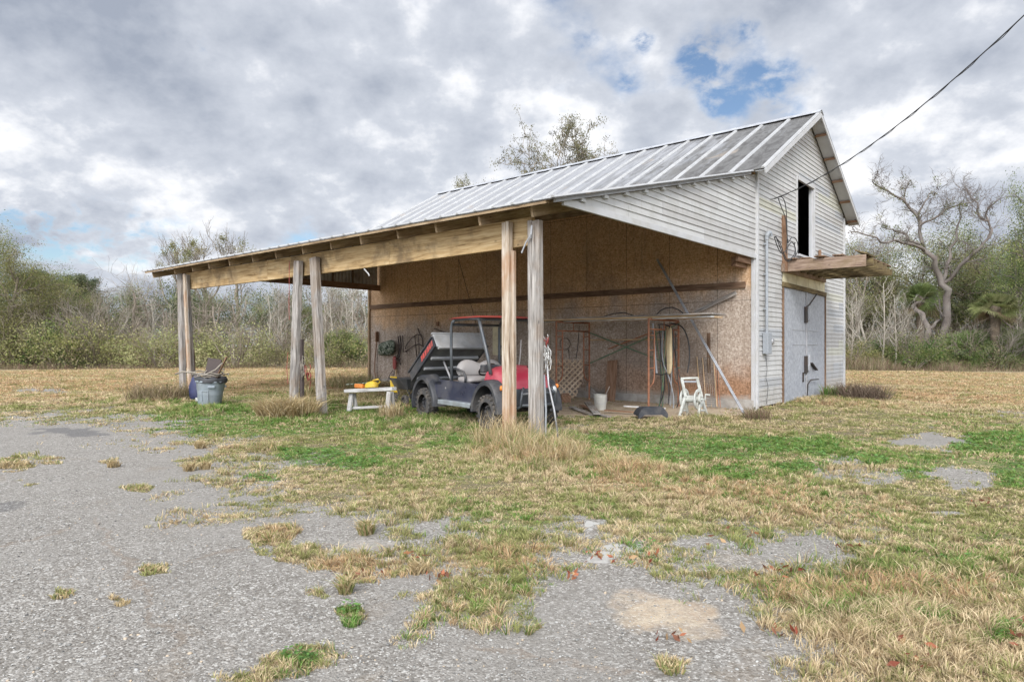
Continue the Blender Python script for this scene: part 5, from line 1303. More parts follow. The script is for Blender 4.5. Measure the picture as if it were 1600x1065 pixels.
mb = MB(); mb.bar(ps(619, 577, -.1), ps(619, 600, -.3), .06, .04, D2); solid('short_post', mb, 'wood_plywood', 'short pale post standing against the wall behind the cart', 'post')
for P, r_, lb_, nm in ((((633, 545), (636, 537), (644, 527), (652, 522), (656, 523)), .016, 'curved iron bar hung highest among the wall tools', 'iron_bar'), (((634, 549), (646, 540), (654, 537), (659, 540)), .016, 'level iron rod hung below the curved iron bar', 'iron_rod'),
                   (((648, 524), (650, 545), (652, 562)), .015, 'first long tine of the iron bow tool', 'iron_tine'), (((654, 524), (655, 545), (654, 560)), .015, 'second long tine of the iron bow tool', 'iron_tine'), (((653, 513), (656, 521), (660, 528), (661, 542)), .02, 'dark curved sickle blade hung at the right of the iron tools', 'sickle')):
    mb = MB(); mb.tube([ps(x, y, S_) for x, y in P], r_, 6); solid(nm, mb, 'strap', lb_, 'tool', smooth=True)
mb = MB(); mb.box(ps(684, 506, -.06), (.10, .10, .14), Matrix.Rotation(BANG, 3, 'Z')); solid('wall_box', mb, 'wood_brown', 'small brown box fixed on the wall above the tipped bed', 'box', bevel=.006)
mb = MB(); mb.tube([ps(678, 513, S_), ps(698, 520, S_)], .014, 6); mb.box(ps(686, 520, S_), (.18, .08, .06), Matrix.Rotation(BANG, 3, 'Z')); solid('pruning_saw', mb, 'strap', 'dark bow shaped tool hung just above the tipped bed', 'tool')
mb = MB(); mb.box(ps(781, 530, -.06), (.04, .55, .95), Matrix.Rotation(BANG, 3, 'Z')); solid('pale_shutter', mb, 'yellow_panel', 'pale yellowed slatted panel on the wall behind the cab', 'panel', bevel=.005)
mb = MB(); mb.tube([ps(783, 540, -.5), ps(776, 565, -.9)], .02, 6); solid('tool_shaft', mb, 'rope', 'pale tool handle leaning behind the hood', 'tool handle')
mb = MB(); mb.tube([ps(716, 405, -.06), ps(722, 425, -.06), ps(737, 480, -.06), ps(758, 560, -.1)], .007, 5); solid('electric_wire', mb, 'black_cable', 'thin black wire running slantwise down the board wall', 'wire')

# ---- things hung on the middle posts
def tangle(cx, cy, rx, ry, s0, n, seed, r, mat, nm, label, cat):
    r_ = random.Random(seed); mb = MB()
    for j in range(n):
        x, y = cx + r_.uniform(-rx, rx) * .3, cy + r_.uniform(-ry, ry) * .6
        ph = r_.uniform(0, 6); rad = r_.uniform(.4, 1)
        P = [ps(x + rx * rad * math.cos(ph + a) * .8 + 1.5 * math.sin(a * 2.3 + j), y + ry * rad * .35 * math.sin(ph + a * 1.1) + a * r_.uniform(-1, 2.5), s0 - .03 * math.sin(a * 1.7 + j)) for a in np.linspace(0, r_.uniform(4, 8), 20)]
        mb.tube(P, r, 5)
    return solid(nm, mb, mat, label, cat, smooth=True)
tangle(854, 545, 8, 30, -7.30, 9, 5, .004, 'rope_white', 'tangled_wire', 'tangle of white wire hooked on the nearest post', 'wire')
tangle(852, 560, 7, 40, -7.30, 4, 9, .0035, 'steel', 'tangled_wire', 'thin silvery wire trailing down below the white tangle', 'wire')
tangle(853, 528, 4, 6, -7.34, 3, 2, .004, 'red_tool', 'red_string', 'scrap of red string caught in the white wire tangle', 'string')
mb = MB(); P = [(855, 570), (857, 600), (866, 640), (873, 690)]; mb.tube([ps(x, y, -7.28) for x, y in P], .014, 6); solid('chain', mb, 'steel', 'grey chain hanging slantwise from the nearest post to the grass', 'chain', smooth=True)
mb = MB(); mb.tube([ps(x, y, -7.30) for x, y in ((850, 585), (853, 640), (852, 690))], .016, 6); solid('pipe', mb, 'pvc_grey', 'grey pipe standing against the right side of the nearest post', 'pipe')
mb = MB(); mb.tube([ps(x, y, -7.5) for x, y in ((831, 352), (830, 366), (822, 378), (815, 395))], .013, 5); mb.bar(ps(831, 352, -7.5), ps(829, 372, -7.5), .03, .01); solid('bent_bracket', mb, 'galv', 'bent grey metal strip dangling from the top of the nearest post', 'bracket')
mb = MB(); mb.bar(ps(471, 530, -7.33), ps(472, 628, -7.33), .10, .05, D2); solid('dark_board', mb, 'strap', 'dark narrow board standing behind the left one of the middle posts', 'board')
tangle(473, 585, 4, 40, -7.36, 8, 7, .006, 'rope', 'rope_bundle', 'frayed rope bundle hanging on the left one of the middle posts', 'rope')
tangle(482, 575, 6, 30, -7.36, 2, 17, .008, 'red_tool', 'red_hose', 'thin red cord looped between the middle posts', 'cord')
mb = MB(); mb.tube([ps(x, y, -7.4) for x, y in ((452, 408), (452, 440), (451.5, 470), (452, 500))], .006, 5); mb.tube([ps(x, y, -7.4) for x, y in ((450, 550), (448, 575), (450, 600))], .006, 5); solid('rope_line', mb, 'red_tool', 'thin dark red line hanging from the beam by the middle posts', 'rope')
mb = MB(); mb.tube([ps(x, y, -7.38) for x, y in ((569, 420), (576, 428), (577, 431))], .012, 5); solid('white_strip', mb, 'white_trim', 'small white strip poking out under the beam left of center', 'strip')

# ---- overhead service cable
wa = bl(.95, -.10, 4.93); wb = at(1640, -14, 8.4)
mb = MB(); P = hang(wa, wb, .35, 40); mb.tube(P, .009, 6)
mb2 = [p + Vector((0, 0, -.012 + .012 * math.sin(i * 1.9))) + Vector((.012 * math.cos(i * 1.9), 0, 0)) for i, p in enumerate(P)]; mb.tube(mb2, .006, 5)
solid('power_cable', mb, 'black_cable', 'twisted overhead power cable running from the gable to the upper right', 'cable', smooth=True)
e = thing_at('service_wires', bl(1.6, -.1, 3.6), 'loops of black service wire hanging on the gable beside the loft door', 'wires')
mb = MB(); mb.tube([bl(.95, -.02, 4.93), bl(.95, -.14, 4.93)], .02, 6); mb.build('anchor_hook', M['steel'], e)
for i, pts in enumerate((((.95, 4.93), (1.35, 5.05), (1.6, 4.9), (1.68, 4.5), (1.72, 4.1), (1.66, 3.7)), ((1.0, 4.93), (1.3, 4.7), (1.55, 4.55), (1.62, 4.2), (1.7, 3.95)), ((.66, 3.98), (.9, 3.75), (1.2, 3.62), (1.5, 3.75), (1.9, 4.05), (2.25, 3.9), (2.2, 3.65), (1.85, 3.55)),
                         ((.66, 3.98), (1.0, 3.9), (1.35, 3.58), (1.6, 3.5), (2.0, 3.6), (2.4, 3.85), (2.3, 4.1), (1.9, 4.15), (1.6, 3.95)), ((.66, 3.98), (1.05, 3.68), (1.4, 3.45), (1.7, 3.55), (2.1, 3.75), (2.0, 4.0)))):
    P = [bl(a_, -.16 - .02 * i, z_) for a_, z_ in pts]
    for _ in range(2):
        Q = [P[0]]
        for j in range(len(P) - 1): Q += [P[j].lerp(P[j + 1], .25), P[j].lerp(P[j + 1], .75)]
        P = Q + [P[-1]]
    mb = MB(); mb.tube(P, .011, 5); mb.build('wire_loop', M['black_cable'], e, smooth=True)
mb = MB(); mb.tube([ps(1191, 283, -.0 + .0), ps(1222, 276, 0)], .006, 4) if False else None
# ------------------------------------------------------------------ vegetation
def np_mesh(name, V, quads=None, tris=None, mat=None, cols=None, smooth=False):
    me = bpy.data.meshes.new(name)
    V = np.asarray(V, 'f'); me.vertices.add(len(V)); me.vertices.foreach_set('co', V.ravel())
    parts = []; starts = []; tot = []; o = 0
    for arr, n in ((quads, 4), (tris, 3)):
        if arr is None or len(arr) == 0: continue
        parts.append(np.asarray(arr, 'i').ravel()); starts.append(o + np.arange(len(arr)) * n); tot.append(np.full(len(arr), n)); o += len(arr) * n
    L = np.concatenate(parts); me.loops.add(len(L)); me.loops.foreach_set('vertex_index', L)
    S_ = np.concatenate(starts).astype('i'); me.polygons.add(len(S_)); me.polygons.foreach_set('loop_start', S_); me.polygons.foreach_set('loop_total', np.concatenate(tot).astype('i'))
    me.update(calc_edges=True)
    if smooth: me.polygons.foreach_set('use_smooth', [True] * len(me.polygons))
    if cols is not None:
        a = me.attributes.new('col', 'FLOAT_COLOR', 'POINT'); c = np.ones((len(V), 4), 'f'); c[:, :3] = cols; a.data.foreach_set('color', c.ravel())
    if mat: me.materials.append(mat)
    return me
def leaf_mat(name, trans=.35, hv=.06, vv=.35):
    k = NT(name); a = k.n('ShaderNodeAttribute'); a.attribute_name = 'col'
    oi = k.n('ShaderNodeObjectInfo'); h = k.n('ShaderNodeHueSaturation'); k.l(a.outputs['Color'], h.inputs['Color'])
    k.l(k.rng(oi.outputs['Random'], 0, 1, .5 - hv / 2, .5 + hv / 2), h.inputs['Hue']); k.l(k.rng(oi.outputs['Random'], 0, 1, 1 - vv / 2, 1 + vv / 2), h.inputs['Value'])
    k.done(None, .75, spec=.2); k.l(h.outputs[0], k.b.inputs['Base Color'])
    tr = k.n('ShaderNodeBsdfTranslucent'); k.l(h.outputs[0], tr.inputs[0])
    mx = k.n('ShaderNodeMixShader'); mx.inputs[0].default_value = trans; k.l(k.b.outputs[0], mx.inputs[1]); k.l(tr.outputs[0], mx.inputs[2]); k.l(mx.outputs[0], k.out.inputs[0])
    return k.m
M['leaf'] = leaf_mat('foliage'); M['blade'] = leaf_mat('grass_blade', .3, 0, 0)
M['bark'] = simple_mat('grey_bark', (.24, .20, .155), .9, 0, .3, 3, (.12, .10, .085), .5, .3, 1.2)
M['bark_pale'] = simple_mat('pale_bark', (.36, .325, .27), .9, 0, .2, 3, (.22, .19, .165), .45, .3, 1.2)
M['bark_dark'] = simple_mat('dark_bark', (.15, .125, .11), .9, 0, .3, 3, (.21, .20, .17), .5, .3, 1.2)

M['palm_trunk'] = simple_mat('dark_palm_trunk', (.11, .085, .06), .95, 0, .3, 6, (.17, .13, .09), .5, .4, 3)
class Tree:
    def __init__(s, seed): s.r = random.Random(seed); s.br = []; s.tips = []
    def branch(s, p, d, L, rad, lvl, maxl, up=.1, wob=.25, kids=(5, 6, 6, 5), spread=(.5, 1.1), ratio=.55, minr=.006, start=.3):
        r = s.r; n = max(3, 7 - lvl); pts = [Vector(p)]; d = Vector(d).normalized(); dirs = [d]
        for i in range(n):
            d = (d + Vector((r.gauss(0, wob), r.gauss(0, wob), r.gauss(0, wob) + up)) * (.6 if lvl == 0 else 1)).normalized()
            pts.append(pts[-1] + d * (L / n)); dirs.append(d)
        rr_ = [max(minr * .6, rad * (1 - .72 * i / n)) for i in range(n + 1)]
        s.br.append((pts, rr_, lvl)); s.tips.append((pts[-1], lvl))
        if lvl >= maxl: 
            s.tips.append((pts[n // 2], lvl)); return
        for k in range(kids[min(lvl, len(kids) - 1)]):
            f = start + (1 - start) * (k + r.random()) / kids[min(lvl, len(kids) - 1)]
            f = min(f, .999) if lvl == 0 else f * .98
            i = min(int(f * n), n - 1); q = pts[i].lerp(pts[i + 1], f * n - i)
            a = r.uniform(*spread); ax = dirs[i + 1].orthogonal(); ax.rotate(Matrix.Rotation(r.uniform(0, 6.28), 3, dirs[i + 1]))
            dd = (dirs[i + 1] * math.cos(a) + ax.normalized() * math.sin(a)).normalized()
            s.branch(q, dd, L * ratio * r.uniform(.7, 1.15) * (1.1 - .45 * f if lvl == 0 else 1), max(minr, rr_[i] * r.uniform(.45, .65)), lvl + 1, maxl, up, wob, kids, spread, ratio, minr, .2)
    def mesh(s, name, mat, width=1.0):
        V = []; Q = []; T = []
        for pts, rr_, lvl in s.br:
            n = (8, 5, 3, 3, 3)[min(lvl, 4)]; b0 = len(V); up_ = None
            for i, p in enumerate(pts):
                d = (pts[min(i + 1, len(pts) - 1)] - pts[max(i - 1, 0)]).normalized()
                x = d.orthogonal().normalized() if up_ is None else (up_ - d * up_.dot(d)).normalized()
                up_ = x; y = d.cross(x)
                for k in range(n):
                    a = 6.2832 * k / n; V.append(p + (x * math.cos(a) + y * math.sin(a)) * rr_[i] * width)
            for i in range(len(pts) - 1):
                for k in range(n): Q.append((b0 + i * n + k, b0 + i * n + (k + 1) % n, b0 + (i + 1) * n + (k + 1) % n, b0 + (i + 1) * n + k))
        return np_mesh(name, [tuple(v) for v in V], Q, None, mat, smooth=True)
def leaves(centers, per, spread, size, cols, seed, flat=.0, aspect=.55, droop=0.0):
    """leaf-sized quads scattered round each clump centre; every clump has its own tint"""
    g = np.random.default_rng(seed); C_ = np.asarray([tuple(c) for c in centers], float); n = len(C_)
    cols = np.asarray(cols, float); ci = cols[g.integers(0, len(cols), n)] * g.uniform(.75, 1.25, (n, 1))
    P = np.repeat(C_, per, 0); off = g.normal(0, 1, P.shape); off *= (spread * g.uniform(.4, 1, (len(P), 1))); off[:, 2] *= (1 - flat) ; off[:, 2] -= droop * g.random(len(P))
    P = P + off; col = np.repeat(ci, per, 0) * g.uniform(.8, 1.2, (len(P), 1))
    a = g.normal(0, 1, P.shape); a /= np.linalg.norm(a, axis=1)[:, None]; b_ = g.normal(0, 1, P.shape); b_ -= a * (a * b_).sum(1)[:, None]; b_ /= np.linalg.norm(b_, axis=1)[:, None]
    sz = size * g.uniform(.6, 1.3, (len(P), 1)); a = a * sz; b_ = b_ * sz * aspect
    V = np.stack([P - a, P + b_ * .9 - a * .1, P + a, P - b_ * .9 + a * .1], 1).reshape(-1, 3)
    Q = np.arange(len(P) * 4).reshape(-1, 4)
    return V, Q, np.repeat(col, 4, 0)
def leaf_mesh(name, *a, **k):
    V, Q, c = leaves(*a, **k); return np_mesh(name, V, Q, None, M['leaf'], c)
OLIVE = [(.22, .25, .08), (.29, .31, .10), (.15, .18, .06), (.34, .34, .14)]
GREEN_ = [(.10, .14, .045), (.14, .19, .055), (.07, .10, .035), (.20, .23, .08)]
GREYG = [(.18, .20, .085), (.24, .25, .115), (.14, .155, .07), (.29, .28, .15)]
TAN_ = [(.30, .24, .16), (.24, .19, .13), (.36, .30, .20)]
PROTO = {}
def proto(key, h, trunk_me, crown_me, extra=()): PROTO[key] = (h, trunk_me, crown_me, extra)
# bare winter trees
for key, sd, mt, prm in (('bare_a', 3, 'bark', dict(up=.10, wob=.20, kids=(9, 6, 6, 4), spread=(.5, 1.0), ratio=.55)), ('bare_b', 8, 'bark_pale', dict(up=.16, wob=.14, kids=(10, 6, 5, 4), spread=(.35, .8), ratio=.58)),
                         ('bare_c', 21, 'bark', dict(up=.02, wob=.30, kids=(8, 6, 6, 4), spread=(.6, 1.25), ratio=.62))):
    t = Tree(sd); t.branch((0, 0, -.3), (0, 0, 1), 6.3, .17, 0, 3, minr=.011, start=.28, **prm)
    zs = max(p.z for p, _ in t.tips); tm = Tree(0); tm.br = t.br[:1]; cm = Tree(0); cm.br = t.br[1:]
    proto(key, zs, tm.mesh('trunk', M[mt]), cm.mesh('crown', M[mt]))
# fan shaped leafless bush tree
t = Tree(5); 
for i in range(9):
    a = i * .7; t.branch((.1 * math.cos(a), .1 * math.sin(a), -.1), (math.cos(a) * .45, math.sin(a) * .45, 1), 4.4, .06, 1, 3, up=.06, wob=.12, kids=(5, 5, 5, 5), spread=(.3, .7), ratio=.5, minr=.010)
zs = max(p.z for p, _ in t.tips); tm = Tree(0); tm.br = t.br[:1]; cm = Tree(0); cm.br = t.br[1:]
proto('fan', zs, tm.mesh('trunk', M['bark_pale']), cm.mesh('crown', M['bark_pale']))
# saplings: thin pale stem with short side twigs
for key, sd in (('sapling_a', 2), ('sapling_b', 14)):
    t = Tree(sd); t.branch((0, 0, -.2), (.04, 0, 1), 6.0, .055, 0, 2, up=.12, wob=.07, kids=(20, 5, 4), spread=(.5, 1.0), ratio=.26, minr=.009, start=.2)
    zs = max(p.z for p, _ in t.tips); tm = Tree(0); tm.br = t.br[:1]; cm = Tree(0); cm.br = t.br[1:]
    proto(key, zs, tm.mesh('trunk', M['bark_pale']), cm.mesh('crown', M['bark_pale']))
# tall bare trees with leafy mistletoe clumps high up
t = Tree(31); t.branch((0, 0, -.3), (0, 0, 1), 8.5, .2, 0, 3, up=.16, wob=.13, kids=(8, 6, 6, 5), spread=(.3, .75), ratio=.48, minr=.012, start=.45)
zs = max(p.z for p, _ in t.tips); tm = Tree(0); tm.br = t.br[:1]; cm = Tree(0); cm.br = t.br[1:]
hi = [p for p, l in t.tips if p.z > zs * .62]; rr2 = random.Random(3); cl = [rr2.choice(hi) for _ in range(9)]
proto('mistletoe', zs, tm.mesh('trunk', M['bark']), cm.mesh('crown', M['bark']), (('leaf_clumps', leaf_mesh('leaf_clumps', cl, 120, .28, .06, OLIVE + GREYG, 4)),))
# leafy trees
def leafy(key, sd, cols, bark, h=7.0, kids=(10, 6, 4), per=24, spr=.42, size=.05, wide=.6, flat=.2, up=.05, maxl=2, spread=(.6, 1.25), start=.2, rad=.18):
    t = Tree(sd); t.branch((0, 0, -.3), (0, 0, 1), h * .85, rad, 0, maxl, up=up, wob=.2, kids=kids, spread=spread, ratio=wide, minr=.012, start=start)
    tips = [p for p, l in t.tips if l >= (2 if maxl > 2 else 1)]; 
    zs = max(p.z for p in tips) + spr * .6; tm = Tree(0); tm.br = t.br[:1]; cm = Tree(0); cm.br = [b_ for b_ in t.br[1:]]
    proto(key, zs, tm.mesh('trunk', M[bark]), leaf_mesh('crown', tips, per, spr, size, cols, sd, flat=flat), (('limbs', cm.mesh('limbs', M[bark])),))
leafy('evergreen_a', 41, OLIVE + GREYG, 'bark', kids=(26, 9, 4), per=64, spr=.40, size=.036, start=.08, wide=.46)
leafy('evergreen_b', 42, GREEN_ + OLIVE, 'bark_dark', kids=(24, 9, 4), per=60, spr=.38, size=.036, start=.1, wide=.46)
leafy('evergreen_c', 43, GREYG + OLIVE[:2] + TAN_[:1], 'bark', kids=(22, 9, 4), per=50, spr=.36, size=.034, start=.12, wide=.50)
leafy('sparse_oak', 44, [(.17, .18, .09), (.22, .22, .11), (.12, .12, .07), (.27, .25, .14)], 'bark', kids=(13, 8, 6, 3), per=30, spr=.11, size=.030, start=.45, maxl=3, wide=.55, up=.03)
leafy('pine', 45, [(.09, .11, .06), (.13, .15, .08)], 'bark', kids=(15, 6, 3), per=80, spr=.22, size=.04, start=.6, wide=.28, flat=.45, up=.08, rad=.14)
# low shrubs
def shrub(key, sd, cols, n=80, per=50, wide=1.2, h=1.6, size=.030, twig=True):
    g = random.Random(sd); c_ = []
    for i in range(n):
        a = g.uniform(0, 6.28); q = g.random() ** .5; z = g.uniform(.15, 1) * (1 - .45 * q * q); c_.append((wide * q * math.cos(a), wide * q * math.sin(a), h * z))
    t = Tree(sd)
    for i in range(9): a = g.uniform(0, 6.28); t.branch((0, 0, -.1), (math.cos(a) * .6, math.sin(a) * .6, 1), h * 1.0, .025, 1, 3, up=.05, wob=.15, kids=(4, 4, 4, 3), spread=(.3, .8), ratio=.5, minr=.006)
    proto(key, h, t.mesh('stems', M['bark']), leaf_mesh('crown', c_, per, .2, size, cols, sd))
YG = [(.29, .29, .12), (.36, .345, .16), (.23, .225, .10), (.36, .31, .18)]
shrub('shrub_a', 51, YG); shrub('shrub_b', 52, OLIVE + YG); shrub('shrub_c', 53, GREEN_ + [(.06, .12, .03)], size=.034); shrub('shrub_d', 54, GREYG + TAN_, per=50)
# cabbage palms
def palm(key, sd, trunk_h, nf=34, R_=1.35):
    g = random.Random(sd); V, T, Cc = [], [], []
    cz = trunk_h
    for i in range(nf):
        az = g.uniform(0, 6.28); el = g.uniform(-.75, 1.25); dead = el < -.45
        d = Vector((math.cos(az) * math.cos(el), math.sin(az) * math.cos(el), math.sin(el))); side = d.cross(Vector((0, 0, 1))).normalized(); side.rotate(Matrix.Rotation(g.uniform(-1.1, 1.1), 3, d)); nn = side.cross(d)
        st_ = Vector((0, 0, cz)); hub = st_ + d * R_ * .45 + Vector((0, 0, -.1))
        base = (.26, .20, .12) if dead else g.choice([(.17, .22, .08), (.22, .27, .10), (.27, .29, .14), (.13, .18, .07)])
        b0 = len(V); V += [st_ + side * .015, st_ - side * .015, hub]; T.append((b0, b0 + 1, b0 + 2)); Cc += [base] * 3
        for j in range(26):
            a = -1.9 + 3.8 * j / 25; dd = d * math.cos(a) + side * math.sin(a) + nn * .12
            L = R_ * .62 * g.uniform(.8, 1.05) * (1 if abs(a) < 1.4 else .8); mid = hub + dd * L * .6; tip = hub + dd * L - Vector((0, 0, .22 * L + .1 * L * abs(a)))
            w_ = dd.cross(nn).normalized() * .015
            b0 = len(V); V += [hub + w_ * .3, hub - w_ * .3, mid - w_, mid + w_, tip]; T += [(b0, b0 + 1, b0 + 2), (b0, b0 + 2, b0 + 3), (b0 + 3, b0 + 2, b0 + 4)]; s_ = g.uniform(.8, 1.25); Cc += [tuple(x * s_ for x in base)] * 5
    me_ = np_mesh('crown', [tuple(v) for v in V], None, T, M['leaf'], np.array(Cc))
    mb = MB(); mb.tube([(0, 0, -.2), (.05, 0, trunk_h * .5), (0, 0, trunk_h)], [.17, .15, .19], 10); mb.tube([(0, 0, trunk_h - .5), (0, 0, trunk_h), (0, 0, trunk_h + .15)], [.17, .19, .05], 10)
    o_ = mb.build('trunk', M['palm_trunk'], org=False, smooth=True); tme = o_.data; bpy.data.objects.remove(o_)
    proto(key, trunk_h + R_, tme, me_)
palm('palm_tall', 61, 2.9, 48, .95); palm('palm_low', 62, .7, 44, 1.1)

NAMES = {'bare': 'bare_tree', 'fan': 'bare_tree', 'sapling': 'sapling', 'mistletoe': 'bare_tree', 'evergreen': 'evergreen_tree', 'sparse': 'oak_tree', 'pine': 'pine_tree', 'shrub': 'shrub', 'palm': 'palm_tree'}
CATS = {'bare_tree': 'bare tree', 'sapling': 'sapling', 'evergreen_tree': 'evergreen tree', 'oak_tree': 'oak tree', 'pine_tree': 'pine tree', 'shrub': 'shrub', 'palm_tree': 'palm tree'}
tr_ = random.Random(99)
def plant(key, px, Y, ytop, label, wide=1.0, group=None, rz=None):
    h, tm, cm, ex = PROTO[key]; X = (px - 800) / F * Y; g = gh(X, Y)
    H_ = CAM_H + (HOR - ytop) / F * Y - g; s_ = H_ / h
    nm = NAMES[key.split('_')[0]]
    e = empty(nm, (X, Y, g), tr_.uniform(0, 6.28) if rz is None else rz, label, CATS[nm], group); e.scale = (s_ * wide, s_ * wide, s_)
    for n_, m_ in [('trunk' if 'shrub' not in key else 'stems', tm), ('crown', cm)] + list(ex):
        o_ = bpy.data.objects.new(n_, m_); COL.objects.link(o_); o_.parent = e
    return e
G_SH = 'olive shrubs along the far edge of the field'
G_SAP = 'pale bare saplings beyond the field'
G_BG = 'bare grey trees in the wood beyond the field'
G_EV = 'evergreen trees in the wood beyond the field'
# left of the barn
plant('evergreen_a', -60, 41, 318, 'tall grey green evergreen tree cut by the left edge of the photo', 1.0)
plant('evergreen_a', 8, 40, 372, 'broad olive evergreen tree second from the left edge of the photo', 1.1)
plant('evergreen_b', 48, 44, 405, 'rounded evergreen tree right of the tallest trees at the left edge', 1.0)
plant('evergreen_c', 88, 43, 432, 'grey green evergreen tree sloping down from the left edge trees', 1.1)
plant('shrub_c', 87, 39.2, 492, 'bright dark green young cedar standing out among the olive shrubs', .75)
plant('pine', 78, 60, 418, 'leftmost clumpy topped pine on the skyline', 1.0); plant('pine', 102, 62, 424, 'clumpy topped pine second from left on the skyline', 1.0); plant('pine', 122, 62, 430, 'clumpy topped pine third from left on the skyline')
plant('pine', 152, 60, 430, 'lone dark pine top left of the shed roof')
plant('fan', 150, 43, 446, 'pale fan shaped bare tree left of the shed', 1.1)
plant('fan', 112, 46, 458, 'smaller pale fan shaped bare tree farther left', .9)
plant('bare_a', 183, 48, 425, 'grey bare tree just left of the shed roof end', 1.2)
plant('bare_c', 212, 50, 402, 'spreading bare tree behind the left end of the shed roof', 1.2)
plant('bare_b', 236, 54, 398, 'upright pale bare tree directly behind the shed roof end', 1.0)
for i, (px, yt, lb_) in enumerate(((262, 366, 'leftmost of the tall bare trees rising above the shed roof'), (300, 345, 'second tall bare tree from the left above the shed roof'), (335, 341, 'tall bare tree in the middle of the group above the shed roof'), (374, 344, 'rightmost tall bare tree above the shed roof with a leafy clump'))):
    plant('mistletoe', px, 60 + i, yt, lb_, 1.0)
plant('bare_c', 344, 44, 428, 'twisted bare tree framed between the shed posts', 1.15, rz=1.2)
for i, (px, Y, yt, k_) in enumerate(((196, 45, 455, 'bare_a'), (255, 47, 440, 'bare_c'), (300, 50, 425, 'bare_a'), (385, 49, 430, 'bare_c'), (420, 47, 440, 'bare_a'), (455, 50, 425, 'bare_b'), (500, 49, 425, 'bare_a'), (545, 50, 425, 'bare_b'), (580, 52, 420, 'bare_a'), (130, 52, 440, 'bare_a'), (20, 52, 420, 'bare_b'))):
    plant(k_, px, Y, yt, 'grey bare tree in the thick of the wood seen past the shed', 1.1, G_BG)
for i, px in enumerate((415, 432, 447, 470, 505, 522, 536, 551, 566, 574, 230, 270)):
    plant(('sapling_a', 'sapling_b')[i % 2], px, 42 + (i * 7) % 5, 440 + (i * 13) % 30, 'thin pale sapling at the far edge of the field behind the shed', 1.2, G_SAP)
for i, (px, Y, yt, k_) in enumerate(((165, 55, 450, 'evergreen_c'), (215, 56, 440, 'evergreen_a'), (290, 57, 450, 'evergreen_c'), (330, 58, 455, 'evergreen_b'), (400, 57, 455, 'evergreen_c'), (470, 57, 450, 'evergreen_a'), (540, 57, 440, 'evergreen_c'))):
    plant(k_, px, Y, yt, 'evergreen tree deep in the wood beyond the field', 1.1, G_EV)
plant('palm_low', 530, 41, 502, 'low palm framed between the middle posts and the wall', .9)
plant('palm_low', 552, 43, 512, 'second low palm just left of the board wall', .8)
for i in range(23):
    px = -130 + i * 31 + tr_.uniform(-9, 9); Y = 38.5 + (i * 5 % 4) + tr_.uniform(0, 1.2); yt = 512 + tr_.uniform(-24, 22) + (8 if px > 380 else 0)
    plant(('shrub_a', 'shrub_b', 'shrub_a', 'shrub_d')[i % 4], px, Y, yt, 'olive green shrub in the front row at the far edge of the field', 1.15, G_SH)
# behind the barn
plant('sparse_oak', 876, 36, 202, 'sparse leafed oak rising above the ridge of the barn roof', .68, rz=2.6)
plant('sparse_oak', 800, 39, 268, 'small twiggy treetop just showing over the barn roof', .6)
# right of the barn
for i, (px, Y, yt, k_, lb_) in enumerate(((1330, 50, 378, 'evergreen_a', 'evergreen tree right beside the gable corner'), (1362, 52, 362, 'evergreen_c', 'grey green evergreen tree left of the big twisted oak'), (1405, 54, 372, 'evergreen_a', 'evergreen tree directly behind the twisted oak crown'), (1450, 55, 350, 'evergreen_c', 'pale evergreen tree showing through the twisted oak branches'),
                                  (1492, 52, 358, 'evergreen_a', 'olive evergreen tree right of the twisted oak trunk'), (1530, 50, 366, 'evergreen_c', 'grey green evergreen tree left of the right edge'), (1570, 48, 385, 'evergreen_a', 'evergreen tree behind the right hand palms'),
                                  (1634, 37, 258, 'evergreen_b', 'tall dark green tree cut by the right edge of the photo'), (1680, 42, 240, 'evergreen_b', 'dark evergreen tree beyond the right edge tree'), (1600, 44, 372, 'evergreen_b', 'bright green tree low at the right edge'))):
    plant(k_, px, Y, yt, lb_, 1.15 if i < 7 else (.46 if i < 9 else .8))
plant('palm_tall', 1437, 47, 432, 'tall palm behind the fork of the twisted oak', 1.0)
plant('palm_tall', 1556, 40, 448, 'shaggy palm at the right between dead brush', 1.25)
plant('palm_low', 1600, 40, 497, 'low palm at the right edge of the photo', .9)
plant('palm_low', 1516, 41, 500, 'low palm right of the twisted oak', 1.0)
plant('palm_low', 1375, 42, 520, 'low palm beneath the loft platform', .8)
for i, (px, yt) in enumerate(((1328, 455), (1345, 440), (1364, 430), (1378, 420), (1398, 445), (1412, 452), (1530, 470), (1548, 480), (1570, 495), (1585, 470), (1500, 500))):
    plant(('sapling_a', 'sapling_b', 'bare_b')[i % 3], px, 40 + (i * 7) % 4, yt, 'thin pale sapling standing in the brush right of the barn', 1.2, 'pale saplings right of the barn')
plant('bare_c', 1515, 51, 385, 'pale twisted bare tree right behind the big oak', 1.1); plant('bare_a', 1340, 48, 330, 'slim bare tree rising behind the platform end', .5)
plant('fan', 1395, 42, 488, 'leafless grey bush below the loft platform', 1.0); plant('fan', 1560, 40, 500, 'leafless bush in front of the shaggy palm', 1.1)
for i in range(12):
    px = 1325 + i * 27 + tr_.uniform(-8, 8); Y = 40 + (i * 3 % 4)
    plant(('shrub_b', 'shrub_c', 'shrub_d')[i % 3], px, Y, 522 + tr_.uniform(-14, 10), 'low shrub at the far edge of the grass right of the barn', 1.2, 'low shrubs right of the barn')

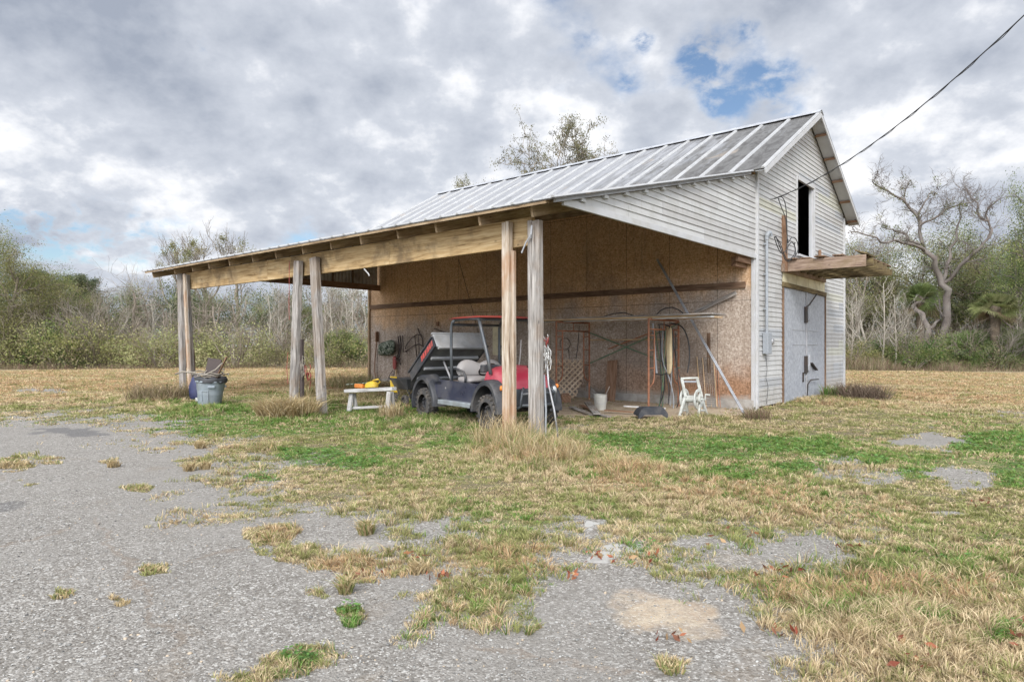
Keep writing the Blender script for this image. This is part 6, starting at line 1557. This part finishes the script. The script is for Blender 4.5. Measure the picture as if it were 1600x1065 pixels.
# the big twisted oak, laid out limb by limb
def OP(x, y, d=0): return at(x / 3.043 + 1300, y / 3.043 + 250, 44 + d)
oak = empty('twisted_oak', Vector((at(1468, 545, 44).x, 44, gh(at(1468, 545, 44).x, 44))), 0, 'large twisted leafless oak with crooked limbs right of the barn', 'oak tree')
t = Tree(77)
def limb(pts, r0, r1, lvl, twigs=6, tl=1.1):
    P = [OP(*p) for p in pts]; n = len(P) - 1; Q = [P[0]]
    for i in range(n):
        Q.append(P[i].lerp(P[i + 1], .5) + Vector((t.r.gauss(0, .06), t.r.gauss(0, .2), t.r.gauss(0, .06)))); Q.append(P[i + 1])
    m = len(Q) - 1; t.br.append((Q, [r0 + (r1 - r0) * i / m for i in range(m + 1)], 0 if lvl == 0 else 1))
    for k in range(twigs):
        f = (.25 if lvl == 0 else .1) + .9 * (k + t.r.random()) / twigs; f = min(f, .99); i = int(f * m); q = Q[i].lerp(Q[i + 1], f * m - i); d = (Q[i + 1] - Q[i]).normalized()
        ax = d.orthogonal(); ax.rotate(Matrix.Rotation(t.r.uniform(0, 6.28), 3, d)); a = t.r.uniform(.6, 1.2)
        t.branch(q, d * math.cos(a) + ax.normalized() * math.sin(a) + Vector((0, 0, .35)), tl * t.r.uniform(.6, 1.3), max(.02, (r0 + (r1 - r0) * f) * .42), 2, 4, up=.05, wob=.34, kids=(4, 4, 5, 4, 3), spread=(.5, 1.2), ratio=.62, minr=.010)
limb([(505, 940), (520, 860), (548, 760), (545, 650), (520, 590), (490, 510), (440, 430)], .29, .15, 0, 3)
limb([(440, 430), (415, 340, .5), (400, 260, .8), (340, 190, .6), (290, 165, .4), (230, 130), (190, 100)], .13, .03, 1, 16, 1.5)
limb([(440, 430), (380, 400, -.6), (300, 380, -1), (230, 390, -1.4), (160, 355, -1.6), (90, 340, -2)], .12, .03, 1, 14)
limb([(425, 400), (350, 350, 1), (290, 330, 1.2), (240, 320, 1.6)], .11, .04, 1, 8)
limb([(418, 310), (470, 285, -.4), (540, 235, -.8), (610, 210, -1), (690, 190, -1.2)], .09, .025, 1, 15, 1.4)
limb([(520, 590), (560, 570, -.3), (610, 500, -1), (660, 455, -1.4), (720, 395, -1.6), (760, 335, -1.8), (740, 280, -1.6), (745, 225, -1.4), (790, 190, -1.2)], .15, .03, 1, 18, 1.4)
limb([(740, 290, -1.6), (690, 240, -1), (660, 180, -.5), (630, 140, 0)], .08, .025, 1, 8, 1.2)
limb([(520, 590, .2), (545, 500, .9), (560, 420, 1.2), (590, 340, 1.4), (615, 270, 1.3), (610, 200, 1.2)], .13, .03, 1, 9, 1.3)
limb([(400, 265, .8), (440, 200, 1.2), (460, 160, 1.4), (510, 170, 1.6)], .07, .02, 1, 6)
limb([(345, 195, .6), (350, 140, .8), (370, 95, 1)], .06, .02, 1, 6, .9)
limb([(440, 940, .3), (445, 860, .3), (462, 800, .3), (430, 730, .5), (385, 690, .8)], .24, .12, 0, 1)
limb([(455, 810, .3), (490, 775, .4), (520, 755, .5), (510, 660, .8)], .13, .05, 1, 2)
tm = Tree(0); tm.br = [b_ for b_ in t.br if b_[2] == 0]; cm = Tree(0); cm.br = [b_ for b_ in t.br if b_[2] > 0]
for nm, tt in (('trunk', tm), ('limbs', cm)):
    o_ = bpy.data.objects.new(nm, tt.mesh(nm, M['bark_dark'])); COL.objects.link(o_); o_.parent = oak; o_.matrix_parent_inverse = wm(oak).inverted()
rr2 = random.Random(8); cl = [p for b_ in t.br if b_[2] in (1, 2) for p in b_[0] if rr2.random() < .16]
o_ = bpy.data.objects.new('moss_clumps', leaf_mesh('moss_clumps', cl, 26, .15, .055, GREYG + [(.10, .075, .055)], 6, droop=.25)); COL.objects.link(o_); o_.parent = oak; o_.matrix_parent_inverse = wm(oak).inverted()

# far wood as one mass: thin stems, twigs and leaves between 55 and 75 m
g = np.random.default_rng(5); n = 4200
ang = g.uniform(R(-52), R(52), n); rad = g.uniform(56, 76, n); top = 7.4 + 2.6 * (fbm(ang * 14 + 9, rad * .1, 3) - .5) * 2 + 4.2 * smooth01((ang - R(14)) / R(10))
X, Y = rad * np.sin(ang), rad * np.cos(ang); z = g.uniform(.02, .62, n) * top
nf = 230; fa = g.uniform(R(-52), R(52), nf); fr = g.uniform(56, 72, nf); ft = 7.0 + 2.6 * (g.random(nf) - .5) + 3.6 * smooth01((fa - R(14)) / R(10)); ii = g.integers(0, nf, n)
d3 = g.normal(0, 1, (n, 3)); d3 /= np.linalg.norm(d3, axis=1)[:, None]; d3 *= g.random((n, 1)) ** .4; hs = n // 2
X[:hs] = (fr[ii] * np.sin(fa[ii]) + d3[:, 0] * 2.3)[:hs]; Y[:hs] = (fr[ii] * np.cos(fa[ii]) + d3[:, 1] * 2.3)[:hs]; z[:hs] = (ft[ii] * .62 + d3[:, 2] * ft[ii] * .36)[:hs]
V, Q, c_ = leaves(np.stack([X, Y, z], 1), 90, .5, .07, [(.07, .08, .035), (.10, .11, .05), (.15, .155, .07), (.20, .19, .11), (.05, .055, .03)], 15)
me_ = np_mesh('forest', V, Q, None, M['leaf'], c_); o_ = bpy.data.objects.new('forest', me_); COL.objects.link(o_); tag(o_, 'hazy far wood closing off the field behind the nearer trees', 'forest', None, 'stuff')

# ------------------------------------------------------------------ grass
TALL = [(815, 705, 75, 20, .26), (980, 735, 60, 12, .14), (850, 725, 60, 14, .14), (455, 650, 50, 12, .20), (610, 640, 40, 10, .20), (250, 622, 60, 8, .22), (1260, 628, 110, 8, .12), (1345, 615, 40, 8, .2), (1400, 980, 240, 80, .07), (700, 668, 120, 8, .10), (320, 640, 60, 8, .14), (550, 620, 60, 8, .10), (1090, 655, 60, 6, .10), (640, 655, 120, 10, .10), (1500, 640, 100, 10, .04), (870, 690, 40, 8, .18)]
def grass_points(N, r0, r1, seed, half=50):
    g = np.random.default_rng(seed); r_ = r0 * (r1 / r0) ** g.random(N); a = np.radians(g.uniform(-half, half, N))
    return r_ * np.sin(a), r_ * np.cos(a), r_, g
def build_blades(name, X, Y, r_, g, hgt, col, wmul=1.0, lean=.55, ldir=None):
    Z = ghn(X, Y) - .004; n = len(X)
    a = g.uniform(0, 6.283, n); w_ = (.0013 + .00052 * r_) * g.uniform(.6, 1.4, n) * wmul
    la = g.uniform(0, 6.283, n) if ldir is None else ldir; ll = hgt * g.uniform(.1, 1.0, n) * lean * 1.6
    dx, dy = np.cos(a) * w_, np.sin(a) * w_; lx, ly = np.cos(la) * ll, np.sin(la) * ll
    P = np.stack([X, Y, Z], 1); D = np.stack([dx, dy, 0 * dx], 1); Lv = np.stack([lx, ly, 0 * lx], 1)
    up1 = np.stack([0 * X, 0 * X, hgt * .62], 1); up2 = np.stack([0 * X, 0 * X, hgt * g.uniform(.7, 1, n)], 1)
    V = np.stack([P - D, P + D, P + D * .7 + Lv * .38 + up1, P - D * .7 + Lv * .38 + up1, P + Lv + up2], 1).reshape(-1, 3)
    i = np.arange(n)[:, None] * 5; Q = i + np.array([[0, 1, 2, 3]]); T = i + np.array([[3, 2, 4]])
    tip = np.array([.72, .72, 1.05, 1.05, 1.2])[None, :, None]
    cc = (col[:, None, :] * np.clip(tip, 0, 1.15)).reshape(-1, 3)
    return np_mesh(name, V, Q, T, M['blade'], cc)
def lay_height(X, Y):
    Z = ghn(X, Y); px = 800 + F * X / Y; py = HOR - F * (Z - CAM_H) / Y; o = np.zeros(X.shape)
    for x, y, rx, ry, h_ in TALL: o = np.maximum(o, h_ * np.exp(-(((px - x) / rx) ** 2 + ((py - y) / ry) ** 2)))
    return o
X, Y, r_, g = grass_points(2500000, 2.3, 44, 3)
def h2(a, b_, k_): 
    v = np.sin(a * 127.1 + b_ * 311.7 + k_ * 74.7) * 43758.5453; return v - np.floor(v)
cell = np.where(r_ < 5, .055, np.where(r_ < 9, .085, np.where(r_ < 15, .14, .25)))
ix, iy = np.floor(X / cell), np.floor(Y / cell)
cxx, cyy = (ix + .5 + .9 * (h2(ix, iy, 1) - .5)) * cell, (iy + .5 + .9 * (h2(ix, iy, 2) - .5)) * cell
rx_, ry_ = X - cxx, Y - cyy; pull = .45 + .75 * g.random(len(X)); X, Y = cxx + rx_ * pull, cyy + ry_ * pull
mk = layout(X, Y); tn = fbm(X * 2.6, Y * 2.6, 4); dens = mk[0] * (.30 + 1.5 * h2(ix, iy, 3)) * (.40 + 1.5 * np.clip(tn - .18, 0, 1)); keep = g.random(len(X)) < np.clip((dens - .06) * 1.6, 0, 1)
X, Y, r_, ix, iy, rx_, ry_, tn = [q[keep] for q in (X, Y, r_, ix, iy, rx_, ry_, tn)]; mk = [m[keep] for m in mk]; n = len(X); print('blades', n)
th_ = h2(ix, iy, 5); big_ = fbm(X * .9 + 31, Y * .9, 4)
hgt = (.022 + .070 * th_ ** 2 * np.clip((big_ - .25) * 2.4, .35, 1.3) + lay_height(X, Y) * (.35 + .9 * th_)) * g.uniform(.45, 1.15, n) + .025 * smooth01((r_ - 14) / 10)
u_ = g.random(n); v_ = g.random((n, 1)); tu = h2(ix, iy, 7)
straw = np.array([.40, .30, .165]) * (1 - v_) + np.array([.72, .59, .38]) * v_
orange = np.array([.38, .235, .12]) * (1 - v_) + np.array([.64, .45, .26]) * v_
brown = np.array([.16, .11, .07]) * (1 - v_) + np.array([.36, .26, .17]) * v_
olive = np.array([.17, .185, .06]) * (1 - v_) + np.array([.38, .37, .15]) * v_
green = np.array([.085, .16, .03]) * (1 - v_) + np.array([.22, .33, .08]) * v_
mixv = .5 * tu + .5 * u_
gl = np.clip(mk[1] * 1.05 + .5 * (fbm(X * 1.6 + 9, Y * 1.6, 4) - .5), 0, .9)
sl = np.clip(.46 + .5 * mk[2] + 1.5 * (fbm(X * 1.3 + 90, Y * 1.3, 4) - .5), .12, .95)
w_ = g.random(n); org = np.clip(.12 + .8 * (mk[2] - .3), 0, .7) * (big_ > .44)
dry = np.where((w_ < org)[:, None], orange, np.where((w_ > .86)[:, None], brown, straw))
col = np.where((mixv < .12 + .62 * gl)[:, None], np.where((gl > .22)[:, None], green, olive), np.where((.5 * h2(ix, iy, 9) + .5 * g.random(n) < .25 + .5 * sl)[:, None], dry, olive))
LEAN = np.arctan2(ry_, rx_) + g.normal(0, .7, n)
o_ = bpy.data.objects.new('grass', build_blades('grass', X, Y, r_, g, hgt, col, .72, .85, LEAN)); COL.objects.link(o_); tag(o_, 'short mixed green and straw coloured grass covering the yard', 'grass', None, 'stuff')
NB = n
# broad low leaves in the green patches
X, Y, r_, g = grass_points(150000, 3, 18, 9)
mk = layout(X, Y); keep = (g.random(len(X)) < np.clip((mk[1] - .45) * 1.6, 0, 1)) & (mk[0] > .3); X, Y, r_ = X[keep], Y[keep], r_[keep]; n = len(X)
Z = ghn(X, Y) + g.uniform(.01, .06, n); a = g.uniform(0, 6.28, n); s_ = (.007 + .0011 * r_) * g.uniform(.6, 1.3, n)
P = np.stack([X, Y, Z], 1); A1 = np.stack([np.cos(a) * s_, np.sin(a) * s_, g.uniform(-.4, .4, n) * s_], 1); B1 = np.stack([-np.sin(a) * s_, np.cos(a) * s_, g.uniform(-.4, .4, n) * s_], 1)
V = np.stack([P - A1, P - B1, P + A1, P + B1], 1).reshape(-1, 3); cc = np.array([.10, .19, .05]) * g.uniform(.7, 1.6, (n, 1))
o_ = bpy.data.objects.new('clover', np_mesh('clover', V, np.arange(n * 4).reshape(-1, 4), None, M['blade'], np.repeat(cc, 4, 0))); COL.objects.link(o_); tag(o_, 'low bright green clover leaves in patches of the grass', 'clover', None, 'stuff')
# reddish dry weeds along both far edges
g = np.random.default_rng(21); n = 42000; side_ = g.random(n) < .62
px = np.where(side_, g.uniform(-250, 600, n), g.uniform(1318, 1750, n)); Y = g.uniform(36.5, 43, n) + 1.5 * fbm(px * .03, px * .01, 3); X = (px - 800) / F * Y; cl_ = fbm(X * .6, Y * .6, 3)
h_ = (.10 + 1.9 * np.clip(cl_ - .32, 0, 1)) * g.uniform(.3, 1.2, n) * np.where(side_, .75, 1.3); v_ = g.random((n, 1)); c0 = np.where((g.random(n) < .45)[:, None], np.array([.20, .125, .095]), np.array([.34, .27, .18])) * (.7 + .6 * v_)
c0 = np.where((g.random(n) < .25)[:, None], np.array([.16, .18, .07]), c0)
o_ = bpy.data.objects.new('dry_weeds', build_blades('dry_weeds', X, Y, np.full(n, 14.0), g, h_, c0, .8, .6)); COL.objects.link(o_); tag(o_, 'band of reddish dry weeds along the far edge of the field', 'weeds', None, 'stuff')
# loose gravel on the paving
g = np.random.default_rng(31); n0 = 16000; r_ = 2.4 * (9 / 2.4) ** g.random(n0); a = np.radians(g.uniform(-50, 50, n0)); X, Y = r_ * np.sin(a), r_ * np.cos(a)
mk = layout(X, Y); keep = mk[0] < .45; X, Y, r_ = X[keep], Y[keep], r_[keep]; n = len(X)
ico = np.array([(0, 0, 1), (.89, 0, .45), (.28, .85, .45), (-.72, .53, .45), (-.72, -.53, .45), (.28, -.85, .45), (.72, .53, -.45), (-.28, .85, -.45), (-.89, 0, -.45), (-.28, -.85, -.45), (.72, -.53, -.45), (0, 0, -1)])
it = np.array([(0, 1, 2), (0, 2, 3), (0, 3, 4), (0, 4, 5), (0, 5, 1), (1, 6, 2), (2, 7, 3), (3, 8, 4), (4, 9, 5), (5, 10, 1), (6, 7, 2), (7, 8, 3), (8, 9, 4), (9, 10, 5), (10, 6, 1), (11, 7, 6), (11, 8, 7), (11, 9, 8), (11, 10, 9), (11, 6, 10)])
s_ = g.lognormal(-5.75, .42, n) * (1 + .05 * r_); sc = s_[:, None] * g.uniform(.6, 1.3, (n, 3)) * np.array([1, 1, .6]); rot = g.uniform(0, 6.28, n)
V = ico[None] * sc[:, None, :] * g.uniform(.8, 1.2, (n, 12, 1)); cx_, sx_ = np.cos(rot)[:, None], np.sin(rot)[:, None]; V = np.stack([V[..., 0] * cx_ - V[..., 1] * sx_, V[..., 0] * sx_ + V[..., 1] * cx_, V[..., 2]], -1)
V = V + np.stack([X, Y, ghn(X, Y) + s_ * .25], 1)[:, None, :]; T = (it[None] + np.arange(n)[:, None, None] * 12).reshape(-1, 3)
cc = np.array([.26, .255, .24]) * g.uniform(.35, 1.6, (n, 1)) * np.array([1, 1, 1]); cc = np.where((g.random(n) < .12)[:, None], np.array([.42, .34, .25]), cc)
k = NT('loose_stone'); a_ = k.n('ShaderNodeAttribute'); a_.attribute_name = 'col'; k.l(a_.outputs['Color'], k.b.inputs['Base Color']); k.done(None, .85, spec=.3)
o_ = bpy.data.objects.new('gravel', np_mesh('gravel', V.reshape(-1, 3), None, T, k.m, np.repeat(cc, 12, 0))); COL.objects.link(o_); tag(o_, 'loose grey and white gravel on the worn paving', 'gravel', None, 'stuff')
# fallen leaves
g = np.random.default_rng(41); LS_ = [(690, 905, 30, 8, 16), (650, 875, 24, 6, 12), (1235, 898, 60, 12, 26), (1460, 915, 60, 16, 26), (1560, 925, 60, 16, 26), (1330, 860, 60, 8, 12), (895, 905, 12, 5, 10), (940, 875, 30, 6, 14), (1540, 790, 30, 6, 10), (1150, 840, 60, 10, 14), (1200, 990, 40, 12, 12), (1430, 1030, 60, 20, 16), (1000, 880, 60, 10, 12), (1050, 1000, 50, 10, 10), (1590, 1000, 30, 30, 14), (550, 905, 30, 8, 8)]
P = []
for x, y, rx, ry, m in LS_:
    for _ in range(m): q = pg(x + g.normal() * rx * .5, y + g.normal() * ry * .5); P.append((q.x, q.y, q.z + g.uniform(.008, .05)))
V, Q, c_ = leaves(P, 1, .003, .026, [(.26, .075, .045), (.34, .13, .07), (.20, .09, .055), (.36, .24, .13)], 8, flat=.5, aspect=.5)
o_ = bpy.data.objects.new('fallen_leaves', np_mesh('fallen_leaves', V, Q, None, M['blade'], c_)); COL.objects.link(o_); tag(o_, 'scattered reddish brown fallen leaves on gravel and grass', 'leaves', None, 'stuff')
# single tufts, heaps and weeds one can point to
def tuft(px, py, h_, n, rad, cols, name, label, cat='grass tuft', lean=.7, group=None, wmul=1.2, Y=None):
    q = pg(px, py) if Y is None else Vector(((px - 800) / F * Y, Y, 0)); g = np.random.default_rng(int(px * 7 + py)); a = g.uniform(0, 6.28, n); rd = rad * np.sqrt(g.random(n)) * .55
    X, Y_ = q.x + rd * np.cos(a), q.y + rd * np.sin(a); hh = h_ * g.uniform(.45, 1.1, n); cols = np.asarray(cols); c0 = cols[g.integers(0, len(cols), n)] * g.uniform(.75, 1.25, (n, 1))
    d_ = math.hypot(q.x, q.y); me_ = build_blades(name, X, Y_, np.full(n, min(d_, 20.0)), g, hh, c0, wmul, lean)
    zb = gh(q.x, q.y); me_.transform(Matrix.Translation((-q.x, -q.y, -zb))); o_ = bpy.data.objects.new(name, me_); o_.location = (q.x, q.y, zb); COL.objects.link(o_); tag(o_, label, cat, group); return o_
ST = [(.46, .36, .20), (.36, .27, .14), (.54, .44, .27)]; SG = ST + [(.20, .23, .08), (.26, .27, .10)]; GG = [(.10, .19, .04), (.15, .25, .06), (.26, .27, .12)]
for px, py, h_, n, rad, cs, lb_ in ((572, 834, .15, 240, .10, SG, 'upright straw tuft on the bare gravel in the center of the yard'), (540, 926, .13, 200, .07, SG, 'narrow straw tuft near the lower edge left of center'), (549, 975, .06, 160, .09, GG, 'small bright green tuft below the narrow straw tuft'),
                                  (296, 735, .14, 110, .10, ST, 'left one of two straw tufts at the paving edge'), (320, 732, .12, 100, .10, ST, 'right one of two straw tufts at the paving edge'), (312, 700, .14, 110, .12, ST, 'straw tuft at the grass edge above the paired tufts'), (178, 729, .11, 80, .12, ST, 'small straw tuft alone on the left paving'),
                                  (245, 889, .04, 110, .13, SG, 'flat green brown tuft on the left foreground paving'), (98, 931, .04, 90, .10, SG, 'flat brown tuft near the left edge of the foreground'), (212, 764, .05, 110, .18, SG, 'low green tuft on the paving left of the grass'), (22, 728, .10, 130, .3, ST, 'dry straw clump at the left edge of the paving'),
                                  (190, 944, .035, 70, .07, ST, 'tiny dry tuft between the two flat foreground tufts'), (1050, 1048, .06, 120, .09, SG, 'small tuft at the bottom of the sandy patch'), (465, 1048, .05, 150, .14, GG + ST, 'green weed sprig at the bottom edge left of center'), (655, 893, .10, 170, .12, ST, 'wispy straw tuft at the tip of the central grass tongue')):
    tuft(px, py, h_, n, rad, cs, 'grass_tuft', lb_)
tuft(447, 652, .50, 1300, .95, ST + [(.30, .22, .10)], 'dry_grass_heap', 'heap of dry grass at the foot of the two middle posts', 'grass heap', 1.2, wmul=1.0)
tuft(612, 655, .40, 300, .4, ST, 'dry_grass_heap', 'dry grass clump around the right legs of the sawhorse', 'grass clump', .7, wmul=.8)
tuft(795, 700, .55, 500, .9, ST, 'dry_grass_clump', 'tall dry grass clump round the feet of the two nearest posts', 'grass clump', .6, wmul=.7)
tuft(862, 716, .40, 420, .9, ST, 'dry_grass_clump', 'tall dry grass clump just right of the nearest post', 'grass clump', .7, wmul=.7)
tuft(1345, 624, .55, 900, 1.2, [(.17, .12, .09), (.26, .20, .15), (.12, .09, .06)], 'dead_weed_bush', 'dark dead weed bush beyond the right corner of the gable', 'weed bush', .9, wmul=.6)
tuft(250, 625, .55, 700, 1.3, [(.22, .16, .10), (.34, .27, .17), (.16, .14, .06)], 'dead_weed_bush', 'brushy dead weeds in the grass left of the leftmost posts', 'weed bush', 1.0, wmul=.6)
tuft(1182, 655, .32, 260, .5, [(.30, .22, .15), (.2, .2, .09), (.22, .15, .10)], 'weeds', 'brown weeds at the foot of the barn corner', 'weeds', .8, wmul=.6)
tuft(1300, 622, .45, 260, .5, GG + [(.3, .24, .16)], 'climbing_weed', 'leafy green weed climbing the siding right of the doors', 'weed', .5, wmul=.8)
tuft(478, 622, .45, 260, .6, SG, 'weeds', 'green brown weeds behind the two middle posts', 'weeds', .6, wmul=.7)
tuft(555, 606, .55, 420, 1.4, SG, 'weeds', 'tall weeds at the left end of the board wall', 'weeds', .6, wmul=.6)
